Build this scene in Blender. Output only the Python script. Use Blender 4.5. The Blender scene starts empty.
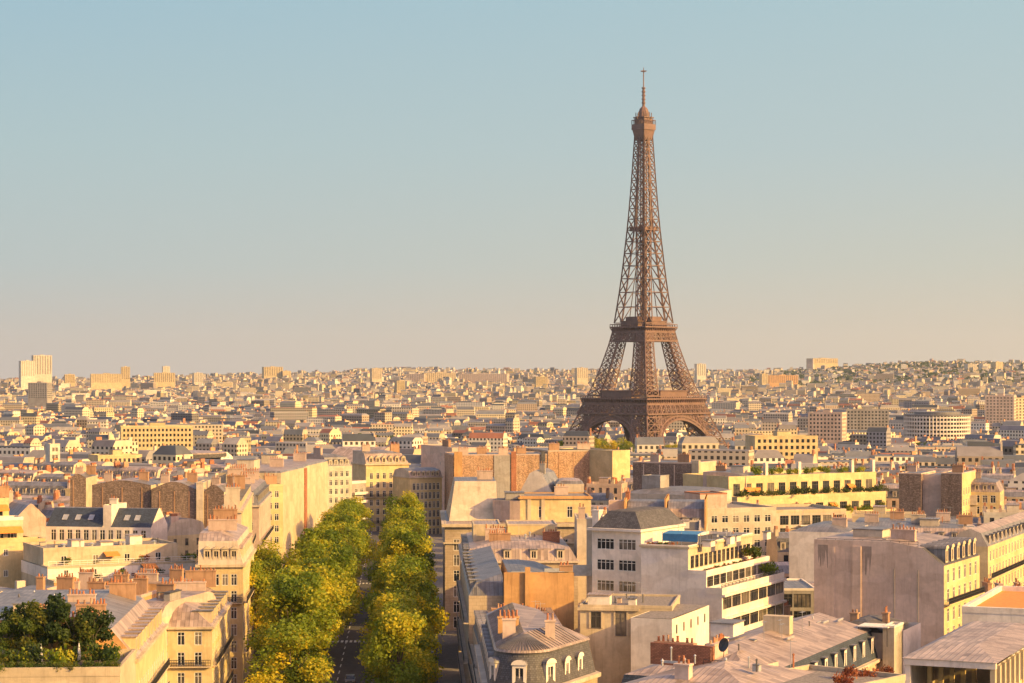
import bpy, math, random
import numpy as np
from math import sin, cos, pi, radians, hypot, atan2
random.seed(7)
RNG = np.random.default_rng(11)
SC = bpy.context.scene
COL = SC.collection

# ------------------------------------------------------------------ camera, sky, sun, exposure
F, HZ, CAMZ = 2125.0, 374.0, 52.0          # focal length in pixels, horizon row, eye height
cam = bpy.data.cameras.new('camera')
cam.sensor_width = 36.0
cam.lens = 36.0 * F / 1024.0
cam.shift_y = (HZ - 341.5) / 1024.0
cam.clip_start = 1.0
cam.clip_end = 60000.0
camo = bpy.data.objects.new('camera', cam)
camo.location = (0, 0, CAMZ)
camo.rotation_euler = (pi / 2, 0, 0)
COL.objects.link(camo)
SC.camera = camo

SUN_ELEV, SUN_PHI = radians(23), radians(28)     # phi: how far the sun stands behind the camera's right shoulder
to_sun = (cos(SUN_ELEV) * cos(SUN_PHI), -cos(SUN_ELEV) * sin(SUN_PHI), sin(SUN_ELEV))
world = bpy.data.worlds.new('World')
SC.world = world
world.use_nodes = True
wn, wl = world.node_tree.nodes, world.node_tree.links
for n in list(wn):
    wn.remove(n)
wout = wn.new('ShaderNodeOutputWorld')
wbg = wn.new('ShaderNodeBackground')
sky = wn.new('ShaderNodeTexSky')
sky.sky_type = 'NISHITA'
sky.sun_disc = False
sky.sun_elevation = SUN_ELEV
sky.sun_rotation = atan2(to_sun[0], to_sun[1])
sky.altitude = 100
sky.air_density = 1.0
sky.dust_density = 3.0
sky.ozone_density = 1.2
wbg.inputs['Strength'].default_value = 0.15
EXPO = 0.56
# the evening haze layer: low in the sky the Nishita colours give way to dusty blue and, at the horizon, warm beige
tc = wn.new('ShaderNodeTexCoord')
sx_ = wn.new('ShaderNodeSeparateXYZ'); wl.new(tc.outputs['Generated'], sx_.inputs[0])
def wramp(stops):
    r = wn.new('ShaderNodeValToRGB'); e = r.color_ramp.elements
    while len(e) < len(stops): e.new(0.5)
    for i, (p, c) in enumerate(stops):
        e[i].position = p
        e[i].color = (*[(x / 255.0 / 12.92 if x < 10 else ((x / 255.0 + 0.055) / 1.055) ** 2.4) / 0.15 / 2 ** EXPO * 0.25 * 1.06 for x in c], 1)
    return r
def wmath(op, a, b, clamp=False):
    o = wn.new('ShaderNodeMath'); o.operation = op; o.use_clamp = clamp
    for i, x in enumerate((a, b)):
        if isinstance(x, (int, float)): o.inputs[i].default_value = x
        else: wl.new(x, o.inputs[i])
    return o.outputs[0]
zz = wmath('MULTIPLY', sx_.outputs[2], 4.0)
cold = wramp([(0.0, (200, 188, 177)), (0.06, (197, 189, 178)), (0.20, (182, 192, 190)), (0.42, (172, 193, 196)), (0.70, (157, 188, 201)), (1.0, (138, 180, 205))])
warm = wramp([(0.0, (217, 198, 173)), (0.06, (216, 200, 176)), (0.20, (200, 199, 184)), (0.42, (183, 197, 197)), (0.70, (172, 196, 201)), (1.0, (160, 190, 205))])
wl.new(zz, cold.inputs[0]); wl.new(zz, warm.inputs[0])
side = wmath('ADD', wmath('MULTIPLY', sx_.outputs[0], 1.9), 0.42, True)
mx1 = wn.new('ShaderNodeMix'); mx1.data_type = 'RGBA'
wl.new(side, mx1.inputs[0]); wl.new(cold.outputs[0], mx1.inputs[6]); wl.new(warm.outputs[0], mx1.inputs[7])
sc4 = wn.new('ShaderNodeVectorMath'); sc4.operation = 'SCALE'; sc4.inputs['Scale'].default_value = 4.0
wl.new(mx1.outputs[2], sc4.inputs[0])
hi = wmath('MULTIPLY', wmath('SUBTRACT', sx_.outputs[2], 0.24), 4.0, True)
mx2 = wn.new('ShaderNodeMix'); mx2.data_type = 'RGBA'
ambient_tint = wn.new('ShaderNodeMix'); ambient_tint.data_type = 'RGBA'; ambient_tint.blend_type = 'MULTIPLY'; ambient_tint.inputs[0].default_value = 1.0  # warms and brightens the upper sky to lift the ambient light
wl.new(sky.outputs[0], ambient_tint.inputs[6]); ambient_tint.inputs[7].default_value = (1.95, 1.32, 1.12, 1)
wl.new(hi, mx2.inputs[0]); wl.new(sc4.outputs[0], mx2.inputs[6]); wl.new(ambient_tint.outputs[2], mx2.inputs[7])
wl.new(mx2.outputs[2], wbg.inputs['Color'])
wl.new(wbg.outputs[0], wout.inputs['Surface'])

sun = bpy.data.lights.new('sun', 'SUN')
sun.energy = 5.0
sun.angle = radians(0.5)
sun.color = (1.0, 0.625, 0.15)
suno = bpy.data.objects.new('sun', sun)
from mathutils import Vector, Matrix
suno.rotation_euler = Vector(to_sun).to_track_quat('Z', 'Y').to_euler()
suno.location = (300, -100, 400)
COL.objects.link(suno)

SC.view_settings.view_transform = 'Standard'
SC.view_settings.look = 'None'
SC.view_settings.exposure = EXPO
SC.view_settings.gamma = 1.0
SC.view_settings.use_curve_mapping = False
SC.cycles.use_denoising = True
SC.cycles.volume_bounces = 0
SC.cycles.max_bounces = 6
SC.cycles.diffuse_bounces = 3
SC.cycles.transparent_max_bounces = 4

# ------------------------------------------------------------------ helpers
def smooth(a, b, x):
    t = min(1.0, max(0.0, (x - a) / (b - a)))
    return t * t * (3 - 2 * t)

def ground(x, y):
    """terrain height: the slope down to the river, the flat left bank, the hills far behind"""
    z = -0.006 * min(y, 1000.0) - 17.0 * smooth(1000, 1450, y)
    if y > 4500:
        r = x / y
        t = smooth(4800, 9500, y)
        amp = 54 + 16 * sin(x * 0.0011 + 1.3) * smooth(6000, 9000, y)
        amp += 62 * smooth(0.10, 0.21, r)
        amp += 10 * math.exp(-((r + 0.05) / 0.035) ** 2)
        amp -= 10 * smooth(-0.10, -0.2, r)
        z += t * amp
        z -= 260 * smooth(10200, 14500, y)
    return z

def wx(px, Y):
    return (px - 512.0) / F * Y

def wz(py, Y):
    return CAMZ - (py - HZ) / F * Y

def proj(x, y, z):
    return 512 + F * x / y, HZ - F * (z - CAMZ) / y

class MB:
    """collects faces (welded vertices, material slots) and links them as one mesh object"""
    def __init__(s):
        s.v, s.k, s.f, s.m = [], {}, [], []
    def vi(s, p):
        k = (round(p[0] * 500), round(p[1] * 500), round(p[2] * 500))
        i = s.k.get(k)
        if i is None:
            i = s.k[k] = len(s.v)
            s.v.append((p[0], p[1], p[2]))
        return i
    def face(s, pts, m=0):
        ids = []
        for p in pts:
            i = s.vi(p)
            if i not in ids:
                ids.append(i)
        if len(ids) >= 3:
            s.f.append(ids)
            s.m.append(m)
    def box(s, x0, x1, y0, y1, z0, z1, m=0, bottom=True, top=True, mt=None):
        a, b, c, d = (x0, y0), (x1, y0), (x1, y1), (x0, y1)
        for p, q in ((a, b), (b, c), (c, d), (d, a)):
            s.face([(*p, z0), (*q, z0), (*q, z1), (*p, z1)], m)
        if top:
            s.face([(*a, z1), (*b, z1), (*c, z1), (*d, z1)], m if mt is None else mt)
        if bottom:
            s.face([(*d, z0), (*c, z0), (*b, z0), (*a, z0)], m)
    def prism(s, poly, z0, z1, m=0, mt=None, bottom=False):
        n = len(poly)
        for i in range(n):
            p, q = poly[i], poly[(i + 1) % n]
            s.face([(*p, z0), (*q, z0), (*q, z1), (*p, z1)], m)
        s.face([(*p, z1) for p in poly], m if mt is None else mt)
        if bottom:
            s.face([(*p, z0) for p in reversed(poly)], m)
    def loft(s, pa, za, pb, zb, m=0):
        n = len(pa)
        for i in range(n):
            j = (i + 1) % n
            s.face([(*pa[i], za), (*pa[j], za), (*pb[j], zb), (*pb[i], zb)], m)
    def tube(s, p, q, r0, r1, n=6, m=0, caps=True):
        p, q = Vector(p), Vector(q)
        d = (q - p)
        if d.length < 1e-6:
            return
        d.normalize()
        u = d.cross(Vector((0, 0, 1)))
        if u.length < 1e-3:
            u = Vector((1, 0, 0))
        u.normalize()
        w = d.cross(u)
        A, B = [], []
        for k in range(n):
            a = 2 * pi * k / n + pi / n
            o = u * cos(a) + w * sin(a)
            A.append(p + o * r0)
            B.append(q + o * r1)
        for k in range(n):
            j = (k + 1) % n
            s.face([A[j], A[k], B[k], B[j]], m)
        if caps:
            s.face(A, m)
            s.face(list(reversed(B)), m)
    def bar(s, p, q, t, m=0):
        s.tube(p, q, t * 0.7, t * 0.7, 4, m, False)
    def mesh(s, name, mats):
        me = bpy.data.meshes.new(name)
        me.from_pydata(s.v, [], s.f)
        for mt in mats:
            me.materials.append(mt)
        me.polygons.foreach_set('material_index', s.m)
        uvs(me)
        me.update()
        return me
    def build(s, name, mats, parent=None, loc=(0, 0, 0), rz=0.0):
        if not s.f:
            return None
        if not isinstance(mats, (list, tuple)):
            mats = [mats]
        return put(name, s.mesh(name, mats), parent, loc, rz)

def uvs(me):
    """metric UVs: u runs level along each face, v up its slope"""
    np_ = len(me.polygons)
    nl = len(me.loops)
    co = np.empty(len(me.vertices) * 3); me.vertices.foreach_get('co', co); co = co.reshape(-1, 3)
    nr = np.empty(np_ * 3); me.polygons.foreach_get('normal', nr); nr = nr.reshape(-1, 3)
    vi = np.empty(nl, dtype=np.int32); me.loops.foreach_get('vertex_index', vi)
    lt = np.empty(np_, dtype=np.int32); me.polygons.foreach_get('loop_total', lt)
    n = np.repeat(nr, lt, axis=0)
    t = np.stack([-n[:, 1], n[:, 0], np.zeros(nl)], 1)
    ln = np.linalg.norm(t, axis=1)
    flat = ln < 0.02
    t[flat] = (1, 0, 0)
    ln[flat] = 1
    t /= ln[:, None]
    b = np.cross(n, t)
    p = co[vi]
    uv = np.stack([(p * t).sum(1), (p * b).sum(1)], 1)
    lay = me.uv_layers.new(name='UVMap')
    lay.data.foreach_set('uv', uv.ravel())

def put(name, me, parent=None, loc=(0, 0, 0), rz=0.0, scale=None):
    o = bpy.data.objects.new(name, me)
    COL.objects.link(o)
    o.location = loc
    o.rotation_euler = (0, 0, rz)
    if scale:
        o.scale = scale
    if parent is not None:
        o.parent = parent
    return o

def tag(o, label=None, cat=None, group=None, kind=None):
    if label: o['label'] = label
    if cat: o['category'] = cat
    if group: o['group'] = group
    if kind: o['kind'] = kind
    return o

def thing(name, label, cat, loc, rz=0.0, group=None):
    o = bpy.data.objects.new(name, None)
    COL.objects.link(o)
    o.location = loc
    o.rotation_euler = (0, 0, rz)
    o.empty_display_size = 0.5
    return tag(o, label, cat, group)

# ------------------------------------------------------------------ materials
class NT:
    def __init__(s, name):
        s.mat = bpy.data.materials.new(name)
        s.mat.use_nodes = True
        s.t = s.mat.node_tree
        s.p = s.t.nodes['Principled BSDF']
        s.out = s.t.nodes['Material Output']
    def n(s, typ, **kw):
        o = s.t.nodes.new(typ)
        for k, v in kw.items():
            setattr(o, k, v)
        return o
    def l(s, a, b):
        s.t.links.new(a, b)
    def math(s, op, a, b=None, clamp=False):
        o = s.n('ShaderNodeMath', operation=op, use_clamp=clamp)
        for i, x in enumerate((a, b)):
            if x is None: continue
            if isinstance(x, (int, float)): o.inputs[i].default_value = x
            else: s.l(x, o.inputs[i])
        return o.outputs[0]
    def uv(s):
        return s.n('ShaderNodeUVMap', uv_map='UVMap').outputs[0]
    def pos(s):
        return s.n('ShaderNodeNewGeometry').outputs['Position']
    def scale(s, v, sc):
        o = s.n('ShaderNodeVectorMath', operation='MULTIPLY')
        s.l(v, o.inputs[0]); o.inputs[1].default_value = sc
        return o.outputs[0]
    def noise(s, vec, scale, detail=3.0, rough=0.6):
        o = s.n('ShaderNodeTexNoise')
        o.inputs['Scale'].default_value = scale
        o.inputs['Detail'].default_value = detail
        o.inputs['Roughness'].default_value = rough
        s.l(vec, o.inputs['Vector'])
        return o.outputs['Fac']
    def ramp(s, fac, stops):
        o = s.n('ShaderNodeValToRGB')
        e = o.color_ramp.elements
        while len(e) < len(stops):
            e.new(0.5)
        for i, (p, c) in enumerate(stops):
            e[i].position = p
            e[i].color = (*c, 1) if len(c) == 3 else c
        s.l(fac, o.inputs[0])
        return o.outputs[0]
    def mix(s, fac, a, b, mode='MIX'):
        o = s.n('ShaderNodeMix', data_type='RGBA', blend_type=mode)
        for i, x in ((0, fac), (6, a), (7, b)):
            if isinstance(x, (int, float)): o.inputs[i].default_value = x
            elif isinstance(x, tuple): o.inputs[i].default_value = (*x, 1)
            else: s.l(x, o.inputs[i])
        return o.outputs[2]
    def bump(s, h, strength=0.3, dist=0.05):
        o = s.n('ShaderNodeBump')
        o.inputs['Strength'].default_value = strength
        o.inputs['Distance'].default_value = dist
        s.l(h, o.inputs['Height'])
        s.l(o.outputs[0], s.p.inputs['Normal'])

def g3(v): return (v, v, v)

def render_wall(name, c, dirt=0.35, vary=0.0, rough=0.85, courses=0.0):
    """plaster or ashlar: soft blotches, rain streaks, optional course joints"""
    m = NT(name)
    uv = m.uv()
    big = m.noise(m.pos(), 0.12, 3)
    fine = m.noise(m.pos(), 1.6, 4)
    streak = m.noise(m.scale(uv, (1.1, 0.10, 1.0)), 1.0, 5, 0.75)
    patch = m.noise(m.scale(uv, (0.16, 0.22, 1.0)), 1.0, 2, 0.4)
    col = m.mix(1.0, c, m.ramp(big, [(0.3, g3(0.82)), (0.7, g3(1.08))]), 'MULTIPLY')
    col = m.mix(1.0, col, m.ramp(fine, [(0.25, g3(0.86)), (0.75, g3(1.06))]), 'MULTIPLY')
    s = m.ramp(streak, [(0.50, g3(1.0)), (0.75, (1 - dirt, 1 - dirt * 1.05, 1 - dirt * 1.1))])
    col = m.mix(1.0, col, m.ramp(patch, [(0.47, g3(1.0)), (0.50, (0.90, 0.885, 0.87)), (0.62, (0.90, 0.885, 0.87)), (0.65, (1.04, 1.02, 1.0))]), 'MULTIPLY')
    col = m.mix(1.0, col, s, 'MULTIPLY')
    if courses:
        b = m.n('ShaderNodeTexBrick')
        m.l(uv, b.inputs['Vector'])
        b.inputs['Scale'].default_value = 1.0
        b.inputs['Brick Width'].default_value = courses * 2.2
        b.inputs['Row Height'].default_value = courses
        b.inputs['Mortar Size'].default_value = 0.025
        b.inputs['Color1'].default_value = (1, 1, 1, 1)
        b.inputs['Color2'].default_value = (0.9, 0.88, 0.86, 1)
        b.inputs['Mortar'].default_value = (0.68, 0.66, 0.64, 1)
        col = m.mix(1.0, col, b.outputs['Color'], 'MULTIPLY')
    if vary:
        r = m.n('ShaderNodeObjectInfo').outputs['Random']
        col = m.mix(1.0, col, m.ramp(r, [(0.0, (1 - vary, 1 - vary * 1.1, 1 - vary * 1.2)), (0.5, g3(1.0)), (1.0, (1 + vary * 0.4,) * 3)]), 'MULTIPLY')
    m.l(col, m.p.inputs['Base Color'])
    m.p.inputs['Roughness'].default_value = rough
    m.bump(fine, 0.25, 0.05)
    return m.mat

def rubble_wall(name, c, c2, size=1.0):
    """rough party wall of uneven stones under worn plaster"""
    m = NT(name)
    uv = m.uv()
    v = m.n('ShaderNodeTexVoronoi', feature='F1')
    v.inputs['Scale'].default_value = 2.4 / size
    m.l(m.scale(uv, (1.0, 1.5, 1.0)), v.inputs['Vector'])
    sep = m.n('ShaderNodeSeparateColor')
    m.l(v.outputs['Color'], sep.inputs[0])
    big = m.noise(uv, 0.16, 4, 0.7)
    col = m.ramp(sep.outputs[0], [(0.0, tuple(x * 0.72 for x in c)), (0.5, c), (1.0, tuple(min(1, x * 1.3) for x in c))])
    col = m.mix(m.ramp(big, [(0.44, g3(0.0)), (0.62, g3(0.75))]), col, c2)
    e = m.ramp(v.outputs['Distance'], [(0.25, g3(1.0)), (0.62, g3(0.62))])
    col = m.mix(1.0, col, e, 'MULTIPLY')
    streak = m.noise(m.scale(uv, (0.9, 0.05, 1.0)), 1.0, 3, 0.7)
    col = m.mix(1.0, col, m.ramp(streak, [(0.48, g3(1.0)), (0.7, g3(0.66))]), 'MULTIPLY')
    m.l(col, m.p.inputs['Base Color'])
    m.p.inputs['Roughness'].default_value = 0.95
    m.bump(sep.outputs[0], 0.6, 0.12)
    return m.mat

def seam_roof(name, c, pitch=0.65, rough=0.45, metal=0.0, vary=0.15):
    """sheet zinc with standing seams running down the slope, weathered sheet by sheet"""
    m = NT(name)
    uv = m.uv()
    sx = m.n('ShaderNodeSeparateXYZ'); m.l(uv, sx.inputs[0])
    f = m.math('FRACT', m.math('DIVIDE', sx.outputs[0], pitch))
    d = m.math('ABSOLUTE', m.math('SUBTRACT', f, 0.5))
    seam = m.ramp(d, [(0.36, g3(0.0)), (0.44, g3(1.0)), (0.5, g3(1.0))])
    cell = m.n('ShaderNodeTexWhiteNoise', noise_dimensions='2D')
    cmb = m.n('ShaderNodeCombineXYZ')
    m.l(m.math('FLOOR', m.math('DIVIDE', sx.outputs[0], pitch)), cmb.inputs[0])
    m.l(m.math('FLOOR', m.math('DIVIDE', sx.outputs[1], 2.0)), cmb.inputs[1])
    m.l(cmb.outputs[0], cell.inputs['Vector'])
    big = m.noise(m.pos(), 0.35, 4, 0.65)
    col = m.mix(1.0, c, m.ramp(cell.outputs[0], [(0.0, g3(0.70)), (0.6, g3(1.0)), (1.0, g3(1.22))]), 'MULTIPLY')
    col = m.mix(1.0, col, m.ramp(big, [(0.32, (0.62, 0.58, 0.55)), (0.5, g3(0.98)), (0.7, g3(1.14))]), 'MULTIPLY')
    col = m.mix(m.math('MULTIPLY', seam, 0.55), col, tuple(x * 0.5 for x in c))
    if vary:
        r = m.n('ShaderNodeObjectInfo').outputs['Random']
        col = m.mix(1.0, col, m.ramp(r, [(0.0, (1 - vary, 1 - vary, 1 - vary * .9)), (1.0, (1 + vary, 1 + vary * .9, 1 + vary * .8))]), 'MULTIPLY')
    m.l(col, m.p.inputs['Base Color'])
    m.p.inputs['Roughness'].default_value = rough
    m.p.inputs['Metallic'].default_value = metal
    m.bump(seam, 0.5, 0.06)
    return m.mat

def tile_roof(name, c, w=0.3, h=0.22, vary=0.3):
    m = NT(name)
    b = m.n('ShaderNodeTexBrick')
    m.l(m.uv(), b.inputs['Vector'])
    b.inputs['Scale'].default_value = 1.0
    b.inputs['Brick Width'].default_value = w
    b.inputs['Row Height'].default_value = h
    b.inputs['Mortar Size'].default_value = 0.02
    b.inputs['Color1'].default_value = (*[x * (1 + vary) for x in c], 1)
    b.inputs['Color2'].default_value = (*[x * (1 - vary) for x in c], 1)
    b.inputs['Mortar'].default_value = (*[x * 0.4 for x in c], 1)
    big = m.noise(m.pos(), 0.5, 4)
    col = m.mix(1.0, b.outputs['Color'], m.ramp(big, [(0.3, g3(0.75)), (0.7, g3(1.15))]), 'MULTIPLY')
    m.l(col, m.p.inputs['Base Color'])
    m.p.inputs['Roughness'].default_value = 0.7
    m.bump(b.outputs['Fac'], 0.3, 0.03)
    return m.mat

def plain(name, c, rough=0.7, metal=0.0, vary=0.2, scale=2.0):
    m = NT(name)
    f = m.noise(m.pos(), scale, 4)
    col = m.mix(1.0, c, m.ramp(f, [(0.3, g3(1 - vary)), (0.7, g3(1 + vary * 0.6))]), 'MULTIPLY')
    m.l(col, m.p.inputs['Base Color'])
    m.p.inputs['Roughness'].default_value = rough
    m.p.inputs['Metallic'].default_value = metal
    return m.mat

def glass(name):
    """window glass: dark room behind, some with pale curtains"""
    m = NT(name)
    r = m.n('ShaderNodeObjectInfo').outputs['Random']
    cv = m.noise(m.pos(), 0.45, 2)
    k = m.math('ADD', m.math('MULTIPLY', r, 0.6), m.math('MULTIPLY', cv, 0.6))
    col = m.ramp(k, [(0.52, (0.012, 0.017, 0.026)), (0.72, (0.03, 0.034, 0.042)), (0.88, (0.20, 0.17, 0.14))])
    m.l(col, m.p.inputs['Base Color'])
    m.p.inputs['Roughness'].default_value = 0.08
    m.p.inputs['IOR'].default_value = 1.6
    return m.mat

def leaf_mat(name, dark, mid, gold):
    m = NT(name)
    a = m.n('ShaderNodeAttribute', attribute_name='tint')
    sep = m.n('ShaderNodeSeparateColor'); m.l(a.outputs['Color'], sep.inputs[0])
    r = m.n('ShaderNodeObjectInfo').outputs['Random']
    k = m.math('ADD', m.math('MULTIPLY', sep.outputs[0], 0.75), m.math('MULTIPLY', r, 0.25))
    col = m.ramp(k, [(0.15, dark), (0.5, mid), (0.92, gold)])
    m.l(col, m.p.inputs['Base Color'])
    m.p.inputs['Roughness'].default_value = 0.6
    m.p.inputs['Specular IOR Level'].default_value = 0.25
    tr = m.n('ShaderNodeBsdfTranslucent')
    m.l(m.mix(1.0, col, (1.5, 1.35, 0.5), 'MULTIPLY'), tr.inputs['Color'])
    mx = m.n('ShaderNodeMixShader'); mx.inputs[0].default_value = 0.42
    m.l(m.p.outputs[0], mx.inputs[1]); m.l(tr.outputs[0], mx.inputs[2])
    m.l(mx.outputs[0], m.out.inputs['Surface'])
    return m.mat

def far_wall(name):
    """walls of the distant city: colour per building from the mesh, window openings in rows"""
    m = NT(name)
    a = m.n('ShaderNodeAttribute', attribute_name='tint')
    uv = m.uv()
    b = m.n('ShaderNodeTexBrick', offset=0.0)
    m.l(uv, b.inputs['Vector'])
    b.inputs['Scale'].default_value = 1.0
    b.inputs['Brick Width'].default_value = 2.9
    b.inputs['Row Height'].default_value = 3.1
    b.inputs['Mortar Size'].default_value = 0.72
    b.inputs['Mortar Smooth'].default_value = 0.0
    for k in ('Color1', 'Color2'):
        b.inputs[k].default_value = (0.07, 0.07, 0.08, 1)
    b.inputs['Mortar'].default_value = (1, 1, 1, 1)
    col = m.mix(1.0, a.outputs['Color'], b.outputs['Color'], 'MULTIPLY')
    m.l(col, m.p.inputs['Base Color'])
    m.p.inputs['Roughness'].default_value = 0.85
    return m.mat

def attr_mat(name, rough=0.7):
    m = NT(name)
    a = m.n('ShaderNodeAttribute', attribute_name='tint')
    f = m.noise(m.pos(), 0.2, 3)
    m.l(m.mix(1.0, a.outputs['Color'], m.ramp(f, [(0.3, g3(0.8)), (0.7, g3(1.1))]), 'MULTIPLY'), m.p.inputs['Base Color'])
    m.p.inputs['Roughness'].default_value = rough
    return m.mat

def pot_mat(name):
    """chimney pots differ one by one: orange clay, sooty, buff"""
    m = NT(name)
    rr = m.n('ShaderNodeObjectInfo').outputs['Random']
    col = m.ramp(rr, [(0.0, (0.40, 0.14, 0.06)), (0.45, (0.46, 0.18, 0.08)), (0.6, (0.20, 0.09, 0.06)), (0.8, (0.50, 0.30, 0.18)), (1.0, (0.33, 0.11, 0.05))])
    f = m.noise(m.pos(), 2.0, 3)
    m.l(m.mix(1.0, col, m.ramp(f, [(0.3, g3(0.6)), (0.7, g3(1.15))]), 'MULTIPLY'), m.p.inputs['Base Color'])
    m.p.inputs['Roughness'].default_value = 0.85
    return m.mat

M = dict(
    cream=render_wall('cream_stone', (0.60, 0.49, 0.34), 0.35, courses=0.0),
    ashlar=render_wall('ashlar', (0.52, 0.41, 0.29), 0.35, courses=0.55),
    yellow=render_wall('yellow_render', (0.68, 0.53, 0.28), 0.28),
    white=render_wall('white_render', (0.82, 0.73, 0.645), 0.22),
    offwhite=render_wall('offwhite_render', (0.58, 0.49, 0.39), 0.35),
    pink=render_wall('pink_render', (0.56, 0.42, 0.35), 0.35),
    mauve=render_wall('mauve_render', (0.66, 0.50, 0.41), 0.28),
    ochre=render_wall('ochre_render', (0.58, 0.33, 0.14), 0.45),
    stack=render_wall('sooty_stack', (0.44, 0.26, 0.155), 0.6),
    stain=render_wall('damp_stained_render', (0.33, 0.26, 0.22), 0.5),
    grey=render_wall('grey_render', (0.36, 0.33, 0.31), 0.4),
    cream_v=render_wall('cream_stone_varied', (0.60, 0.49, 0.34), 0.3, vary=0.28),
    white_v=render_wall('white_render_varied', (0.68, 0.61, 0.50), 0.25, vary=0.18),
    yellow_v=render_wall('yellow_stone_varied', (0.65, 0.51, 0.29), 0.3, vary=0.2),
    pink_v=render_wall('pink_stone_varied', (0.55, 0.40, 0.31), 0.35, vary=0.2),
    rubble=rubble_wall('brown_rubble', (0.27, 0.19, 0.15), (0.36, 0.26, 0.21)),
    rubble_p=rubble_wall('pink_rubble', (0.54, 0.33, 0.20), (0.64, 0.43, 0.29)),
    brick=tile_roof('red_brick', (0.42, 0.16, 0.08), 0.4, 0.16, 0.2),
    zinc=seam_roof('zinc_sheet', (0.175, 0.165, 0.17)),
    zinc_p=seam_roof('weathered_zinc_sheet', (0.36, 0.275, 0.23)),
    zinc_d=seam_roof('dark_zinc_sheet', (0.20, 0.20, 0.22)),
    slate=tile_roof('slate_tiles', (0.095, 0.09, 0.098), 0.35, 0.25),
    slate_b=tile_roof('blue_slate_tiles', (0.045, 0.06, 0.09), 0.35, 0.25),
    terracotta=tile_roof('terracotta_tiles', (0.45, 0.17, 0.07)),
    gravel=plain('roof_gravel', (0.24, 0.21, 0.19), 0.95, vary=0.5, scale=3.0),
    tar=plain('roof_felt', (0.10, 0.09, 0.09), 0.9, vary=0.5, scale=1.2),
    pot=pot_mat('clay_pot'),
    frame=plain('white_frame', (0.72, 0.68, 0.62), 0.5),
    frame_d=plain('dark_frame', (0.10, 0.09, 0.085), 0.5),
    glass=glass('window_glass'),
    iron=plain('black_iron', (0.03, 0.03, 0.033), 0.5),
    metal=plain('galvanised_metal', (0.45, 0.45, 0.46), 0.4, 0.3),
    awning=plain('orange_canvas', (0.72, 0.26, 0.05), 0.8),
    tarp=plain('blue_tarpaulin', (0.05, 0.20, 0.40), 0.5),
    asphalt=plain('asphalt', (0.075, 0.072, 0.075), 0.9, vary=0.35, scale=0.8),
    paving=plain('paving', (0.17, 0.155, 0.14), 0.85, vary=0.3, scale=1.2),
    paint=plain('road_paint', (0.72, 0.70, 0.66), 0.7),
    tower_iron=plain('brown_painted_iron', (0.178, 0.104, 0.086), 0.6, vary=0.25, scale=0.2),
    bark=plain('bark', (0.11, 0.085, 0.06), 0.95),
    leaf=leaf_mat('plane_leaves', (0.095, 0.150, 0.015), (0.23, 0.285, 0.024), (0.72, 0.54, 0.03)),
    leaf_d=leaf_mat('dark_leaves', (0.028, 0.054, 0.016), (0.06, 0.09, 0.022), (0.15, 0.14, 0.03)),
    leaf_g=leaf_mat('garden_leaves', (0.04, 0.075, 0.015), (0.09, 0.13, 0.02), (0.22, 0.18, 0.03)),
    leaf_r=leaf_mat('red_leaves', (0.14, 0.04, 0.02), (0.33, 0.10, 0.06), (0.45, 0.20, 0.08)),
    far_wall=far_wall('far_walls'),
    far_roof=attr_mat('far_roofs'),
    rubber=plain('tyre_rubber', (0.02, 0.02, 0.02), 0.9),
    skin_white=plain('white_canvas', (0.75, 0.70, 0.62), 0.8),
)

# ------------------------------------------------------------------ building kit
_cache = {}

def win_mesh(w, h, style='white', kind='window'):
    """a casement: frame, glazing bars and recessed panes; local y runs into the wall"""
    key = (kind, round(w, 2), round(h, 2), style)
    if key in _cache:
        return _cache[key]
    b = MB()
    y0, y1, yp = 0.03, 0.13, 0.10
    t = 0.09
    b.box(-w / 2, -w / 2 + t, y0, y1, 0, h, 0)
    b.box(w / 2 - t, w / 2, y0, y1, 0, h, 0)
    b.box(-w / 2 + t, w / 2 - t, y0, y1, 0, t, 0)
    b.box(-w / 2 + t, w / 2 - t, y0, y1, h - t, h, 0)
    nb = max(1, int(round(w / 0.75)) - 1)
    for i in range(nb):
        x = -w / 2 + w * (i + 1) / (nb + 1)
        b.box(x - 0.045, x + 0.045, y0 + 0.01, y1 - 0.01, t, h - t, 0)
    if h > 1.7:
        b.box(-w / 2 + t, w / 2 - t, y0 + 0.02, y1 - 0.02, h * 0.7, h * 0.7 + 0.07, 0)
    b.face([(-w / 2, yp, 0), (w / 2, yp, 0), (w / 2, yp, h), (-w / 2, yp, h)], 1)
    me = b.mesh(kind, [M['frame'] if style == 'white' else M['frame_d'], M['glass']])
    _cache[key] = me
    return me

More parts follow.
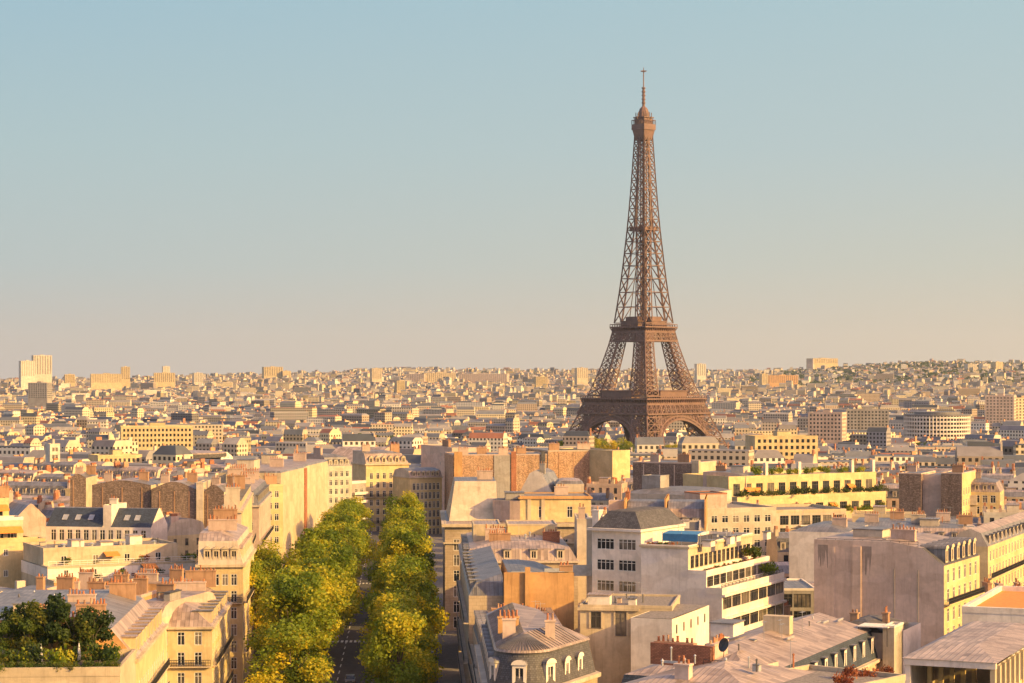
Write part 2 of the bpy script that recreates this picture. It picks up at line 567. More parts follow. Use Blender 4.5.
def dormer_mesh(w, h, d, body, roof, style='flat', front=None):
    key = ('dormer', w, h, d, body, roof, style, front)
    if key in _cache:
        return _cache[key]
    b = MB()
    pw, p0, p1 = w * 0.56, h * 0.10, h * 0.84
    # front wall round the pane
    for (x0, x1, z0, z1) in ((-w/2, -pw/2, 0, h), (pw/2, w/2, 0, h), (-pw/2, pw/2, 0, p0), (-pw/2, pw/2, p1, h)):
        b.face([(x0, 0, z0), (x1, 0, z0), (x1, 0, z1), (x0, 0, z1)], 3)
    for (xa, xb) in ((-pw/2, -pw/2), (pw/2, pw/2)):
        b.face([(xa, 0, p0), (xb, 0.15, p0), (xb, 0.15, p1), (xa, 0, p1)], 3)
    b.face([(-pw/2, .15, p0), (pw/2, .15, p0), (pw/2, .15, p1), (-pw/2, .15, p1)], 2)
    b.box(-0.05, 0.05, 0.08, 0.13, p0, p1, 3)
    b.face([(-w/2, d, 0), (-w/2, 0, 0), (-w/2, 0, h), (-w/2, d, h)], 0)
    b.face([(w/2, 0, 0), (w/2, d, 0), (w/2, d, h), (w/2, 0, h)], 0)
    o = 0.14
    if style == 'flat':
        b.box(-w/2 - o, w/2 + o, -o, d, h, h + 0.14, 1)
    elif style == 'gable':
        pts = [(-w/2 - o, h), (0, h + w * 0.42), (w/2 + o, h)]
        b.face([(pts[0][0], -o, pts[0][1]), (pts[2][0], -o, pts[2][1]), (pts[1][0], -o, pts[1][1])], 3)
        b.face([(pts[2][0], -o, h), (pts[2][0], d, h), (0, d, pts[1][1]), (0, -o, pts[1][1])], 1)
        b.face([(0, -o, pts[1][1]), (0, d, pts[1][1]), (pts[0][0], d, h), (pts[0][0], -o, h)], 1)
    else:
        n = 7
        arc = [((w/2 + o) * cos(pi * i / n), h + (w * 0.38) * sin(pi * i / n)) for i in range(n + 1)]
        b.face([(x, -o, z) for x, z in reversed(arc)], 3)
        for i in range(n):
            (xa, za), (xb, zb) = arc[i], arc[i + 1]
            b.face([(xa, -o, za), (xa, d, za), (xb, d, zb), (xb, -o, zb)], 1)
    me = b.mesh('dormer', [M[body], M[roof], M['glass'], M[front or body]])
    _cache[key] = me
    return me

def pot_mesh(h, r):
    key = ('pot', h, r)
    if key not in _cache:
        b = MB()
        b.tube((0, 0, 0), (0, 0, h * 0.85), r, r * 0.72, 7, 0)
        b.tube((0, 0, h * 0.85), (0, 0, h), r * 0.95, r * 0.85, 7, 0)
        _cache[key] = b.mesh('chimney_pot', [M['pot']])
    return _cache[key]

OCC = []           # footprints already taken, as world polygons
LANDMARK = []      # (short name, px, py) of things that others' labels can point to

def inside(poly, x, y, pad=0.0):
    n = len(poly)
    for i in range(n):
        (x0, y0), (x1, y1) = poly[i], poly[(i + 1) % n]
        ex, ey = x1 - x0, y1 - y0
        l = hypot(ex, ey) or 1
        if (ex * (y - y0) - ey * (x - x0)) / l < -pad:
            return False
    return True

class Bld:
    """a building in its own frame: x along the front from A to B, y away behind it, z up from its ground"""
    def __init__(s, name, label, cat, A, B, depth=14.0, z0=None, group=None, occ=True, short=None, world_pts=False):
        a = Vector(A) if world_pts else Vector((wx(*A), A[1]))
        b = Vector(B) if world_pts else Vector((wx(*B), B[1]))
        s.W = (b - a).length
        s.D = depth
        s.ang = atan2(b.y - a.y, b.x - a.x)
        s.ex = Vector((cos(s.ang), sin(s.ang)))
        s.ey = Vector((-sin(s.ang), cos(s.ang)))
        s.A = a
        mid = a + s.ex * s.W / 2 + s.ey * depth / 2
        s.z0 = (ground(mid.x, mid.y) - 0.6) if z0 is None else z0
        s.root = thing(name, label, cat, (a.x, a.y, s.z0), s.ang, group)
        s.wins = 0
        if occ:
            OCC.append([tuple(s.w2(x, y)) for x, y in ((0, 0), (s.W, 0), (s.W, depth), (0, depth))])
        s.short = short
    def w2(s, x, y):
        return s.A + s.ex * x + s.ey * y
    def h(s, py, x=None, y=0.0):
        """local height that shows at image row py above local point (x, y)"""
        p = s.w2(s.W / 2 if x is None else x, y)
        return wz(py, p.y) - s.z0
    def x(s, px, y=0.0):
        """local x on the line at depth y that shows at image column px"""
        k = (px - 512.0) / F
        p = s.A + s.ey * y
        return (k * p.y - p.x) / (s.ex.x - k * s.ex.y)
    def y(s, px, x):
        """local y on the line at local x that shows at image column px"""
        k = (px - 512.0) / F
        p = s.A + s.ex * x
        return (k * p.y - p.x) / (s.ey.x - k * s.ey.y)
    def mark(s, short, x=None, y=0.0, z=8.0):
        p = s.w2(s.W / 2 if x is None else x, y)
        LANDMARK.append((short, *proj(p.x, p.y, s.z0 + z)))
    def seen(s, side, x0, x1, y0, y1):
        mx, my = (x0 + x1) / 2, (y0 + y1) / 2
        q = {'f': (mx, y0), 'r': (x1, my), 'b': (mx, y1), 'l': (x0, my)}[side]
        p = s.w2(*q)
        n = {'f': -s.ey, 'r': s.ex, 'b': s.ey, 'l': -s.ex}[side]
        return n.dot(Vector((0, 0)) - p) > -3.0
    # --- walls with real openings
    def walls(s, x0, x1, y0, y1, z0, z1, mat, win=None, bake=False, name='wall', skip='', style='white', m2=None):
        b = MB()
        spans = {'f': ((x0, y0), (x1, y0), 0), 'r': ((x1, y0), (x1, y1), pi / 2), 'b': ((x1, y1), (x0, y1), pi), 'l': ((x0, y1), (x0, y0), -pi / 2)}
        for side, (p, q, rot) in spans.items():
            if side in skip:
                continue
            L = hypot(q[0] - p[0], q[1] - p[1])
            d = ((q[0] - p[0]) / L, (q[1] - p[1]) / L)
            nin = (-d[1], d[0])
            mslot = 1 if (m2 and side in m2[1]) else 0
            P = lambda u, v, dep=0.0: (p[0] + d[0] * u + nin[0] * dep, p[1] + d[1] * u + nin[1] * dep, v)
            spec = (win or {}).get(side)
            if not spec or not s.seen(side, x0, x1, y0, y1):
                b.face([P(0, z0), P(L, z0), P(L, z1), P(0, z1)], mslot)
                continue
            n, rows, w, h = spec['n'], spec['rows'], spec['w'], spec['h']
            zs, dz = spec['z'], spec.get('dz', 3.1)
            mg = spec.get('mg', 0.8)
            mg2 = spec.get('mg2', mg)
            pit = (L - mg - mg2) / n
            w = min(w, pit * 0.94)
            us = [mg + pit * (i + 0.5) for i in range(n)]
            rz = []
            for r in range(rows):
                zb = zs + r * dz
                if zb + h < z1 - 0.1 and zb > z0 + 0.01:
                    rz.append(zb)
            dep = 0.15
            U = [0.0]
            for u in us: U += [u - w / 2, u + w / 2]
            U.append(L)
            V = [z0]
            for zb in rz: V += [zb, zb + h]
            V.append(z1)
            for i in range(len(U) - 1):
                for j in range(len(V) - 1):
                    if i % 2 == 1 and j % 2 == 1:
                        a0, a1, c0, c1 = U[i], U[i + 1], V[j], V[j + 1]
                        b.face([P(a0, c0), P(a1, c0), P(a1, c0, dep), P(a0, c0, dep)], mslot)
                        b.face([P(a1, c0), P(a1, c1), P(a1, c1, dep), P(a1, c0, dep)], mslot)
                        b.face([P(a1, c1), P(a0, c1), P(a0, c1, dep), P(a1, c1, dep)], mslot)
                        b.face([P(a0, c1), P(a0, c0), P(a0, c0, dep), P(a0, c1, dep)], mslot)
                        if bake:
                            b.face([P(a0, c0, dep), P(a1, c0, dep), P(a1, c1, dep), P(a0, c1, dep)], 2)
                        else:
                            c = P((a0 + a1) / 2, c0)
                            put('window', win_mesh(w, h, spec.get('style', style)), s.root, c, rot)
                            s.wins += 1
                    else:
                        b.face([P(U[i], V[j]), P(U[i + 1], V[j]), P(U[i + 1], V[j + 1]), P(U[i], V[j + 1])], mslot)
        return b.build(name, [M[mat], M[m2[0]] if m2 else M[mat], M['glass']], s.root)
    def flat(s, x0, x1, y0, y1, z, mat='gravel', par=0.7, pm='offwhite', t=0.25, name='roof'):
        b = MB()
        b.face([(x0 + t, y0 + t, z), (x1 - t, y0 + t, z), (x1 - t, y1 - t, z), (x0 + t, y1 - t, z)])
        b.build(name, M[mat], s.root)
        if par > 0:
            c = MB()
            zt = z + par
            A = [(x0 - .05, y0 - .05), (x1 + .05, y0 - .05), (x1 + .05, y1 + .05), (x0 - .05, y1 + .05)]
            B = [(x0 + t, y0 + t), (x1 - t, y0 + t), (x1 - t, y1 - t), (x0 + t, y1 - t)]
            for i in range(4):
                j = (i + 1) % 4
                c.face([(*A[i], z - .12), (*A[j], z - .12), (*A[j], zt), (*A[i], zt)])
                c.face([(*B[j], z - .02), (*B[i], z - .02), (*B[i], zt), (*B[j], zt)])
                c.face([(*A[i], zt), (*A[j], zt), (*B[j], zt), (*B[i], zt)])
                c.face([(*A[j], z - .12), (*A[i], z - .12), (*B[i], z - .12), (*B[j], z - .12)])
            c.build('parapet', M[pm], s.root)
    def mansard(s, x0, x1, y0, y1, z, h1, d1, h2, d2, sides='fb', low='slate', top='zinc', end='offwhite', dorm=None, dstyle=('offwhite', 'zinc', 'flat'), dsize=(1.5, 2.0), name='roof'):
        def rect(d):
            return [x0 + (d if 'l' in sides else 0), x1 - (d if 'r' in sides else 0), y0 + (d if 'f' in sides else 0), y1 - (d if 'b' in sides else 0)]
        def clampr(r):
            if r[0] > r[1]: r[0] = r[1] = (r[0] + r[1]) / 2
            if r[2] > r[3]: r[2] = r[3] = (r[2] + r[3]) / 2
            return r
        cor = lambda r: [(r[0], r[2]), (r[1], r[2]), (r[1], r[3]), (r[0], r[3])]
        L = [(cor(clampr(rect(0))), z), (cor(clampr(rect(d1))), z + h1), (cor(clampr(rect(d1 + d2))), z + h1 + h2)]
        b, e = MB(), MB()
        names = 'frbl'
        for k in range(2):
            (pa, za), (pb, zb) = L[k], L[k + 1]
            if zb - za < 1e-4 and False:
                continue
            for i in range(4):
                j = (i + 1) % 4
                pts = [(*pa[i], za), (*pa[j], za), (*pb[j], zb), (*pb[i], zb)]
                if names[i] in sides:
                    b.face(pts, k)
                else:
                    b.face(pts, 2)
        b.face([(*p, L[2][1]) for p in L[2][0]], 1)
        b.build(name, [M[low], M[top], M[end]], s.root)
        w, h = dsize
        for side, n in (dorm or {}).items():
            if not s.seen(side, x0, x1, y0, y1):
                continue
            Ls = (x1 - x0) if side in 'fb' else (y1 - y0)
            me = dormer_mesh(w, h, d1 + 0.6, *dstyle)
            for i in range(n):
                u = (i + 0.5) / n * (Ls - 1.6) + 0.8
                ins = 0.22
                c, r = {'f': ((x0 + u, y0 + ins), 0), 'r': ((x1 - ins, y0 + u), pi / 2), 'b': ((x1 - u, y1 - ins), pi), 'l': ((x0 + ins, y1 - u), -pi / 2)}[side]
                put('dormer', me, s.root, (c[0], c[1], z + 0.35), r)
    def cornice(s, x0, x1, y0, y1, z, o=0.4, t=0.4, mat='offwhite', name='cornice'):
        b = MB()
        A = [(x0 - o, y0 - o), (x1 + o, y0 - o), (x1 + o, y1 + o), (x0 - o, y1 + o)]
        I = [(x0 + .05, y0 + .05), (x1 - .05, y0 + .05), (x1 - .05, y1 - .05), (x0 + .05, y1 - .05)]
        for i in range(4):
            j = (i + 1) % 4
            b.face([(*A[i], z), (*A[j], z), (*A[j], z + t), (*A[i], z + t)])
            b.face([(*A[i], z + t), (*A[j], z + t), (*I[j], z + t), (*I[i], z + t)])
            b.face([(*A[j], z), (*A[i], z), (*I[i], z), (*I[j], z)])
        return b.build(name, M[mat], s.root)
    def box(s, name, x0, x1, y0, y1, z0, z1, mat, parent=None, mt=None):
        b = MB()
        b.box(x0, x1, y0, y1, z0, z1, 0, mt=1 if mt else None)
        return b.build(name, [M[mat]] + ([M[mt]] if mt else []), parent or s.root)
    def chimney(s, x0, x1, y0, y1, z0, z1, mat='offwhite', pots=5, ph=0.6, pr=0.15):
        mat = 'stack' if mat == 'ochre' else mat
        b = MB()
        b.box(x0, x1, y0, y1, z0, z1, 0, bottom=False, top=False)
        o = 0.1
        b.box(x0 - o, x1 + o, y0 - o, y1 + o, z1, z1 + 0.2, 0)
        c = b.build('chimney', M[mat], s.root)
        me = pot_mesh(ph, pr)
        along_x = (x1 - x0) >= (y1 - y0)
        for i in range(pots):
            if pots > 3 and random.random() < .14: continue
            t = (i + 0.5) / pots
            p = (x0 + (x1 - x0) * t, (y0 + y1) / 2) if along_x else ((x0 + x1) / 2, y0 + (y1 - y0) * t)
            q = put('chimney_pot', me, c, (p[0], p[1], z1 + 0.2))
            k = 0.65 + 0.8 * random.random() ** 1.5
            q.scale = (.9 + .3 * random.random(),) * 2 + (k,)
        return c
    def rail(s, p, q, z, h=1.0, step=0.5, t=0.05, mat='frame', name='railing', solid=False):
        b = MB()
        P, Q = Vector((*p, z)), Vector((*q, z))
        up = Vector((0, 0, h))
        b.bar(P + up, Q + up, t * 1.4)
        b.bar(P + up * 0.12, Q + up * 0.12, t)
        n = max(1, int((Q - P).length / step))
        for i in range(n + 1):
            a = P.lerp(Q, i / n)
            b.bar(a, a + up, t)
        if not solid:
            b.bar(P + up * 0.55, Q + up * 0.55, t)
        return b.build(name, M[mat], s.root)
    def balcony(s, side, x0, x1, y0, y1, z, dep=0.8, mat='offwhite', u0=0.0, u1=1.0, rail='iron'):
        if not s.seen(side, x0, x1, y0, y1):
            return
        if side == 'r':
            L = y1 - y0
            ya, yb = y0 + L * u0, y0 + L * u1
            sl = s.box('balcony', x1 + .003, x1 + dep, ya, yb, z - 0.18, z, mat)
            s.rail((x1 + dep - .06, ya), (x1 + dep - .06, yb), z, 0.95, 0.25, 0.06, rail)
        elif side == 'f':
            L = x1 - x0
            xa, xb = x0 + L * u0, x0 + L * u1
            sl = s.box('balcony', xa, xb, y0 - dep, y0 - .003, z - 0.18, z, mat)
            s.rail((xa, y0 - dep + .06), (xb, y0 - dep + .06), z, 0.95, 0.25, 0.06, rail)
        elif side == 'l':
            L = y1 - y0
            ya, yb = y0 + L * u0, y0 + L * u1
            s.box('balcony', x0 - dep, x0 - .003, ya, yb, z - 0.18, z, mat)
            s.rail((x0 - dep + .06, ya), (x0 - dep + .06, yb), z, 0.95, 0.25, 0.06, rail)
    def vent(s, x, y, z, h=0.9, r=0.18):
        b = MB()
        b.tube((x, y, z), (x, y, z + h), r, r, 8)
        b.tube((x, y, z + h), (x, y, z + h + 0.25), r * 1.7, r * 0.3, 8)
        b.build('roof_vent', M['metal'], s.root)
    def hut(s, x0, x1, y0, y1, z, h, mat='offwhite', roof='zinc'):
        b = MB()
        b.box(x0, x1, y0, y1, z, z + h, 0, bottom=False, top=False)
        b.box(x0 - .15, x1 + .15, y0 - .15, y1 + .15, z + h, z + h + .15, 1)
        b.build('roof_hut', [M[mat], M[roof]], s.root)
    def antenna(s, x, y, z, h=3.0):
        b = MB()
        b.bar((x, y, z), (x, y, z + h), 0.05)
        b.bar((x - .7, y, z + h * .92), (x + .7, y, z + h * .92), 0.035)
        for k in range(5):
            u = -0.6 + 0.3 * k
            b.bar((x + u, y - .3, z + h * .92), (x + u, y + .3, z + h * .92), 0.025)
        b.build('antenna', M['metal'], s.root)
    def flues(s, xs, y, z0, z1, mat='mauve', w=.35, name='flue_line'):
        for x in xs:
            s.box(name, x, x + w, y - .10, y - .004, z0, z1, mat)
    def clutter(s, x0, x1, y0, y1, z, n, seed=1):
        """small things every old roof carries: pipes, hatches, cowls, cable runs"""
        q = random.Random(seed)
        for i in range(n):
            x, y = q.uniform(x0, x1), q.uniform(y0, y1)
            k = q.random()
            b = MB()
            if k < .40:
                h = q.uniform(.5, 1.3)
                b.tube((x, y, z - .2), (x, y, z + h), .09, .09, 6); b.tube((x, y, z + h), (x, y, z + h + .18), .17, .05, 6)
                b.build('vent_pipe', M[q.choice(('metal', 'pot', 'frame_d'))], s.root)
            elif k < .70:
                w, d, h = q.uniform(.5, 1.2), q.uniform(.5, 1.1), q.uniform(.35, .8)
                b.box(x, x + w, y, y + d, z - .2, z + h, 0, bottom=False); b.box(x - .06, x + w + .06, y - .06, y + d + .06, z + h, z + h + .08, 1)
                b.build('roof_hatch', [M[q.choice(('offwhite', 'metal', 'pink'))], M['zinc']], s.root)
            elif k < .86:
                L = q.uniform(1.5, 4)
                b.box(x, x + L, y, y + .18, z - .1, z + .16, 0, bottom=False)
                b.build('cable_duct', M['metal'], s.root)
            else:
                s.antenna(x, y, z - .1, q.uniform(1.8, 3.2))
    def dish(s, x, y, z, r=0.55, face=(0.2, -1, 0.35), mat='metal'):
        b = MB()
        d = Vector(face).normalized()
        u = d.cross(Vector((0, 0, 1))).normalized(); w = d.cross(u)
        c = Vector((x, y, z + r + 0.6))
        n = 14
        rings = [(0.0, -0.22), (0.5, -0.16), (1.0, 0.0)]
        for off, fl in ((0.0, 1), (-0.04, -1)):
            for k in range(2):
                for i in range(n):
                    P = []
                    for (rr, dd), a in ((rings[k], i), (rings[k + 1], i), (rings[k + 1], i + 1), (rings[k], i + 1)):
                        th = 2 * pi * a / n
                        P.append(c + (u * cos(th) + w * sin(th)) * rr * r + d * (dd * r + off))
                    b.face(P if fl > 0 else P[::-1], 0)
        b.bar((x, y, z), c + d * (-0.22 * r), 0.06, 0)
        b.bar(c + w * r * .9, c + d * 0.5 * r, 0.03, 0)
        b.build('satellite_dish', M[mat], s.root)

# ------------------------------------------------------------------ plants
def leaf_cloud(name, lobes, n, size, mats, seed, shell=0.55, gold=1.0):
    """many small leaf faces spread through the lobes' volume; tint follows each leaf cluster"""
    rng = np.random.default_rng(seed)
    lobes = np.array(lobes, dtype=float)          # cx, cy, cz, rx, ry, rz
    vol = lobes[:, 3] * lobes[:, 4] * lobes[:, 5]
    pick = rng.choice(len(lobes), n, p=(vol ** 0.75) / (vol ** 0.75).sum())
    L = lobes[pick]
    d = rng.normal(size=(n, 3)); d /= np.linalg.norm(d, axis=1)[:, None]
    r = shell + (1.05 - shell) * rng.random(n) ** 0.6
    r *= 1 + 0.10 * rng.normal(size=n)
    c = L[:, :3] + d * r[:, None] * L[:, 3:6]
    nn = d * 0.7 + rng.normal(size=(n, 3)) * 0.6 + np.array((0, 0, 0.35)); nn /= np.linalg.norm(nn, axis=1)[:, None]
    a = np.cross(nn, rng.normal(size=(n, 3))); a /= np.linalg.norm(a, axis=1)[:, None]
    b = np.cross(nn, a)
    s = size * (0.6 + 0.8 * rng.random(n))
    v = np.stack([c - a * s[:, None], c - b * s[:, None] * .7, c + a * s[:, None], c + b * s[:, None] * .7], 1).reshape(-1, 3)
    me = bpy.data.meshes.new(name)
    me.from_pydata(v.tolist(), [], np.arange(4 * n).reshape(-1, 4).tolist())
    for m in mats:
        me.materials.append(m)
    lt = rng.random(len(lobes))
    tint = np.clip(0.66 * lt[pick] + 0.34 * rng.random(n), 0, 1) * gold
    at = me.color_attributes.new('tint', 'FLOAT_COLOR', 'POINT')
    colr = np.repeat(np.stack([tint, tint, tint, np.ones(n)], 1), 4, axis=0)
    at.data.foreach_set('color', colr.ravel())
    me.update()
    return me

def crown_lobes(rng, h, r, z0, k=16):
    out = []
    for i in range(k):
        t = rng.random()
        z = z0 + (h - z0) * (0.16 + 0.70 * t)
        rad = r * (0.92 - 0.75 * abs(t - 0.36)) * math.sqrt(rng.random())
        a = rng.random() * 2 * pi
        q = r * (0.20 + 0.22 * rng.random())
        out.append((rad * cos(a), rad * sin(a), z, q, q, q * 0.82))
    return out

def trunk_mesh(name, h, r, crown, seed):
    rnd = random.Random(seed)
    b = MB()
    z = h * 0.30
    b.tube((0, 0, -0.4), (0, 0, z), r, r * 0.75, 8)
    for i in range(6):
        a = i * 1.05 + rnd.random()
        e = (crown * 0.5 * cos(a), crown * 0.5 * sin(a), h * (0.55 + 0.25 * rnd.random()))
        m = (e[0] * .35, e[1] * .35, z + (e[2] - z) * .55)
        b.tube((0, 0, z - .15), m, r * 0.5, r * 0.32, 6)
        b.tube(m, e, r * 0.32, r * 0.08, 5)
    b.tube((0, 0, z), (0, 0, h * 0.82), r * .6, r * .1, 6)
    return b.mesh(name, [M['bark']])

PLANE = []
for k in range(7):
    rng = np.random.default_rng(100 + k)
    h, r = 16.0 + 1.6 * (k % 3), 5.2 + 0.5 * (k % 2)
    PLANE.append((trunk_mesh('trunk', h, 0.34, r, k), leaf_cloud('crown', crown_lobes(rng, h, r, h * 0.18, 30), 8500, 0.21, [M['leaf']], 40 + k, 0.45)))
SMALL = []
for k in range(4):
    rng = np.random.default_rng(200 + k)
    SMALL.append((trunk_mesh('trunk', 6.0, 0.14, 2.4, 30 + k), leaf_cloud('crown', crown_lobes(rng, 6.2, 2.4, 1.3, 11), 1700, 0.17, [M['leaf_d' if k % 2 else 'leaf_g']], 70 + k, 0.35)))
BUSH = {}
for key in ('leaf', 'leaf_d', 'leaf_g', 'leaf_r'):
    BUSH[key] = []
    for k in range(3):
        rng = np.random.default_rng(300 + k)
        lob = [(0.55 * rng.normal(), 0.55 * rng.normal(), 0.55 + 0.5 * rng.random(), 0.5, 0.5, 0.45) for _ in range(6)]
        BUSH[key].append(leaf_cloud('foliage', lob, 420, 0.11, [M[key]], 90 + k, 0.2))

def tree(x, y, z, label, group, var, sc=1.0, name='plane_tree', kit=None, rz=None, sz=1.0):
    t = thing(name, label, 'tree', (x, y, z), random.random() * 6.28 if rz is None else rz, group)
    t.scale = (sc, sc, sc * sz)
    tr, cr = (kit or PLANE)[var % len(kit or PLANE)]
    put('trunk', tr, t)
    put('crown', cr, t)
    return t

def bush(x, y, z, label, group, key='leaf_g', s=1.0, sz=1.0, var=None, name='shrub'):
    o = put(name, BUSH[key][random.randrange(3) if var is None else var % 3], None, (x, y, z), random.random() * 6.28, (s, s, s * sz))
    return tag(o, label, 'shrub', group)

# ------------------------------------------------------------------ setting: terrain, avenue, pavements
def make_ground():
    ys = list(np.linspace(-120, 1600, 60)) + list(np.linspace(1650, 4500, 30)) + list(np.linspace(4600, 15000, 75))
    us = np.linspace(-0.55, 0.55, 64)
    v, f = [], []
    for y in ys:
        half = max(900.0, y * 0.62)
        for u in us:
            x = u / 0.55 * half
            v.append((x, y, ground(x, y)))
    n = len(us)
    for j in range(len(ys) - 1):
        for i in range(n - 1):
            a = j * n + i
            f.append((a, a + 1, a + 1 + n, a + n))
    me = bpy.data.meshes.new('ground')
    me.from_pydata(v, [], f)
    m = NT('city_ground')
    pos = m.pos()
    big = m.noise(pos, 0.0035, 4, 0.65)
    near = m.noise(pos, 0.05, 4)
    col = m.mix(m.ramp(big, [(0.46, g3(0)), (0.58, g3(1))]), (0.14, 0.125, 0.115), (0.045, 0.065, 0.025))
    sep = m.n('ShaderNodeSeparateXYZ'); m.l(pos, sep.inputs[0])
    farf = m.math('MULTIPLY', m.math('SUBTRACT', sep.outputs[1], 1500), 1 / 3000, clamp=True)
    col = m.mix(farf, (0.10, 0.095, 0.09), col)
    col = m.mix(1.0, col, m.ramp(near, [(0.3, g3(0.7)), (0.7, g3(1.25))]), 'MULTIPLY')
    m.l(col, m.p.inputs['Base Color'])
    m.p.inputs['Roughness'].default_value = 0.95
    me.materials.append(m.mat)
    for p in me.polygons: p.use_smooth = True
    tag(put('ground', me), kind='structure')
make_ground()

def RX(Y):                     # right-hand building line of the avenue
    return 6.2 - 0.042 * Y
def LX(Y):                     # left-hand building line
    return -30.5 - 0.058 * Y

def strip(name, f0, f1, ya, yb, lift, mat, n=24, kerb=0.0):
    b = MB()
    P = []
    for i in range(n + 1):
        y = ya + (yb - ya) * i / n
        a, c = f0(y), f1(y)
        P.append((a, c, y, ground(a, y) + lift))
    for i in range(n):
        a, c, y, z = P[i]; a2, c2, y2, z2 = P[i + 1]
        b.face([(a, y, z), (c, y, z), (c2, y2, z2), (a2, y2, z2)])
        if kerb:
            b.face([(c, y, z - kerb), (c2, y2, z2 - kerb), (c2, y2, z2), (c, y, z)])
            b.face([(a2, y2, z2 - kerb), (a, y, z - kerb), (a, y, z), (a2, y2, z2)])
    if kerb:
        a, c, y, z = P[0]
        b.face([(a, y, z - kerb), (c, y, z - kerb), (c, y, z), (a, y, z)])
    o = b.build(name, M[mat])
    return tag(o, kind='structure')

Y0, Y1 = 150, 900
mid = lambda y: (RX(y) + LX(y)) / 2
strip('avenue_road', lambda y: LX(y) + 0.5, lambda y: RX(y) - 0.5, Y0, Y1, 0.03, 'asphalt')
strip('pavement', lambda y: RX(y) - 3.6, lambda y: RX(y) + 2.5, Y0, Y1, 0.16, 'paving', kerb=0.14)
strip('pavement', lambda y: LX(y) - 2.5, lambda y: LX(y) + 3.6, Y0, Y1, 0.16, 'paving', kerb=0.14)
strip('tree_verge', lambda y: mid(y) + 6.0, lambda y: mid(y) + 11.0, Y0, Y1, 0.16, 'paving', kerb=0.14)
strip('tree_verge', lambda y: mid(y) - 11.0, lambda y: mid(y) - 6.0, Y0, Y1, 0.16, 'paving', kerb=0.14)
b = MB()
for i in range(50):
    y = 340 + i * 9
    x = mid(y)
    b.face([(x - .09, y, ground(x, y) + .036), (x + .09, y, ground(x, y) + .036), (x + .09 - .13, y + 4, ground(x, y + 4) + .036), (x - .09 - .13, y + 4, ground(x, y + 4) + .036)])
tag(b.build('lane_marking', M['paint']), kind='structure')
b = MB()
for y0 in (432.0, 560.0):
    for k in range(13):
        x = mid(y0) - 5.6 + k * 0.9
        b.face([(x, y0, ground(x, y0) + .038), (x + .5, y0, ground(x, y0) + .038), (x + .36, y0 + 3.4, ground(x, y0 + 3.4) + .038), (x - .14, y0 + 3.4, ground(x, y0 + 3.4) + .038)])
    for k in range(6):
        x = mid(y0) + 11.8 + k * 0.9
        b.face([(x, y0, ground(x, y0) + .038), (x + .5, y0, ground(x, y0) + .038), (x + .36, y0 + 3.4, ground(x, y0 + 3.4) + .038), (x - .14, y0 + 3.4, ground(x, y0 + 3.4) + .038)])
tag(b.build('crosswalk_marking', M['paint']), kind='structure')
OCC.append([(LX(200) - 1, 200), (RX(200) + 1, 200), (RX(950) + 1, 950), (LX(950) - 1, 950)])

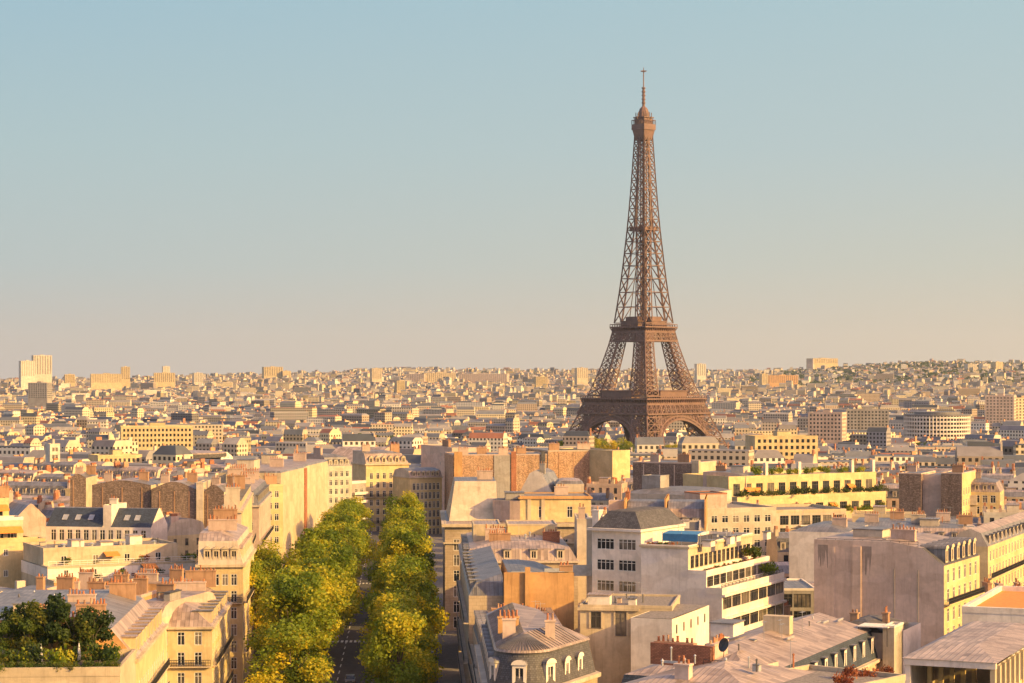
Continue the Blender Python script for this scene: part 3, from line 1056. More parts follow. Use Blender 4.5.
# ------------------------------------------------------------------ the iron tower
def lattice_tower():
    Yt = 1712.0
    Xt = wx(643.6, Yt)
    zt = ground(Xt, Yt)
    T = thing('lattice_tower', 'tall brown wrought iron lattice tower with four splayed legs, standing above the whole city', 'tower', (Xt, Yt, zt - 3.0), radians(45 - 0.5))
    iron = M['tower_iron']
    Hs = [0, 20, 40, 57, 80, 100, 115, 140, 160, 196, 230, 276, 290]
    Os = [57.5, 47.5, 39.2, 33.0, 25.4, 20.2, 17.2, 14.2, 12.2, 9.2, 7.1, 4.8, 4.4]
    Is = [34.0, 28.5, 22.6, 18.2, 14.0, 10.6, 8.6, 6.4, 4.6, 1.1, 0.5, 0.4, 0.4]
    o = lambda h: float(np.interp(h, Hs, Os))
    n = lambda h: float(np.interp(h, Hs, Is))
    def leg(sx, sy, hs, t, name, sub=False):
        b = MB()
        def ring(h):
            O, I = o(h), n(h)
            return [Vector((sx * O, sy * O, h)), Vector((sx * I, sy * O, h)), Vector((sx * I, sy * I, h)), Vector((sx * O, sy * I, h))]
        for a, c in zip(hs[:-1], hs[1:]):
            A, C = ring(a), ring(c)
            for i in range(4):
                j = (i + 1) % 4
                b.bar(A[i], C[i], t * 1.5)
                b.bar(A[i], A[j], t)
                b.bar(A[i], C[j], t * 0.9)
                b.bar(A[j], C[i], t * 0.9)
                if sub:
                    mA, mC = A[i].lerp(A[j], .5), C[i].lerp(C[j], .5)
                    mL, mR = A[i].lerp(C[i], .5), A[j].lerp(C[j], .5)
                    b.bar(mA, mC, t * .7); b.bar(mL, mR, t * .7)
                    for p, q in ((mA, mL), (mA, mR), (mC, mL), (mC, mR)):
                        b.bar(p, q, t * .55)
        A = ring(hs[-1])
        for i in range(4):
            b.bar(A[i], A[(i + 1) % 4], t)
        b.build(name, iron, T)
    for sx in (-1, 1):
        for sy in (-1, 1):
            leg(sx, sy, [0, 11, 22, 33, 44, 55], 0.70, 'leg', True)
            leg(sx, sy, [61, 69, 77, 85, 93, 101, 109, 115], 0.58, 'upper_leg', True)
            b = MB()
            b.box(sx * 57.5 - 25 * (sx > 0), sx * 57.5 + 25 * (sx < 0), sy * 57.5 - 25 * (sy > 0), sy * 57.5 + 25 * (sy < 0), -3, 1.5)
            b.build('masonry_base', M['ashlar'], T)
    # the shaft above the second platform: four slim legs that merge, braced across each face
    hs = [119.0]
    while hs[-1] < 270:
        hs.append(hs[-1] + max(4.6, 1.02 * (o(hs[-1]) - n(hs[-1]) * 0.5)))
    hs[-1] = 271.0
    b = MB()
    for a, c in zip(hs[:-1], hs[1:]):
        for k in range(4):
            R = Matrix.Rotation(k * pi / 2, 3, 'Z')
            def P(x, h, y=None):
                return R @ Vector((x, -(o(h) if y is None else y), h))
            for sgn in (-1, 1):
                xa0, xa1, xc0, xc1 = sgn * n(a), sgn * o(a), sgn * n(c), sgn * o(c)
                t = 0.62 if a < 200 else 0.52
                b.bar(P(xa1, a), P(xc1, c), t * 1.7)
                b.bar(P(xa0, a), P(xc0, c), t * 1.3)
                b.bar(P(xa0, a), P(xa1, a), t)
                b.bar(P(xa0, a), P(xc1, c), t * 0.95)
                b.bar(P(xa1, a), P(xc0, c), t * 0.95)
                # inner face of each leg
                if n(a) > 1.5:
                    b.bar(P(xa0, a, n(a)), P(xc0, c, n(c)), t)
                    b.bar(P(xa0, a), P(xc0, c, n(c)), t * .7)
            b.bar(P(-n(a), a), P(n(a), a), 0.55)
    b.build('shaft', iron, T)
    # lift column inside the shaft
    b = MB()
    for a in range(119, 270, 6):
        for (x, y) in ((-1.6, -1.6), (1.6, -1.6), (1.6, 1.6), (-1.6, 1.6)):
            b.bar((x, y, a), (x, y, a + 6), 0.7)
        b.bar((-1.6, -1.6, a), (1.6, 1.6, a + 6), 0.5); b.bar((1.6, -1.6, a), (-1.6, 1.6, a + 6), 0.5)
        b.bar((-1.6, -1.6, a), (1.6, -1.6, a), .5); b.bar((-1.6, 1.6, a), (1.6, 1.6, a), .5)
        b.bar((1.6, -1.6, a), (1.6, 1.6, a), .5); b.bar((-1.6, -1.6, a), (-1.6, 1.6, a), .5)
    b.build('lift_shaft', iron, T)
    b = MB()
    b.box(-8.0, 8.0, -8.0, 8.0, 193, 196.5)
    b.build('intermediate_platform', iron, T)

    def girder(b, k, h0, h1, half0, half1, npan, t, fill=0.25):
        R = Matrix.Rotation(k * pi / 2, 3, 'Z')
        P = lambda u, f: R @ Vector((-(half0 + (half1 - half0) * f) + 2 * (half0 + (half1 - half0) * f) * u, -(half0 + (half1 - half0) * f), h0 + (h1 - h0) * f))
        b.bar(P(0, 0), P(1, 0), t * 2); b.bar(P(0, 1), P(1, 1), t * 2); b.bar(P(0, .5), P(1, .5), t * .8)
        for i in range(npan):
            u, v = i / npan, (i + 1) / npan
            b.bar(P(u, 0), P(v, 1), t); b.bar(P(v, 0), P(u, 1), t); b.bar(P(u, 0), P(u, 1), t * 1.1)
            m = (u + v) / 2
            b.bar(P(m, 0), P(v, .5), t * .7); b.bar(P(m, 0), P(u, .5), t * .7); b.bar(P(m, 1), P(v, .5), t * .7); b.bar(P(m, 1), P(u, .5), t * .7)

    def platform(name, h0, h1, h2, half0, half1, over, npan, ribs, slab):
        b = MB()
        for k in range(4):
            girder(b, k, h0, h1, half0, half1, npan, 0.62)
            R = Matrix.Rotation(k * pi / 2, 3, 'Z')
            # frieze band behind, consoles, gallery
            for (z0_, z1_, hf, th) in ((h1, h1 + 1.6, half1 + 0.3, 0.8), (h2 - 0.8, h2 + 0.3, half1 + over, 0.7)):
                pts = []
                x = hf
                for (xx, yy) in ((-x, -x), (x, -x), (x - th, -x + th), (-x + th, -x + th)):
                    pts.append(R @ Vector((xx, yy, 0)))
                for i in range(4):
                    j = (i + 1) % 4
                    b.face([(pts[i].x, pts[i].y, z0_), (pts[j].x, pts[j].y, z0_), (pts[j].x, pts[j].y, z1_), (pts[i].x, pts[i].y, z1_)])
                b.face([(p.x, p.y, z1_) for p in pts]); b.face([(p.x, p.y, z0_) for p in reversed(pts)])
            for i in range(ribs + 1):
                u = -1 + 2 * i / ribs
                p = R @ Vector((u * (half1 + .2), -(half1 + .3), h1 + 1.2))
                q = R @ Vector((u * (half1 + over - .3), -(half1 + over - .2), h2 - .6))
                q0 = R @ Vector((u * (half1 + .2), -(half1 + .3), h2 - .6))
                b.bar(p, q, 0.75)
                b.bar(p, q0, 0.75)
                r0 = R @ Vector((u * (half1 + over - .3), -(half1 + over - .3), h2))
                b.bar(r0, r0 + Vector((0, 0, slab)), 0.4)
            e0 = R @ Vector((-(half1 + over - .3), -(half1 + over - .3), h2 + slab)); e1 = R @ Vector((half1 + over - .3, -(half1 + over - .3), h2 + slab))
            b.bar(e0, e1, 0.6)
            # shallow back wall of the gallery
            x = half1 - 0.6
            pts = [R @ Vector((-x, -x, 0)), R @ Vector((x, -x, 0))]
            b.face([(pts[0].x, pts[0].y, h1 + .4), (pts[1].x, pts[1].y, h1 + .4), (pts[1].x, pts[1].y, h2), (pts[0].x, pts[0].y, h2)])
        # deck with an open centre
        Of, If = half1 + over - 0.1, half1 * 0.42
        A = [(-Of, -Of), (Of, -Of), (Of, Of), (-Of, Of)]; B = [(-If, -If), (If, -If), (If, If), (-If, If)]
        for z, d in ((h2 - .2, 1), (h2 - .9, -1)):
            for i in range(4):
                j = (i + 1) % 4
                q = [(*A[i], z), (*A[j], z), (*B[j], z), (*B[i], z)]
                b.face(q if d > 0 else q[::-1])
        b.build(name, iron, T)
    platform('first_platform', 46.5, 54.0, 58.6, 38.0, 34.6, 1.6, 13, 26, 1.8)
    platform('second_platform', 104.5, 111.5, 115.8, 19.2, 17.6, 1.8, 6, 14, 2.0)
    # pavilions on the first deck, kiosks on the second
    for k in range(4):
        R = Matrix.Rotation(k * pi / 2, 3, 'Z')
        b = MB()
        def rbox(x0, x1, y0, y1, z0, z1, m=0):
            P = [R @ Vector((x, y, 0)) for x, y in ((x0, y0), (x1, y0), (x1, y1), (x0, y1))]
            b.prism([(p.x, p.y) for p in P], z0, z1, m)
        rbox(-16, 16, -32.2, -22, 58.7, 64.2)
        rbox(-16.6, 16.6, -32.8, -21.5, 64.2, 64.9)
        b.build('pavilion', iron, T)
        b = MB()
        rbox(-9, 9, -16.8, -10, 115.9, 120.0)
        rbox(-9.6, 9.6, -17.3, -9.6, 120.0, 120.6)
        rbox(-6, 6, -14, -9, 120.7, 124)
        b.build('kiosk', iron, T)
    # the great arch between each pair of legs, in the plane of the tower's face
    for k in range(4):
        R = Matrix.Rotation(k * pi / 2, 3, 'Z')
        b = MB()
        def P(x, h, back=0.0):
            return R @ Vector((x, -(o(h) - 0.2 - back), h))
        N = 26
        def arc(rad, i):
            th = pi * i / N
            return rad * cos(th) * 1.0, 10.0 + (rad - 1.6) * sin(th)
        for back in (0.0, 4.5):
            for i in range(N):
                for (ra, rb) in ((33.6, 36.4),):
                    (x0, h0), (x1, h1) = arc(ra, i), arc(ra, i + 1)
                    (X0, H0), (X1, H1) = arc(rb, i), arc(rb, i + 1)
                    b.bar(P(x0, h0, back), P(x1, h1, back), 1.5)
                    b.bar(P(X0, H0, back), P(X1, H1, back), 1.3)
                    b.bar(P(x0, h0, back), P(X1, H1, back), 0.6); b.bar(P(X0, H0, back), P(x1, h1, back), 0.6)
                    b.bar(P(x0, h0, back), P(X0, H0, back), 0.6)
        for i in range(N):                                       # soffit between the two ribs
            (x0, h0), (x1, h1) = arc(33.6, i), arc(33.6, i + 1)
            b.face([P(x0, h0), P(x1, h1), P(x1, h1, 4.5), P(x0, h0, 4.5)])
        b.build('arch', iron, T)
        b = MB()                                                  # lattice spandrels above it
        b.bar(P(-4, 44.6), P(4, 44.6), .6); b.bar(P(-4, 46.5), P(4, 46.5), .6)
        for sgn in (-1, 1):
            xs = [4 + 3.3 * i for i in range(8)]
            for x in xs:
                th = math.acos(min(1, x / 36.4))
                hb = 10.0 + 34.8 * sin(th)
                b.bar(P(sgn * x, hb), P(sgn * x, 46.5), 0.55)
                x2 = x + 3.3
                hb2 = 10.0 + 34.8 * sin(math.acos(min(1, x2 / 36.4)))
                b.bar(P(sgn * x, hb), P(sgn * x2, 46.5), 0.5); b.bar(P(sgn * x2, hb2), P(sgn * x, 46.5), 0.5)
                b.bar(P(sgn * x, (hb + 46.5) / 2), P(sgn * x2, (hb2 + 46.5) / 2), 0.45)
        b.build('spandrel', iron, T)
    # summit: corbelled cabin, upper deck, lantern, mast
    b = MB()
    sq = lambda h: [(-h, -h), (h, -h), (h, h), (-h, h)]
    b.loft(sq(4.8), 266, sq(6.4), 274.5)
    b.prism(sq(6.9), 274.5, 279.0, bottom=True)
    for k in range(4):
        R = Matrix.Rotation(k * pi / 2, 3, 'Z')
        for i in range(9):
            u = -6.8 + 1.7 * i
            b.bar(R @ Vector((u, -6.8, 279)), R @ Vector((u, -6.8, 282.4)), .35)
        b.bar(R @ Vector((-6.8, -6.8, 282.4)), R @ Vector((6.8, -6.8, 282.4)), .4)
    b.prism(sq(4.9), 279.0, 284.2)
    b.prism(sq(5.9), 284.2, 284.9, bottom=True)
    oct_ = lambda r: [(r * cos(2 * pi * i / 8 + pi / 8), r * sin(2 * pi * i / 8 + pi / 8)) for i in range(8)]
    b.prism(oct_(4.4), 284.9, 289.0)
    for z0_, r0, z1_, r1 in ((289.0, 4.4, 291.6, 3.4), (291.6, 3.4, 293.4, 1.6)):
        b.loft(oct_(r0), z0_, oct_(r1), z1_)
    for i in range(8):
        a = 2 * pi * i / 8
        b.bar((6.2 * cos(a), 6.2 * sin(a), 284.9), (6.2 * cos(a), 6.2 * sin(a), 288.5), 0.5)
        b.bar((6.7 * cos(a), 6.7 * sin(a), 282), (8.2 * cos(a), 8.2 * sin(a), 285.0), 0.5)
    b.build('summit_cabin', iron, T)
    b = MB()
    b.tube((0, 0, 293.2), (0, 0, 309), 1.25, 1.05, 8)
    for z in (296, 299, 302, 305, 308):
        b.tube((0, 0, z), (0, 0, z + .8), 1.7, 1.7, 8)
    b.tube((0, 0, 309), (0, 0, 321.5), 0.5, 0.42, 6)
    b.tube((0, 0, 321.5), (0, 0, 322.4), 1.6, 1.6, 8)
    b.bar((-3.0, 0, 322), (3.0, 0, 322), 0.5); b.bar((0, -3.0, 322), (0, 3.0, 322), 0.5)
    b.tube((0, 0, 322.4), (0, 0, 325), 0.35, 0.2, 6)
    b.build('antenna', iron, T)
    OCC.append([(Xt - 105, Yt - 105), (Xt + 105, Yt - 105), (Xt + 105, Yt + 105), (Xt - 105, Yt + 105)])
    LANDMARK.append(('iron tower', 643, 435))
lattice_tower()

# ------------------------------------------------------------------ buildings left of the avenue, from near to far
W = lambda n, rows, w, h, z, dz=3.1, **k: dict(n=n, rows=rows, w=w, h=h, z=z, dz=dz, **k)

def garden_house():
    B = Bld('apartment_building', 'building carrying a walled roof garden, with lit dormers along the avenue', 'building', (-75, 239.6), (120, 241.0), 52)
    zt = B.h(667, B.W, 0)
    Wd = B.W
    B.walls(0, Wd, 0, 16, -1, zt - 0.9, 'cream', {'r': W(5, 6, 1.2, 2.1, 2.2, 3.2)})
    B.flat(0, Wd, 0, 16, zt - 0.9, 'paving', 0.9, 'cream', 0.35, name='terrace')
    # rear wing with the sloping pink zinc mansard towards the avenue
    B.walls(0, Wd, 16, 52, -1, zt - 1.6, 'yellow', {'r': W(14, 6, 1.2, 2.1, 1.6, 3.2)})
    B.cornice(0, Wd, 16, 52, zt - 1.6, 0.45, 0.4, 'cream')
    B.mansard(0, Wd, 16.02, 52, zt - 1.2, 3.6, 3.0, 1.2, 4.0, 'r', 'zinc_p', 'zinc', 'ochre', {'r': 9}, ('yellow', 'zinc_p', 'flat', 'cream'), (1.7, 2.0))
    zr = zt + 2.4
    for k in range(3):
        B.balcony('r', 0, Wd, 16, 52, 7.8 + 3.2 * k, 0.7, 'cream', 0.02, 0.98)
    B.chimney(Wd - 12.5, Wd - 9.3, 16.2, 17.0, zr, zr + 2.4, 'ochre', 8)
    B.chimney(Wd - 8.0, Wd - 4.4, 22, 22.8, zr, zr + 2.2, 'ochre', 9)
    B.chimney(Wd - 11, Wd - 7.5, 36, 36.8, zr, zr + 2.0, 'pink', 8)
    B.chimney(Wd - 7, Wd - 3.5, 47, 47.8, zr, zr + 2.4, 'ochre', 8)
    B.hut(Wd - 16, Wd - 12, 24, 30, zr, 2.2, 'cream', 'zinc')
    B.walls(Wd - 9.6, Wd - 4.4, 15.2, 15.98, zt - .9, zr + 1.5, 'ochre', name='chimney_wall')
    for k in range(11):
        put('chimney_pot', pot_mesh(.6, .15), B.root, (Wd - 9.3 + .46 * k, 15.6, zr + 1.5), 0, (1, 1, .8 + .5 * random.random()))
    # skylights set in the slope
    for k in range(3):
        b = MB(); y = 18.3 + 1.5 * k
        x0, z0, x1, z1 = Wd - 3.25, zr - 0.9 + 1.2, Wd - 6.2, zr + 0.15 + 1.0
        b.box(Wd - 5.6, Wd - 3.9, y, y + 0.7, zr + 0.42, zr + 0.66, 0)
        b.build('skylight', M['glass'], B.root)
    B.clutter(2, Wd - 9, 18, 50, zr + .2, 26, 8)
    B.mark('roof garden', B.W * 0.75, 4, zt + 2)
    # the garden stands on the terrace
    zf = B.z0 + zt - 0.9
    def at(px, y):
        p = B.w2(B.x(px, y), y); return p.x, p.y
    kinds = [(28, 9, 1.1, 'dark bushy tree at the left end of the roof garden'), (52, 10, 1.2, 'dark rounded tree left of centre in the roof garden'), (74, 11, 1.2, 'dark full tree standing behind the white parasols on the roof garden'), (93, 11, 1.1, 'darkest tree of the roof garden, beside the orange wall'), (40, 13, 1.25, 'tall dark tree at the back of the roof garden, left one'), (63, 13.5, 1.3, 'tall dark tree at the back of the roof garden, middle one'), (84, 13, 1.2, 'tall dark tree at the back of the roof garden, right one'), (20, 13, 1.15, 'broad brownish tree at the back left of the roof garden'), (6, 10, 1.05, 'brownish half seen tree in the far left corner of the roof garden')]
    for i, (px, y, sc, lab) in enumerate(kinds):
        x_, y_ = at(px, y)
        tree(x_, y_, zf, lab, 'trees on the roof garden', i, sc, 'garden_tree', SMALL)
    for i in range(15):
        x_, y_ = at(4 + i * 7.6, 1.0)
        tag(put('hedge', BUSH['leaf_g'][i % 3], None, (x_, y_, zf), i * 1.3, (1.0, 0.8, 1.05)), 'clipped green hedge lining the front parapet of the roof garden', 'hedge', 'hedge along the roof garden parapet')
    for i, (px, y, k, s_, lab) in enumerate([(5, 4, 'leaf_g', 1.6, 'pale green shrub at the left edge of the roof garden'), (18, 5, 'leaf', 1.5, 'yellowish shrub behind the hedge, left of the first parasol'), (33, 4.5, 'leaf_d', 1.7, 'dark green shrub just left of the white parasol'), (62, 4, 'leaf', 1.7, 'golden shrub between the two closed parasols'), (72, 6, 'leaf_g', 1.5, 'green shrub under the dark trees, beside the right parasol'), (106, 4, 'leaf_g', 1.8, 'bright yellow-green shrub at the right end of the roof garden'), (112, 7, 'leaf', 1.5, 'brown-gold shrub against the foot of the pink roof'), (101, 8, 'leaf_d', 1.5, 'dark shrub in front of the orange wall')]):
        x_, y_ = at(px, y)
        bush(x_, y_, zf, lab, 'shrubs on the roof garden', k, s_, 1.25, i)
    for px, y, lab in ((41, 5, 'closed white parasol in the middle of the roof garden'), (79, 5.5, 'closed cream parasol at the right of the roof garden')):
        x_, y_ = at(px, y)
        t = thing('parasol', lab, 'parasol', (x_, y_, zf), 0, 'closed parasols')
        b = MB(); b.tube((0, 0, 0), (0, 0, 3.0), .04, .04, 6); b.build('pole', M['metal'], t)
        b = MB(); b.tube((0, 0, .9), (0, 0, 1.5), .16, .24, 8); b.tube((0, 0, 1.5), (0, 0, 2.95), .24, .05, 8); b.build('canopy', M['skin_white'], t)
    x_, y_ = at(92, 5)
    t = thing('planter', 'terracotta planter box near the right end of the roof garden', 'planter', (x_, y_, zf))
    b = MB(); b.box(-.6, .6, -.4, .4, 0, 1.0); b.build('box', M['pot'], t)
    put('foliage', BUSH['leaf_g'][1], t, (0, 0, 0.7), 0, (.6, .6, .6))
    for px, n in ((20, 1), (98, 2)):
        x_, y_ = at(px, 3.2)
        t = thing('garden_table', 'low grey garden table ' + ('at the left of the roof terrace' if n == 1 else 'by the terracotta planter'), 'table', (x_, y_, zf))
        b = MB(); b.box(-.8, .8, -.5, .5, .68, .74); b.build('tabletop', M['metal'], t)
        for sx in (-.7, .7):
            for sy in (-.4, .4):
                b = MB(); b.box(sx - .03, sx + .03, sy - .03, sy + .03, 0, .68); b.build('leg', M['metal'], t)
garden_house()

def corner_roof():
    B = Bld('apartment_building', 'pink zinc hipped roof at the bottom left corner, below the roof garden wall', 'building', (-40, 212), (98, 206), 20)
    zt = B.h(690, B.W, 0) - 3.6
    B.walls(0, B.W, 0, 20, -1, zt - 1.0, 'cream', {'r': W(5, 4, 1.2, 2.0, 2.2)})
    B.mansard(0, B.W, 0, 20, zt - 1.0, 1.2, 3.5, 1.3, 4.5, 'frbl', 'zinc_p', 'zinc_p')
corner_roof()

def hip_house():
    B = Bld('apartment_building', 'narrow yellow avenue house with a pink hipped zinc roof and windowed end wall', 'building', (150, 319.5), (212, 320), 34)
    z = B.h(629, B.W, 0)
    B.walls(0, B.W, 0, 34, -1, z, 'yellow', {'r': W(11, 5, 1.2, 2.2, 1.6, 3.05), 'f': W(3, 5, 1.1, 2.0, 1.6, 3.05)})
    B.cornice(0, B.W, 0, 34, z, 0.4, 0.35, 'cream')
    B.mansard(0, B.W, 0, 34, z + .35, 2.0, 2.4, 1.0, 2.6, 'frl', 'zinc_p', 'zinc_p', dorm={'r': 7}, dstyle=('cream', 'zinc', 'flat', 'yellow'), dsize=(1.5, 1.7))
    for k in (1, 3):
        B.balcony('r', 0, B.W, 0, 34, 1.5 + 3.05 * k, .7, 'cream', .02, .98)
        B.balcony('f', 0, B.W, 0, 34, 1.5 + 3.05 * k, .6, 'cream', .3, .98)
    B.chimney(1.0, 6.5, 20, 20.8, z + 3, z + 5.0, 'pink', 9)
    B.chimney(2.0, 7.0, 33, 33.8, z + 3, z + 5.6, 'ochre', 9)
    B.hut(0.6, 3.2, 6, 10, z + 3.2, 1.7, 'offwhite')
    B.antenna(4, 15, z + 3.3)
    B.mark('hipped pink roof', z=z)
hip_house()

def inner_house():
    B = Bld('apartment_building', 'low pink-roofed house with a glazed lean-to, between the roof garden and the hipped roof', 'building', (132, 318), (160, 317), 24)
    z = B.h(612, B.W, 0)
    B.walls(0, B.W, 0, 24, -1, z - 1, 'cream', {'f': W(2, 4, 1.2, 1.9, 2)})
    B.mansard(0, B.W, 0, 24, z - 1, 1.6, 2.0, .5, 2, 'fb', 'zinc_p', 'zinc_p', 'pink')
    B.chimney(.6, 3.4, 8, 8.8, z + .8, z + 3.2, 'ochre', 5)
    B.hut(3.2, B.W - .3, 4.6, 9, z + .8, 1.5, 'grey', 'slate')
inner_house()

def dormer_corner():
    B = Bld('apartment_building', 'yellow corner building with a pale mansard of four front dormers', 'building', (198, 368.5), (243, 369), 34)
    z = B.h(567, B.W, 0)
    B.walls(0, B.W, 0, 34, -1, z, 'yellow', {'f': W(4, 7, 1.05, 2.0, .8, 2.9), 'r': W(11, 7, 1.1, 2.0, .8, 2.9)})
    B.cornice(0, B.W, 0, 34, z, .45, .45, 'cream')
    B.mansard(0, B.W, 0, 34, z + .45, 4.0, 1.1, 1.2, 3.0, 'fr', 'offwhite', 'zinc_p', 'pink', {'f': 4, 'r': 10}, ('cream', 'zinc_p', 'gable', 'cream'), (1.25, 2.3))
    for k in (2, 5):
        B.balcony('r', 0, B.W, 0, 34, .75 + 2.9 * k, .75, 'cream', .01, .99)
    B.balcony('f', 0, B.W, 0, 34, .75 + 2.9 * 5, .7, 'cream', .05, .98)
    B.chimney(1, 6, 10, 10.8, z + 5.6, z + 7.4, 'pink', 8)
    B.chimney(.4, 4.8, 30, 30.8, z + 5.6, z + 8, 'ochre', 7)
    B.mark('four-dormer mansard', z=z)
dormer_corner()

def tall_yellow():
    B = Bld('apartment_building', 'tall narrow bright yellow avenue facade with dark balconies, beside the rubble walls', 'building', (224, 410.2), (241.5, 410.5), 64)
    z = B.h(513, B.W, 0)
    B.walls(0, B.W, 0, 64, -1, z, 'yellow', {'r': W(18, 8, 1.1, 2.1, .9, 3.0)}, m2=('mauve', 'fl'))
    B.cornice(0, B.W, 0, 64, z, .3, .4, 'cream')
    B.mansard(0, B.W, 0, 64, z + .4, 2.6, 2.2, .4, .6, 'r', 'zinc_p', 'zinc', 'offwhite', {'r': 14}, ('cream', 'zinc', 'flat', 'cream'), (1.2, 1.5))
    for k in (2, 4, 6):
        B.balcony('r', 0, B.W, 0, 64, .85 + 3.0 * k, .9, 'cream', .0, 1.)
    B.chimney(.3, 3.0, .3, 1.0, z + .3, z + 4.8, 'offwhite', 5)
    B.chimney(.4, 2.6, 40, 41, z + 2.5, z + 5.2, 'ochre', 4)
    B.mark('tall yellow facade', z=z)
tall_yellow()

def terraces():
    B = Bld('apartment_building', 'long cream building with stepped terraces and white railings facing the camera', 'building', (54, 384), (206, 397), 24)
    W_ = B.W
    z1, z2, z3 = B.h(579, None, 0), B.h(565, None, 4.5), B.h(548, None, 9)
    B.walls(0, W_, 0, 24, -1, z1, 'cream', {'f': W(8, 5, 1.4, 1.9, 1.4, 3.0)}, m2=('ochre', 'f'))
    B.walls(0, W_ - .6, 4.5, 24, z1 - .05, z2, 'white', {'f': W(5, 1, .9, 1.7, z1 + .05)})
    B.walls(.4, W_ - 2.6, 9, 24, z2 - .05, z3, 'cream', {'f': W(4, 1, 1.1, 1.7, z2 + .05)})
    B.flat(0, W_, 0, 4.5, z1, 'paving', .25, 'cream', name='terrace')
    B.flat(0, W_ - .6, 4.5, 9, z2, 'paving', .25, 'cream', name='terrace')
    B.flat(.4, W_ - 2.6, 9, 24, z3, 'gravel', .5, 'cream')
    B.rail((.2, .12), (W_ - .2, .12), z1 + .25, .9, 1.4, .07)
    B.rail((.2, 4.6), (W_ - .8, 4.6), z2 + .25, .9, 1.4, .07)
    # furniture and plants on the terraces
    n = 0
    names = ['small round shrub in a pot', 'bushy potted shrub', 'yellowing potted shrub', 'dark potted shrub', 'spreading potted shrub']
    for lev, (yy, zz, pxs) in (('lower', (2.4, z1, (68, 96, 122, 133, 152, 160, 180, 198))), ('upper', (7.0, z2, (66, 97, 140, 146, 168, 187, 193)))):
        for i, px in enumerate(pxs):
            p = B.w2(B.x(px, yy), yy)
            bush(p.x, p.y, B.z0 + zz, '%s, %s from the left on the %s white-railed terrace' % (names[n % 5], ['first', 'second', 'third', 'fourth', 'fifth', 'sixth', 'seventh', 'eighth'][i], lev), 'pots on the white-railed terraces', ['leaf_g', 'leaf_d', 'leaf', 'leaf_r'][n % 4], .7 + .3 * ((n * 7) % 3) / 2, 1.1, n % 3, 'potted_shrub')
            n += 1
    for i, (px, zz, yy) in enumerate(((150, z1, 3.2), (112, z2, 8))):
        x = B.x(px, yy)
        b = MB(); b.face([(x - 1.4, yy - .8, zz + 1.7), (x + 1.4, yy - .8, zz + 1.7), (x + 1.4, yy + 1.2, zz + 2.3), (x - 1.4, yy + 1.2, zz + 2.3)])
        b.face([(x - 1.4, yy - .8, zz + 1.45), (x + 1.4, yy - .8, zz + 1.45), (x + 1.4, yy - .8, zz + 1.7), (x - 1.4, yy - .8, zz + 1.7)])
        b.build('awning', M['awning'], B.root)
    for i, px in enumerate((60, 75, 88, 104, 120, 133, 150)):
        x = B.x(px, 14)
        if i % 2:
            B.hut(x - 1.2, x + 1.2, 12, 15, z3, .9 + .5 * (i % 3), 'white', 'zinc_p')
        else:
            B.vent(x, 11.5, z3, .8, .3)
    B.clutter(2, W_ - 4, 11, 22, z3, 20, 11)
    B.mark('stepped white terraces', z=z2)
terraces()

def slate_house():
    B = Bld('house', 'white courtyard house with two dark blue slate slopes and skylights', 'house', (46, 466), (151, 462), 11)
    z = B.h(527, None, 0); zr = B.h(508, None, 5.5)
    W_ = B.W
    B.walls(0, W_, 0, 11, -1, z, 'white', {'f': W(12, 6, 1.2, 2.4, 2.0, 3.4)})
    B.mansard(0, W_ * .54, 0, 11, z, zr - z, 5.0, .1, .5, 'fb', 'slate_b', 'zinc', 'white')
    B.mansard(W_ * .62, W_, 0, 11, z, zr - z, 5.0, .1, .5, 'fb', 'slate_b', 'zinc', 'white')
    B.walls(W_ * .54 + .01, W_ * .62 - .01, .4, 10, z - .2, zr + 1.0, 'white', name='fire_wall')
    for i, x in enumerate((3.0, 6.0, 9.0, 17.2, 19.6)):
        b = MB()
        t0, t1 = .35, .62
        f = lambda t, u: (u, 5.0 * t - .08, z + (zr - z) * t + .10)
        b.face([f(t0, x), f(t0, x + 1.1), f(t1, x + 1.1), f(t1, x)])
        for u in (x, x + 1.1):
            b.bar(f(t0, u), f(t1, u), .09)
        b.bar(f(t0, x), f(t0, x + 1.1), .09); b.bar(f(t1, x), f(t1, x + 1.1), .09)
        b.build('skylight', M['metal'], B.root)
    B.chimney(W_ * .545, W_ * .615, 4, 5, zr + 1.0, zr + 2.0, 'white', 3)
    B.mark('blue slate slopes', z=z)
    G = Bld('apartment_building', 'pale windowless gable beside the blue slate roof, behind the yellow blocks', 'building', (16, 452), (46, 455), 26)
    zg = G.h(510, G.W, 0)
    G.walls(0, G.W, 0, 26, -1, zg - 1.5, 'pink', {'r': W(6, 6, 1.1, 1.9, 2)})
    G.mansard(0, G.W, 0, 26, zg - 1.5, 2.6, 2.6, .4, 1, 'lr', 'zinc', 'zinc_p', 'pink')
    G.chimney(1, 3, 14, 14.8, zg + .6, zg + 3.2, 'pink', 4)
slate_house()

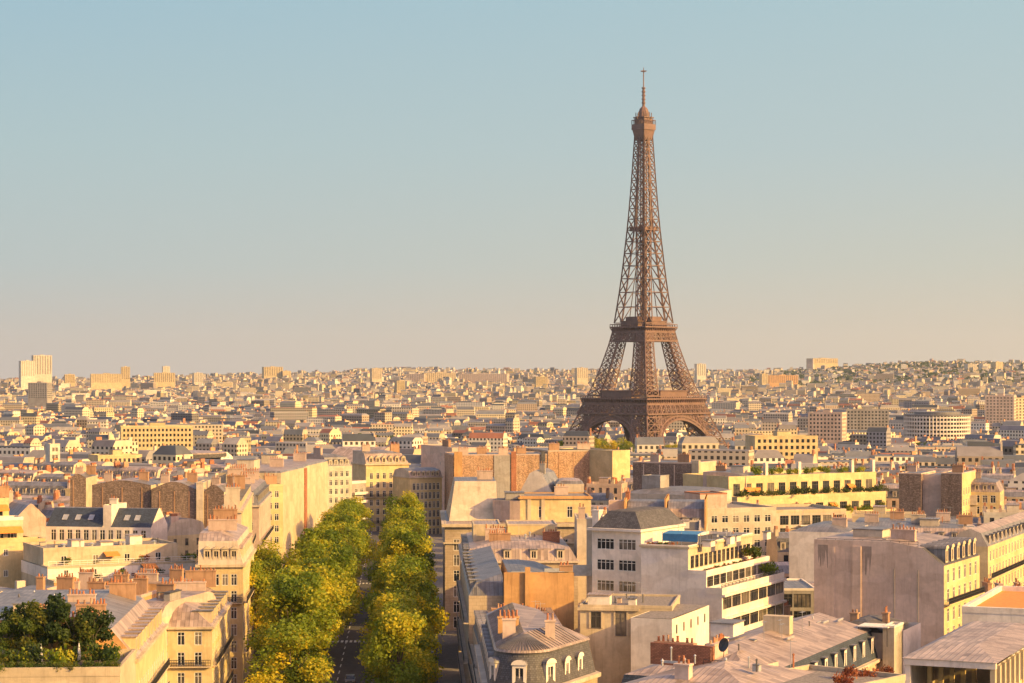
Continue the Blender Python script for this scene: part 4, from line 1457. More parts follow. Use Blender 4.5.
def rubble_row():
    spec = [((92, 560), (151, 558), 480.5, 483, 'widest brown rubble gable wall above the blue slate roofs'),
            ((151.5, 557), (196, 556), 482, 487, 'brown rubble gable wall with a sloping top, middle of the row'),
            ((203.5, 556), (224, 555), 485, 490, 'narrow brown rubble gable at the right end, beside the pale pilaster'),
            ((70, 600), (86, 600), 474, 476, 'small brown rubble stack of wall left of the rubble gables')]
    for i, (A, Bp, pt, pe, lab) in enumerate(spec):
        B = Bld('apartment_building', lab, 'building', A, Bp, 16, group='rubble party walls on the left')
        zt = B.h(pt, None, 0); ze = B.h(pe + 2, None, 0)
        B.walls(0, B.W, 0, 16, -1, ze, 'rubble', m2=('cream', 'r'))
        B.mansard(0, B.W, 0, 16, ze, (zt - ze) * .9, B.W * .34, (zt - ze) * .1 + .05, B.W * .12, 'lr', 'zinc', 'zinc_p', 'rubble')
        B.flues([B.W * (k + .5) / 3 for k in range(3 if B.W > 8 else 1)], 0, zt - 16, ze - .6, 'stack', .3)
        B.chimney(B.W * .1, B.W * .1 + 2.2, 5, 5.8, zt - .6, zt + 1.5, 'pink', 4)
        B.chimney(B.W * .62, B.W * .62 + 2.6, 9, 9.8, zt - .6, zt + 1.7, 'ochre', 6)
        if i == 0: B.mark('rubble gable walls', z=zt - 6)
    P = Bld('apartment_building', 'pale slim pilaster of wall between the rubble gables', 'building', (196.3, 555), (203.2, 555), 14)
    zp = P.h(483, None, 0)
    P.walls(0, P.W, 0, 14, -1, zp, 'offwhite')
    P.flat(0, P.W, 0, 14, zp, 'zinc', .2)
    C = Bld('apartment_building', 'cream building with a sloping end wall and red chimney pots, behind the tall yellow facade', 'building', (226, 582), (243, 582.3), 30)
    zc = C.h(484, None, 0)
    C.walls(0, C.W, 0, 30, -1, zc, 'cream', {'r': W(8, 7, 1.1, 2, 2)})
    C.mansard(0, C.W, 0, 30, zc, 2.4, 2.0, .3, .6, 'r', 'zinc_p', 'zinc_p', 'cream')
    for k in range(3):
        C.chimney(.3, 4.4, 1 + 9 * k, 1.8 + 9 * k, zc + 2.4, zc + 4.0, 'pink', 7)
rubble_row()

def yellow_stack():
    B = Bld('apartment_building', 'plain yellow stepped block with orange awnings at the left edge of the city view', 'building', (-34, 404), (53, 412), 22)
    W_ = B.W
    z1, z2 = B.h(542, None, 0), B.h(502, None, 6)
    zm = B.h(520, None, 4)
    x1 = B.x(45, 0)
    B.walls(0, x1, 0, 22, -1, z1, 'yellow', {'f': W(3, 7, .9, 1.3, 4.2, 4.0)})
    B.flat(0, x1, 0, 4, z1, 'paving', .5, 'yellow', name='terrace')
    B.walls(0, x1 - 3.2, 4, 22, z1 - .05, zm, 'cream', {'f': W(4, 1, 2.0, 2.6, z1 + .1)})
    B.flat(0, x1 - 3.2, 4, 9, zm, 'paving', .5, 'white', name='terrace')
    B.walls(0, x1 - 4.6, 9, 22, zm - .05, z2, 'yellow', {'f': W(4, 1, 1.6, 1.9, zm + .3)})
    B.flat(0, x1 - 4.6, 9, 22, z2, 'gravel', .6, 'yellow')
    B.walls(x1 + .02, W_, -.6, 7, -1, z1 - .8, 'cream', name='stair_tower')
    B.flat(x1 + .02, W_, -.6, 7, z1 - .8, 'gravel', .3, 'cream', name='stair_tower_roof')
    for (xa, xb, y, zz) in ((1.2, 4.6, 3.95, z1), (6.2, x1 - 3.6, 3.95, z1), (5, x1 - 5, 8.9, zm)):
        b = MB()
        b.face([(xa, y - 1.8, zz + 1.9), (xb, y - 1.8, zz + 1.9), (xb, y, zz + 2.7), (xa, y, zz + 2.7)])
        b.face([(xa, y - 1.8, zz + 1.5), (xb, y - 1.8, zz + 1.5), (xb, y - 1.8, zz + 1.9), (xa, y - 1.8, zz + 1.9)])
        b.build('awning', M['awning'], B.root)
    B.hut(2, 7, 12, 18, z2, 2.2, 'yellow')
    B.chimney(9, 11.5, 12, 13, z2, z2 + 2.6, 'ochre', 5)
    B.mark('plain yellow stepped block', z=z1 - 3)
    C = Bld('apartment_building', 'low grey-roofed house with chimney pots at the foot of the yellow stepped block', 'building', (-10, 345), (52, 343), 22)
    zc = C.h(603, None, 0)
    C.walls(0, C.W, 0, 22, -1, zc, 'cream', {'f': W(4, 5, 1.2, 1.9, 2)})
    C.mansard(0, C.W * .45, 0, 22, zc, 1.0, 4, .2, 2, 'fb', 'zinc', 'zinc', 'pink')
    C.flat(C.W * .45 + .01, C.W, 0, 22, zc, 'gravel', .5, 'cream')
    C.chimney(C.W * .5, C.W * .5 + 1.2, 6, 7, zc, zc + 3.5, 'ochre', 2)
    C.chimney(C.W * .72, C.W * .98, 9, 10, zc, zc + 3.2, 'ochre', 6)
yellow_stack()

def pot_row():
    B = Bld('apartment_building', 'low orange building with long rows of red chimney pots behind the roof garden trees', 'building', (56, 352), (141, 350), 14)
    z = B.h(597, None, 0)
    B.walls(0, B.W, 0, 14, -1, z, 'ochre', {'f': W(5, 5, 1.1, 1.9, 2)})
    B.flat(0, B.W, 0, 14, z, 'zinc_p', .4, 'pink')
    for k, (a, c, y, hh) in enumerate(((.02, .24, 1.0, 2.2), (.30, .50, 3.0, 2.0), (.55, .78, 1.4, 1.6), (.82, .98, 4.0, 2.6), (.05, .22, 9, 3.0), (.45, .62, 10, 2.6), (.7, .95, 11, 2.8))):
        B.chimney(B.W * a, B.W * c, y, y + .8, z, z + hh, ['pink', 'ochre'][k % 2], 8)
    B.mark('rows of red chimney pots', z=z)
    C = Bld('apartment_building', 'flat-topped orange brick wall block under the stepped white terraces', 'building', (124, 362), (179, 360), 12)
    z = C.h(583, None, 0)
    C.walls(0, C.W, 0, 12, -1, z, 'ochre')
    C.flat(0, C.W, 0, 12, z, 'zinc', .3, 'pink')
    C.chimney(C.W * .75, C.W * .98, 2, 2.8, z, z + 2.1, 'ochre', 7)
    C.chimney(C.W * .1, C.W * .3, 6, 6.8, z, z + 1.6, 'pink', 6)
pot_row()

def avenue_left():
    def along(A, width, depth, ang, pxtop, label, wall, win, **k):
        # right-hand facade runs along the avenue: corner A = (px, Y) is its near end
        c = Vector((wx(*A), A[1])); ex = Vector((cos(ang), sin(ang)))
        a = c - ex * width
        return Bld('apartment_building', label, 'building', tuple(a), tuple(c), depth, world_pts=True, **k)
    B = along((259, 486), 8, 50, .06, 0, 'pinkish stone avenue house with tall windows, left of the pale blank walls', 'pink', None)
    z = B.h(507, B.W, 0)
    B.walls(0, B.W, 0, 50, -1, z, 'pink', {'r': W(14, 7, 1.1, 2.1, 1.2, 3.1), 'f': W(3, 7, 1.1, 2.0, 1.2, 3.1)})
    B.cornice(0, B.W, 0, 50, z, .4, .4, 'offwhite')
    B.mansard(0, B.W, 0, 50, z + .4, 3.2, 1.4, 1.0, 2.4, 'rfl', 'zinc', 'zinc_p', dorm={'r': 12, 'f': 3}, dstyle=('zinc', 'zinc', 'flat', 'offwhite'), dsize=(1.3, 1.8))
    for k in (2, 5):
        B.balcony('r', 0, B.W, 0, 50, 1.15 + 3.1 * k, .8, 'offwhite')
    for y in (8, 25, 42):
        B.chimney(1.5, 5.5, y, y + .8, z + 4.2, z + 6.2, 'pink', 7)
    B.mark('pinkish avenue house', z=z)
    for i, (A, d, pt, lab) in enumerate((((281, 600), 38, 473, 'tall blank pale yellow wall with a stained foot along the avenue, nearer of the pair'), ((302.5, 648), 44, 467, 'tall blank pale yellow wall along the avenue, farther of the pair'))):
        C = along(A, 18, d, -.09, 0, lab, 'cream', None, group='pair of blank pale walls')
        z = C.h(pt, C.W, 0)
        C.walls(0, C.W, 0, d, -1, z, 'cream', {'r': W(1, 1, .9, 1.5, 6)})
        C.mansard(0, C.W, 0, d, z, .5, .3, .3, 3, 'frbl', 'zinc_d', 'zinc_p')
        C.hut(4, 9, 6, 14, z + .8, 2.6, 'offwhite')
        C.chimney(10, 14, d * .6, d * .6 + .9, z + .5, z + 3, 'pink', 6)
        if i == 0:
            C.box('gap_strip', 18.004, 18.35, d - 3.2, d, -1, z - .2, 'brick')  # added brown strip stands in for the dark gap between the walls
            C.mark('pale blank walls', z=z - 4)
    D = Bld('apartment_building', 'yellow terrace-roofed block behind the pinkish avenue house', 'building', (243, 571), (283, 575), 20)
    z = D.h(487, None, 0)
    D.walls(0, D.W, 0, 20, -1, z, 'yellow', {'f': W(5, 8, 1.2, 1.8, 1)})
    D.flat(0, D.W, 0, 20, z, 'gravel', .7, 'yellow')
    D.hut(2, 6, 6, 12, z, 2.5, 'cream'); D.chimney(7, 10.4, 4, 5, z, z + 2.6, 'ochre', 7)
    E = Bld('apartment_building', 'cream house with grey shutters beyond the blank pale walls', 'building', (326, 730), (352, 736), 20)
    z = E.h(466, None, 0)
    E.walls(0, E.W, 0, 20, -1, z, 'offwhite', {'f': W(4, 8, 1.2, 2.0, .6, 3.0), 'r': W(6, 8, 1.2, 2.0, .6, 3.0)})
    E.mansard(0, E.W, 0, 20, z, 3, 1.3, 1, 3, 'fbr', 'zinc', 'zinc', 'pink', {'f': 4, 'r': 5}, ('zinc', 'zinc', 'flat', 'offwhite'), (1.3, 1.8))
    E.chimney(.2, 1.0, 4, 9, z + 3, z + 6, 'pink', 6)
    G = Bld('apartment_building', 'small modern block with white balconies left of the yellow end building', 'building', (352, 742), (366, 748), 12)
    z = G.h(483, None, 0)
    G.walls(0, G.W, 0, 12, -1, z, 'grey', {'f': W(2, 6, 1.6, 1.9, .6, 2.9)})
    G.flat(0, G.W, 0, 12, z, 'gravel', .8, 'white')
    for k in range(2, 6):
        G.box('balcony', .2, G.W - .2, -1.2, -.01, .55 + 2.9 * k - .2, .55 + 2.9 * k + .7, 'white')
    Fv = Bld('apartment_building', 'yellow stone building closing the end of the avenue under a pink mansard', 'building', (366, 764), (409, 770), 16)
    z = Fv.h(465, None, 0)
    Fv.walls(0, Fv.W, 0, 16, -1, z, 'yellow', {'f': W(6, 7, 1.2, 2.2, .2, 3.2), 'r': W(5, 7, 1.2, 2.2, .2, 3.2)})
    Fv.cornice(0, Fv.W, 0, 16, z, .5, .5, 'cream')
    Fv.mansard(0, Fv.W, 0, 16, z + .5, 3.6, 2.2, .8, 3, 'fr', 'zinc_p', 'zinc', 'offwhite', {'f': 6}, ('cream', 'zinc', 'gable', 'cream'), (1.5, 1.9))
    for k in (1, 4):
        Fv.balcony('f', 0, Fv.W, 0, 16, .15 + 3.2 * k, .7, 'cream')
    Fv.chimney(.5, 3.5, 6, 7, z + 4, z + 7, 'pink', 5); Fv.chimney(Fv.W - 4, Fv.W - .6, 9, 10, z + 4, z + 7, 'ochre', 6)
    Fv.mark('yellow end building', z=z - 3)
    H = Bld('apartment_building', 'broad pink zinc roof sloping down behind the yellow end building', 'building', (322, 830), (372, 822), 30)
    z = H.h(463, None, 0)
    H.walls(0, H.W, 0, 30, -1, z, 'pink', {'f': W(6, 7, 1.2, 2, 1)})
    H.mansard(0, H.W, 0, 30, z, 5.4, 13, .4, 1.5, 'fb', 'zinc_p', 'zinc_p', 'pink')
    I = Bld('apartment_building', 'yellow arcaded low wing with dormers right of the yellow end building', 'building', (410, 744), (442, 750), 14)
    z = I.h(478, None, 0)
    I.walls(0, I.W, 0, 14, -1, z, 'yellow', {'f': W(7, 6, 1.1, 2.4, .4, 3.2)})
    I.cornice(0, I.W, 0, 14, z, .4, .35, 'cream')
    I.mansard(0, I.W, 0, 14, z + .35, 2.2, 1.4, .8, 4, 'fb', 'zinc_p', 'zinc', 'offwhite', {'f': 6}, ('cream', 'zinc_p', 'round', 'cream'), (1.1, 1.4))
    J = Bld('apartment_building', 'mauve blank wall with four small dark windows above the arcaded wing', 'building', (421, 838), (452, 800), 14)
    z = J.h(447, None, 0)
    J.walls(0, J.W, 0, 14, -1, z, 'mauve', {'f': W(2, 8, .9, 1.2, 2.4, 3.4, mg=9)})
    J.flat(0, J.W, 0, 14, z, 'gravel', .4, 'mauve')
    J.chimney(J.W * .3, J.W * .5, 5, 6, z, z + 2.4, 'ochre', 6)
    J.mark('mauve wall with small windows', z=z - 4)
avenue_left()

# ------------------------------------------------------------------ buildings right of the avenue
def rotunda():
    """wedge-shaped block with a rounded corner under a fan of zinc, at the bottom of the picture"""
    c = Vector((wx(524, 256), 256.0))
    r = 4.6
    z0 = ground(c.x, c.y) - .6
    R = thing('apartment_building', 'rounded corner building with a fan-shaped zinc roof and white arched dormers on dark slate', 'building', (c.x, c.y, z0))
    u1 = Vector((-.042, 1)).normalized()          # along the avenue, away
    u2 = Vector((.42, .91)).normalized()          # along the side street, away
    n1, n2 = Vector((-u1.y, u1.x)), Vector((u2.y, -u2.x))
    a1, a2 = atan2(n1.y, n1.x), atan2(n2.y, n2.x)
    if a1 < 0: a1 += 2 * pi
    if a2 < 0: a2 += 2 * pi
    L1, L2 = 36.0, 12.0
    def outline(rr):
        pts = []
        p = n1 * rr + u1 * L1; pts.append((p.x, p.y))
        K = 14
        for i in range(K + 1):
            a = a1 + (a2 - a1) * i / K
            pts.append((rr * cos(a), rr * sin(a)))
        p = n2 * rr + u2 * L2; pts.append((p.x, p.y))
        q = (u1 * L1 * .62 + u2 * L2 * .62) * 1.0
        pts.append((q.x, q.y))
        return pts
    zt = wz(688, 251.5) - z0
    P0 = outline(r)
    b = MB(); b.prism(P0, -1, zt, 0); b.build('wall', M['ashlar'], R)
    b = MB()
    A, Bq = outline(r + .5), outline(r)
    b.loft(A, zt - .5, A, zt); b.loft(A, zt, outline(r - .2), zt + .02); b.loft(outline(r - .05), zt - .55, A, zt - .5)
    b.build('cornice', M['offwhite'], R)
    zl = zt + 4.0
    b = MB(); b.loft(outline(r - .25), zt + .02, outline(r - 1.25), zl); b.build('mansard_slope', M['slate'], R)
    b = MB()
    rim = outline(r - 1.0)
    b.loft(rim, zl - .02, outline(r - 1.15), zl + .25)
    top = outline(r - 1.15)
    za = zl + 2.0
    apex = (0.0, 0.0, za)
    n = len(top)
    for i in range(1, n - 3):
        b.face([(*top[i], zl + .25), (*top[i + 1], zl + .25), apex], 0)
    e1 = (*(u1 * (L1 - 2)), za); e2 = (*(u2 * (L2 - 2)), za)
    b.face([(*top[0], zl + .25), (*top[1], zl + .25), apex, e1], 0)
    b.face([(*top[n - 3], zl + .25), (*top[n - 2], zl + .25), e2, apex], 0)
    bk = (*top[n - 1], za - .4)
    b.face([apex, e2, bk], 0); b.face([apex, bk, e1], 0)
    # rolled seams of the fan, and of the two wings
    K = 22
    for i in range(K + 1):
        a = a1 + (a2 - a1) * i / K
        b.bar((.5 * cos(a), .5 * sin(a), za - .15), ((r - 1.2) * cos(a), (r - 1.2) * sin(a), zl + .3), .12, 1)
    for (u, nn, L) in ((u1, n1, L1), (u2, n2, L2)):
        k = 1.0
        while k < L - 2:
            p, q = u * k, nn * (r - 1.2) + u * k
            b.bar((p.x, p.y, za + .03), (q.x, q.y, zl + .3), .09, 1); k += .9
    b.build('roof', [M['zinc_p'], M['zinc']], R)
    me = dormer_mesh(1.7, 2.3, 1.9, 'offwhite', 'zinc', 'round', 'white')
    sm = dormer_mesh(1.5, 2.1, 1.7, 'zinc', 'zinc', 'round', 'white')
    for f in (.14, .52, .90):
        a = a1 + (a2 - a1) * f
        put('dormer', me, R, ((r - .45) * cos(a), (r - .45) * sin(a), zt + .35), a + pi / 2)
    for (u, nn, L, sgn) in ((u1, n1, L1, 1), (u2, n2, L2, -1)):
        k = 3.6
        while k < L - 3:
            p = nn * (r - .45) + u * k
            put('dormer', sm if sgn < 0 else me, R, (p.x, p.y, zt + .35), atan2(nn.y, nn.x) + pi / 2); k += 4.0
    # tall windows with their surrounds on the avenue side and round the corner
    wm = win_mesh(1.3, 2.3)
    for row in range(5):
        zz = zt - 3.0 - 3.2 * row
        if zz < 1: break
        for k in range(13):
            p = n1 * (r + .12) + u1 * (2.5 + 3.2 * k)
            put('window', wm, R, (p.x, p.y, zz), atan2(n1.y, n1.x) + pi / 2)
        for f in (.2, .4, .6, .8):
            a = a1 + (a2 - a1) * f
            put('window', wm, R, ((r + .14) * cos(a), (r + .14) * sin(a), zz), a + pi / 2)
        bb = MB()
        A, I = outline(r + .75), outline(r + .02)
        bb.loft(A[:-1], zz - .3, A[:-1], zz - .12); bb.loft(A[:-1], zz - .12, I[:-1], zz - .12); bb.loft(I[:-1], zz - .3, A[:-1], zz - .3)
        bb.build('balcony', M['offwhite'], R)
        bb = MB()
        for i in range(len(A) - 2):
            p, q = Vector((*outline(r + .7)[i], zz + .8)), Vector((*outline(r + .7)[i + 1], zz + .8))
            bb.bar(p, q, .06)
            m = max(1, int((q - p).length / .45))
            for j in range(m):
                s_ = p.lerp(q, j / m); bb.bar(s_, s_ - Vector((0, 0, .9)), .03)
        bb.build('railing', M['iron'], R)
    def chim(x, y, lx, ly, h, n, mat='pink'):
        b = MB(); z = za - 1.2
        b.box(x, x + lx, y, y + ly, z, z + h, 0, bottom=False); b.box(x - .1, x + lx + .1, y - .1, y + ly + .1, z + h, z + h + .2, 0)
        c_ = b.build('chimney', M[mat], R)
        for i in range(n):
            put('chimney_pot', pot_mesh(.8, .15), c_, (x + lx * (i + .5) / n, y + ly / 2, z + h + .2))
    chim(-2.6, 3.4, 1.6, .9, 2.3, 3, 'mauve'); chim(2.6, 2.6, 1.2, .9, 2.2, 2, 'mauve'); chim(-3.2, 9.0, 2.6, .9, 1.9, 5, 'ochre')
    OCC.append([(c.x - r, 246), (c.x + r, 250), (c.x + 26, 290), (c.x - 8, 308)])
    LANDMARK.append(('rounded fan roof', 535, 640))
rotunda()

def ochre_gables():
    # low front body with zinc roofs, then the big orange party wall
    A = Bld('apartment_building', 'grey zinc-roofed avenue house with red chimney rows, just behind the rounded fan roof', 'building', (480, 292), (566, 292.6), 30)
    z = A.h(652, None, 0)
    A.walls(0, A.W, 0, 30, -1, z, 'ashlar', {'l': W(12, 5, 1.2, 2.2, 1.2, 3.1)})
    A.mansard(0, A.W, 0, 30, z, 2.0, 1.3, .8, 4, 'lf', 'slate', 'zinc_p', 'offwhite', {'l': 10}, ('zinc', 'zinc', 'round', 'offwhite'), (1.4, 1.8))
    for k in (1, 3, 4):
        A.balcony('l', 0, A.W, 0, 30, 1.15 + 3.1 * k, .8, 'offwhite')
    A.chimney(2.6, 7.4, 24, 25, z + 1.8, z + 3.2, 'ochre', 12); A.chimney(7.6, 10.8, 25.5, 26.5, z + 1.8, z + 2.6, 'brick', 8)
    A.chimney(A.W - 4.6, A.W - 1.6, 3, 4, z + 2, z + 3.4, 'pink', 5)
    A.clutter(3, A.W - 2, 12, 28, z + 2.5, 16, 10)
    A.vent(7, 5, z + 2.6)
    B = Bld('apartment_building', 'big bare orange party wall with a ribbed flue, above red chimney rows', 'building', (469, 324), (574, 324.7), 62)
    z = B.h(573, None, 0)
    x0 = B.x(504, 0)
    B.walls(0, x0 - .02, 1.5, 60, -1, z - 3.6, 'ashlar', {'l': W(11, 6, 1.2, 2.2, 1.4, 3.05)})
    B.mansard(0, x0 - .02, 1.5, 60, z - 3.6, 2.0, 1.2, .9, 4, 'lf', 'zinc_d', 'zinc', 'offwhite', {'l': 9}, ('zinc', 'zinc', 'flat', 'offwhite'), (1.3, 1.7))
    for k in (1, 3, 5):
        B.balcony('l', 0, x0, 1.5, 60, 1.35 + 3.05 * k, .8, 'offwhite')
    B.walls(x0, B.W, 0, 1.2, -1, z, 'ochre', name='party_wall')
    B.walls(x0 + 3.2, x0 + 4.0, -.5, -.005, -1, z + .9, 'ochre', name='flue')
    B.walls(x0 + 1, B.W, 1.21, 40, -1, z - 3.2, 'offwhite', {'r': W(6, 6, 1.2, 2.0, 1.4)})
    B.mansard(x0 + 1, B.W, 1.21, 40, z - 3.2, 1.8, 4, .6, 3, 'br', 'zinc', 'zinc', 'ochre')
    B.chimney(B.W - 2.2, B.W - .2, .2, 1.0, z + .2, z + 1.0, 'ochre', 4)
    B.mark('orange party wall', z=z - 3)
    for k, (xa, y, hh) in enumerate(((x0 + 1.5, 9, 3.4), (x0 + 7, 14, 3.2), (x0 + 12, 20, 3.0))):
        b = MB(); b.box(xa, xa + 3.2, y, y + .1, z - 2.4, z - .6); b.build('skylight', M['metal'], B.root)
    C = Bld('apartment_building', 'zinc-roofed avenue block crowded with chimney stacks, before the cream corner building', 'building', (463, 390), (578, 390.8), 40)
    z = C.h(563, None, 0)
    C.walls(0, C.W, 0, 40, -1, z, 'ashlar', {'l': W(13, 6, 1.2, 2.2, 1.2, 3.05)})
    C.cornice(0, C.W, 0, 40, z, .4, .35, 'offwhite')
    C.mansard(0, C.W, 0, 40, z + .35, 2.2, 1.3, 1.0, 5, 'lfr', 'zinc_p', 'zinc_p', 'offwhite', {'l': 11, 'f': 4}, ('zinc', 'zinc', 'flat', 'offwhite'), (1.3, 1.7))
    for k in (1, 4):
        C.balcony('l', 0, C.W, 0, 40, 1.15 + 3.05 * k, .8, 'offwhite')
    zz = z + 3.2
    C.walls(2.2, 7.4, 16, 30, zz - .5, zz + 2.6, 'cream', name='attic'); C.flat(2.2, 7.4, 16, 30, zz + 2.6, 'zinc_p', .2, 'cream', name='attic_roof')
    C.walls(9.0, 18.6, 22, 34, zz - .5, zz + 2.2, 'yellow', name='attic'); C.flat(9.0, 18.6, 22, 34, zz + 2.2, 'zinc_p', .2, 'cream', name='attic_roof')
    C.chimney(5.0, 9.0, 8, 9, zz - .5, zz + 1.5, 'ochre', 9); C.chimney(15.2, 18.4, 10, 11, zz - .5, zz + 1.6, 'brick', 7); C.chimney(4.4, 8.0, 13, 14, zz - .5, zz + 2.0, 'pink', 8)
    C.vent(12, 12, zz, 1.0); C.vent(13, 15, zz, 1.2); C.antenna(11, 18, zz, 3)
    C.clutter(3, C.W - 3, 6, 34, zz - .2, 16, 6)
    C.mark('crowded chimney roofs', z=z)
ochre_gables()

def cream_corner():
    B = Bld('apartment_building', 'large stone corner building with a pale blank rear wall and bright yellow recessed attic', 'building', (445, 452), (592, 453.3), 46)
    z = B.h(527, 0, 0)
    W_ = B.W
    B.walls(0, W_, 0, 46, -1, z, 'ashlar', {'l': W(13, 6, 1.3, 2.5, 1.4, 3.3), 'f': W(9, 6, 1.3, 2.4, 1.4, 3.3)}, m2=('yellow', 'r'))
    B.cornice(0, W_, 0, 46, z, .7, .6, 'cream')
    B.cornice(0, W_, 0, 46, z - 3.6, .35, .35, 'cream', 'string_course')
    B.flat(.02, W_ - .02, .02, 46, z + .6, 'zinc_p', .05, 'cream', name='roof_terrace')
    zb = z + .62
    xa, xb = B.x(520, 5), B.x(591, 5)
    zt = B.h(499, None, 5)
    B.walls(xa, xb, 5, 20, zb, zt, 'yellow', {'f': W(2, 1, 1.2, 2.4, zb + 1.0, mg=1.5)}, name='attic_wall')
    B.cornice(xa, xb, 5, 20, zt, .35, .35, 'ochre', 'attic_cornice')
    B.flat(xa, xb, 5, 20, zt + .36, 'gravel', .25, 'ochre', name='attic_roof')
    for x in (xa + 1.6, xa + 4.6):
        B.box('pilaster', x, x + .8, 4.75, 4.995, zb, zt, 'cream')
    # curved end of the attic
    c = (xa, 11.0); K = 8
    arc = [(c[0] - 6.0 * sin(pi * i / K) * .95, c[1] - 6.0 * cos(pi * i / K)) for i in range(K + 1)]
    b = MB(); b.prism(arc[::-1], zb, zt - .4, 0, 1); b.build('attic_bow', [M['pink'], M['gravel']], B.root)
    # pale blank wall and its sloping roof towards the avenue
    xl, xr = B.x(443, 14), B.x(497, 14)
    zl = B.h(482, None, 16)
    b = MB()
    zL = B.h(513, None, 9); 
    P = [(1.0, 9.0, zb + .02), (xr, 9.0, zb + .02), (xr, 20.0, zl), (2.4, 20.0, zl)]
    b.face(P, 0)
    b.face([(1.0, 9.0, zb + .02), (2.4, 20.0, zl), (2.4, 40, zl), (.6, 40, zb)], 1)
    b.face([(2.4, 20, zl), (xr, 20, zl), (xr, 40, zl), (2.4, 40, zl)], 1)
    b.face([(xr, 9, zb + .02), (xr, 40, zb + .02), (xr, 40, zl), (xr, 20, zl)], 0)
    b.face([(.6, 40, zb), (2.4, 40, zl), (xr, 40, zl), (xr, 40, zb)], 0)
    b.build('sloped_roof', [M['cream'], M['zinc']], B.root)
    B.chimney(xr - 4, xr - .5, 28, 29, zl, zl + 1.8, 'pink', 6)
    B.chimney(xa + 8, xa + 11, 14, 15, zt, zt + 2.0, 'pink', 5)
    B.hut(xa - 3, xa + 1, 8, 13, zt - .3, 1.4, 'grey')
    B.mark('yellow recessed attic', z=zt)
    # white gabled studio behind
    G = Bld('house', 'small white gabled house with chimneys behind the yellow recessed attic', 'house', (520, 508), (552, 506), 12)
    zg = G.h(492, None, 0); zr = G.h(470, None, 0)
    G.walls(0, G.W, 0, 12, -1, zg, 'white', {'f': W(1, 9, .9, 1.6, 2.6, 3.0)})
    G.mansard(0, G.W, 0, 12, zg, (zr - zg) * .85, G.W * .30, (zr - zg) * .15, G.W * .2, 'lr', 'zinc_d', 'zinc', 'white')
    G.chimney(G.W * .58, G.W * .74, 1, 2, zr - 1, zr + 1.3, 'grey', 2)
    H = Bld('house', 'low white vaulted attic with a dark round window right of the white gable', 'house', (556, 500), (584, 500), 12)
    zh = H.h(484, None, 0)
    H.walls(0, H.W, 0, 12, -1, zh, 'offwhite', {'f': W(2, 8, 1.3, 1.7, 1.9, 3.2)})
    H.mansard(0, H.W, 0, 12, zh, .7, .8, .2, 1, 'frl', 'zinc', 'zinc_p', 'white')
cream_corner()

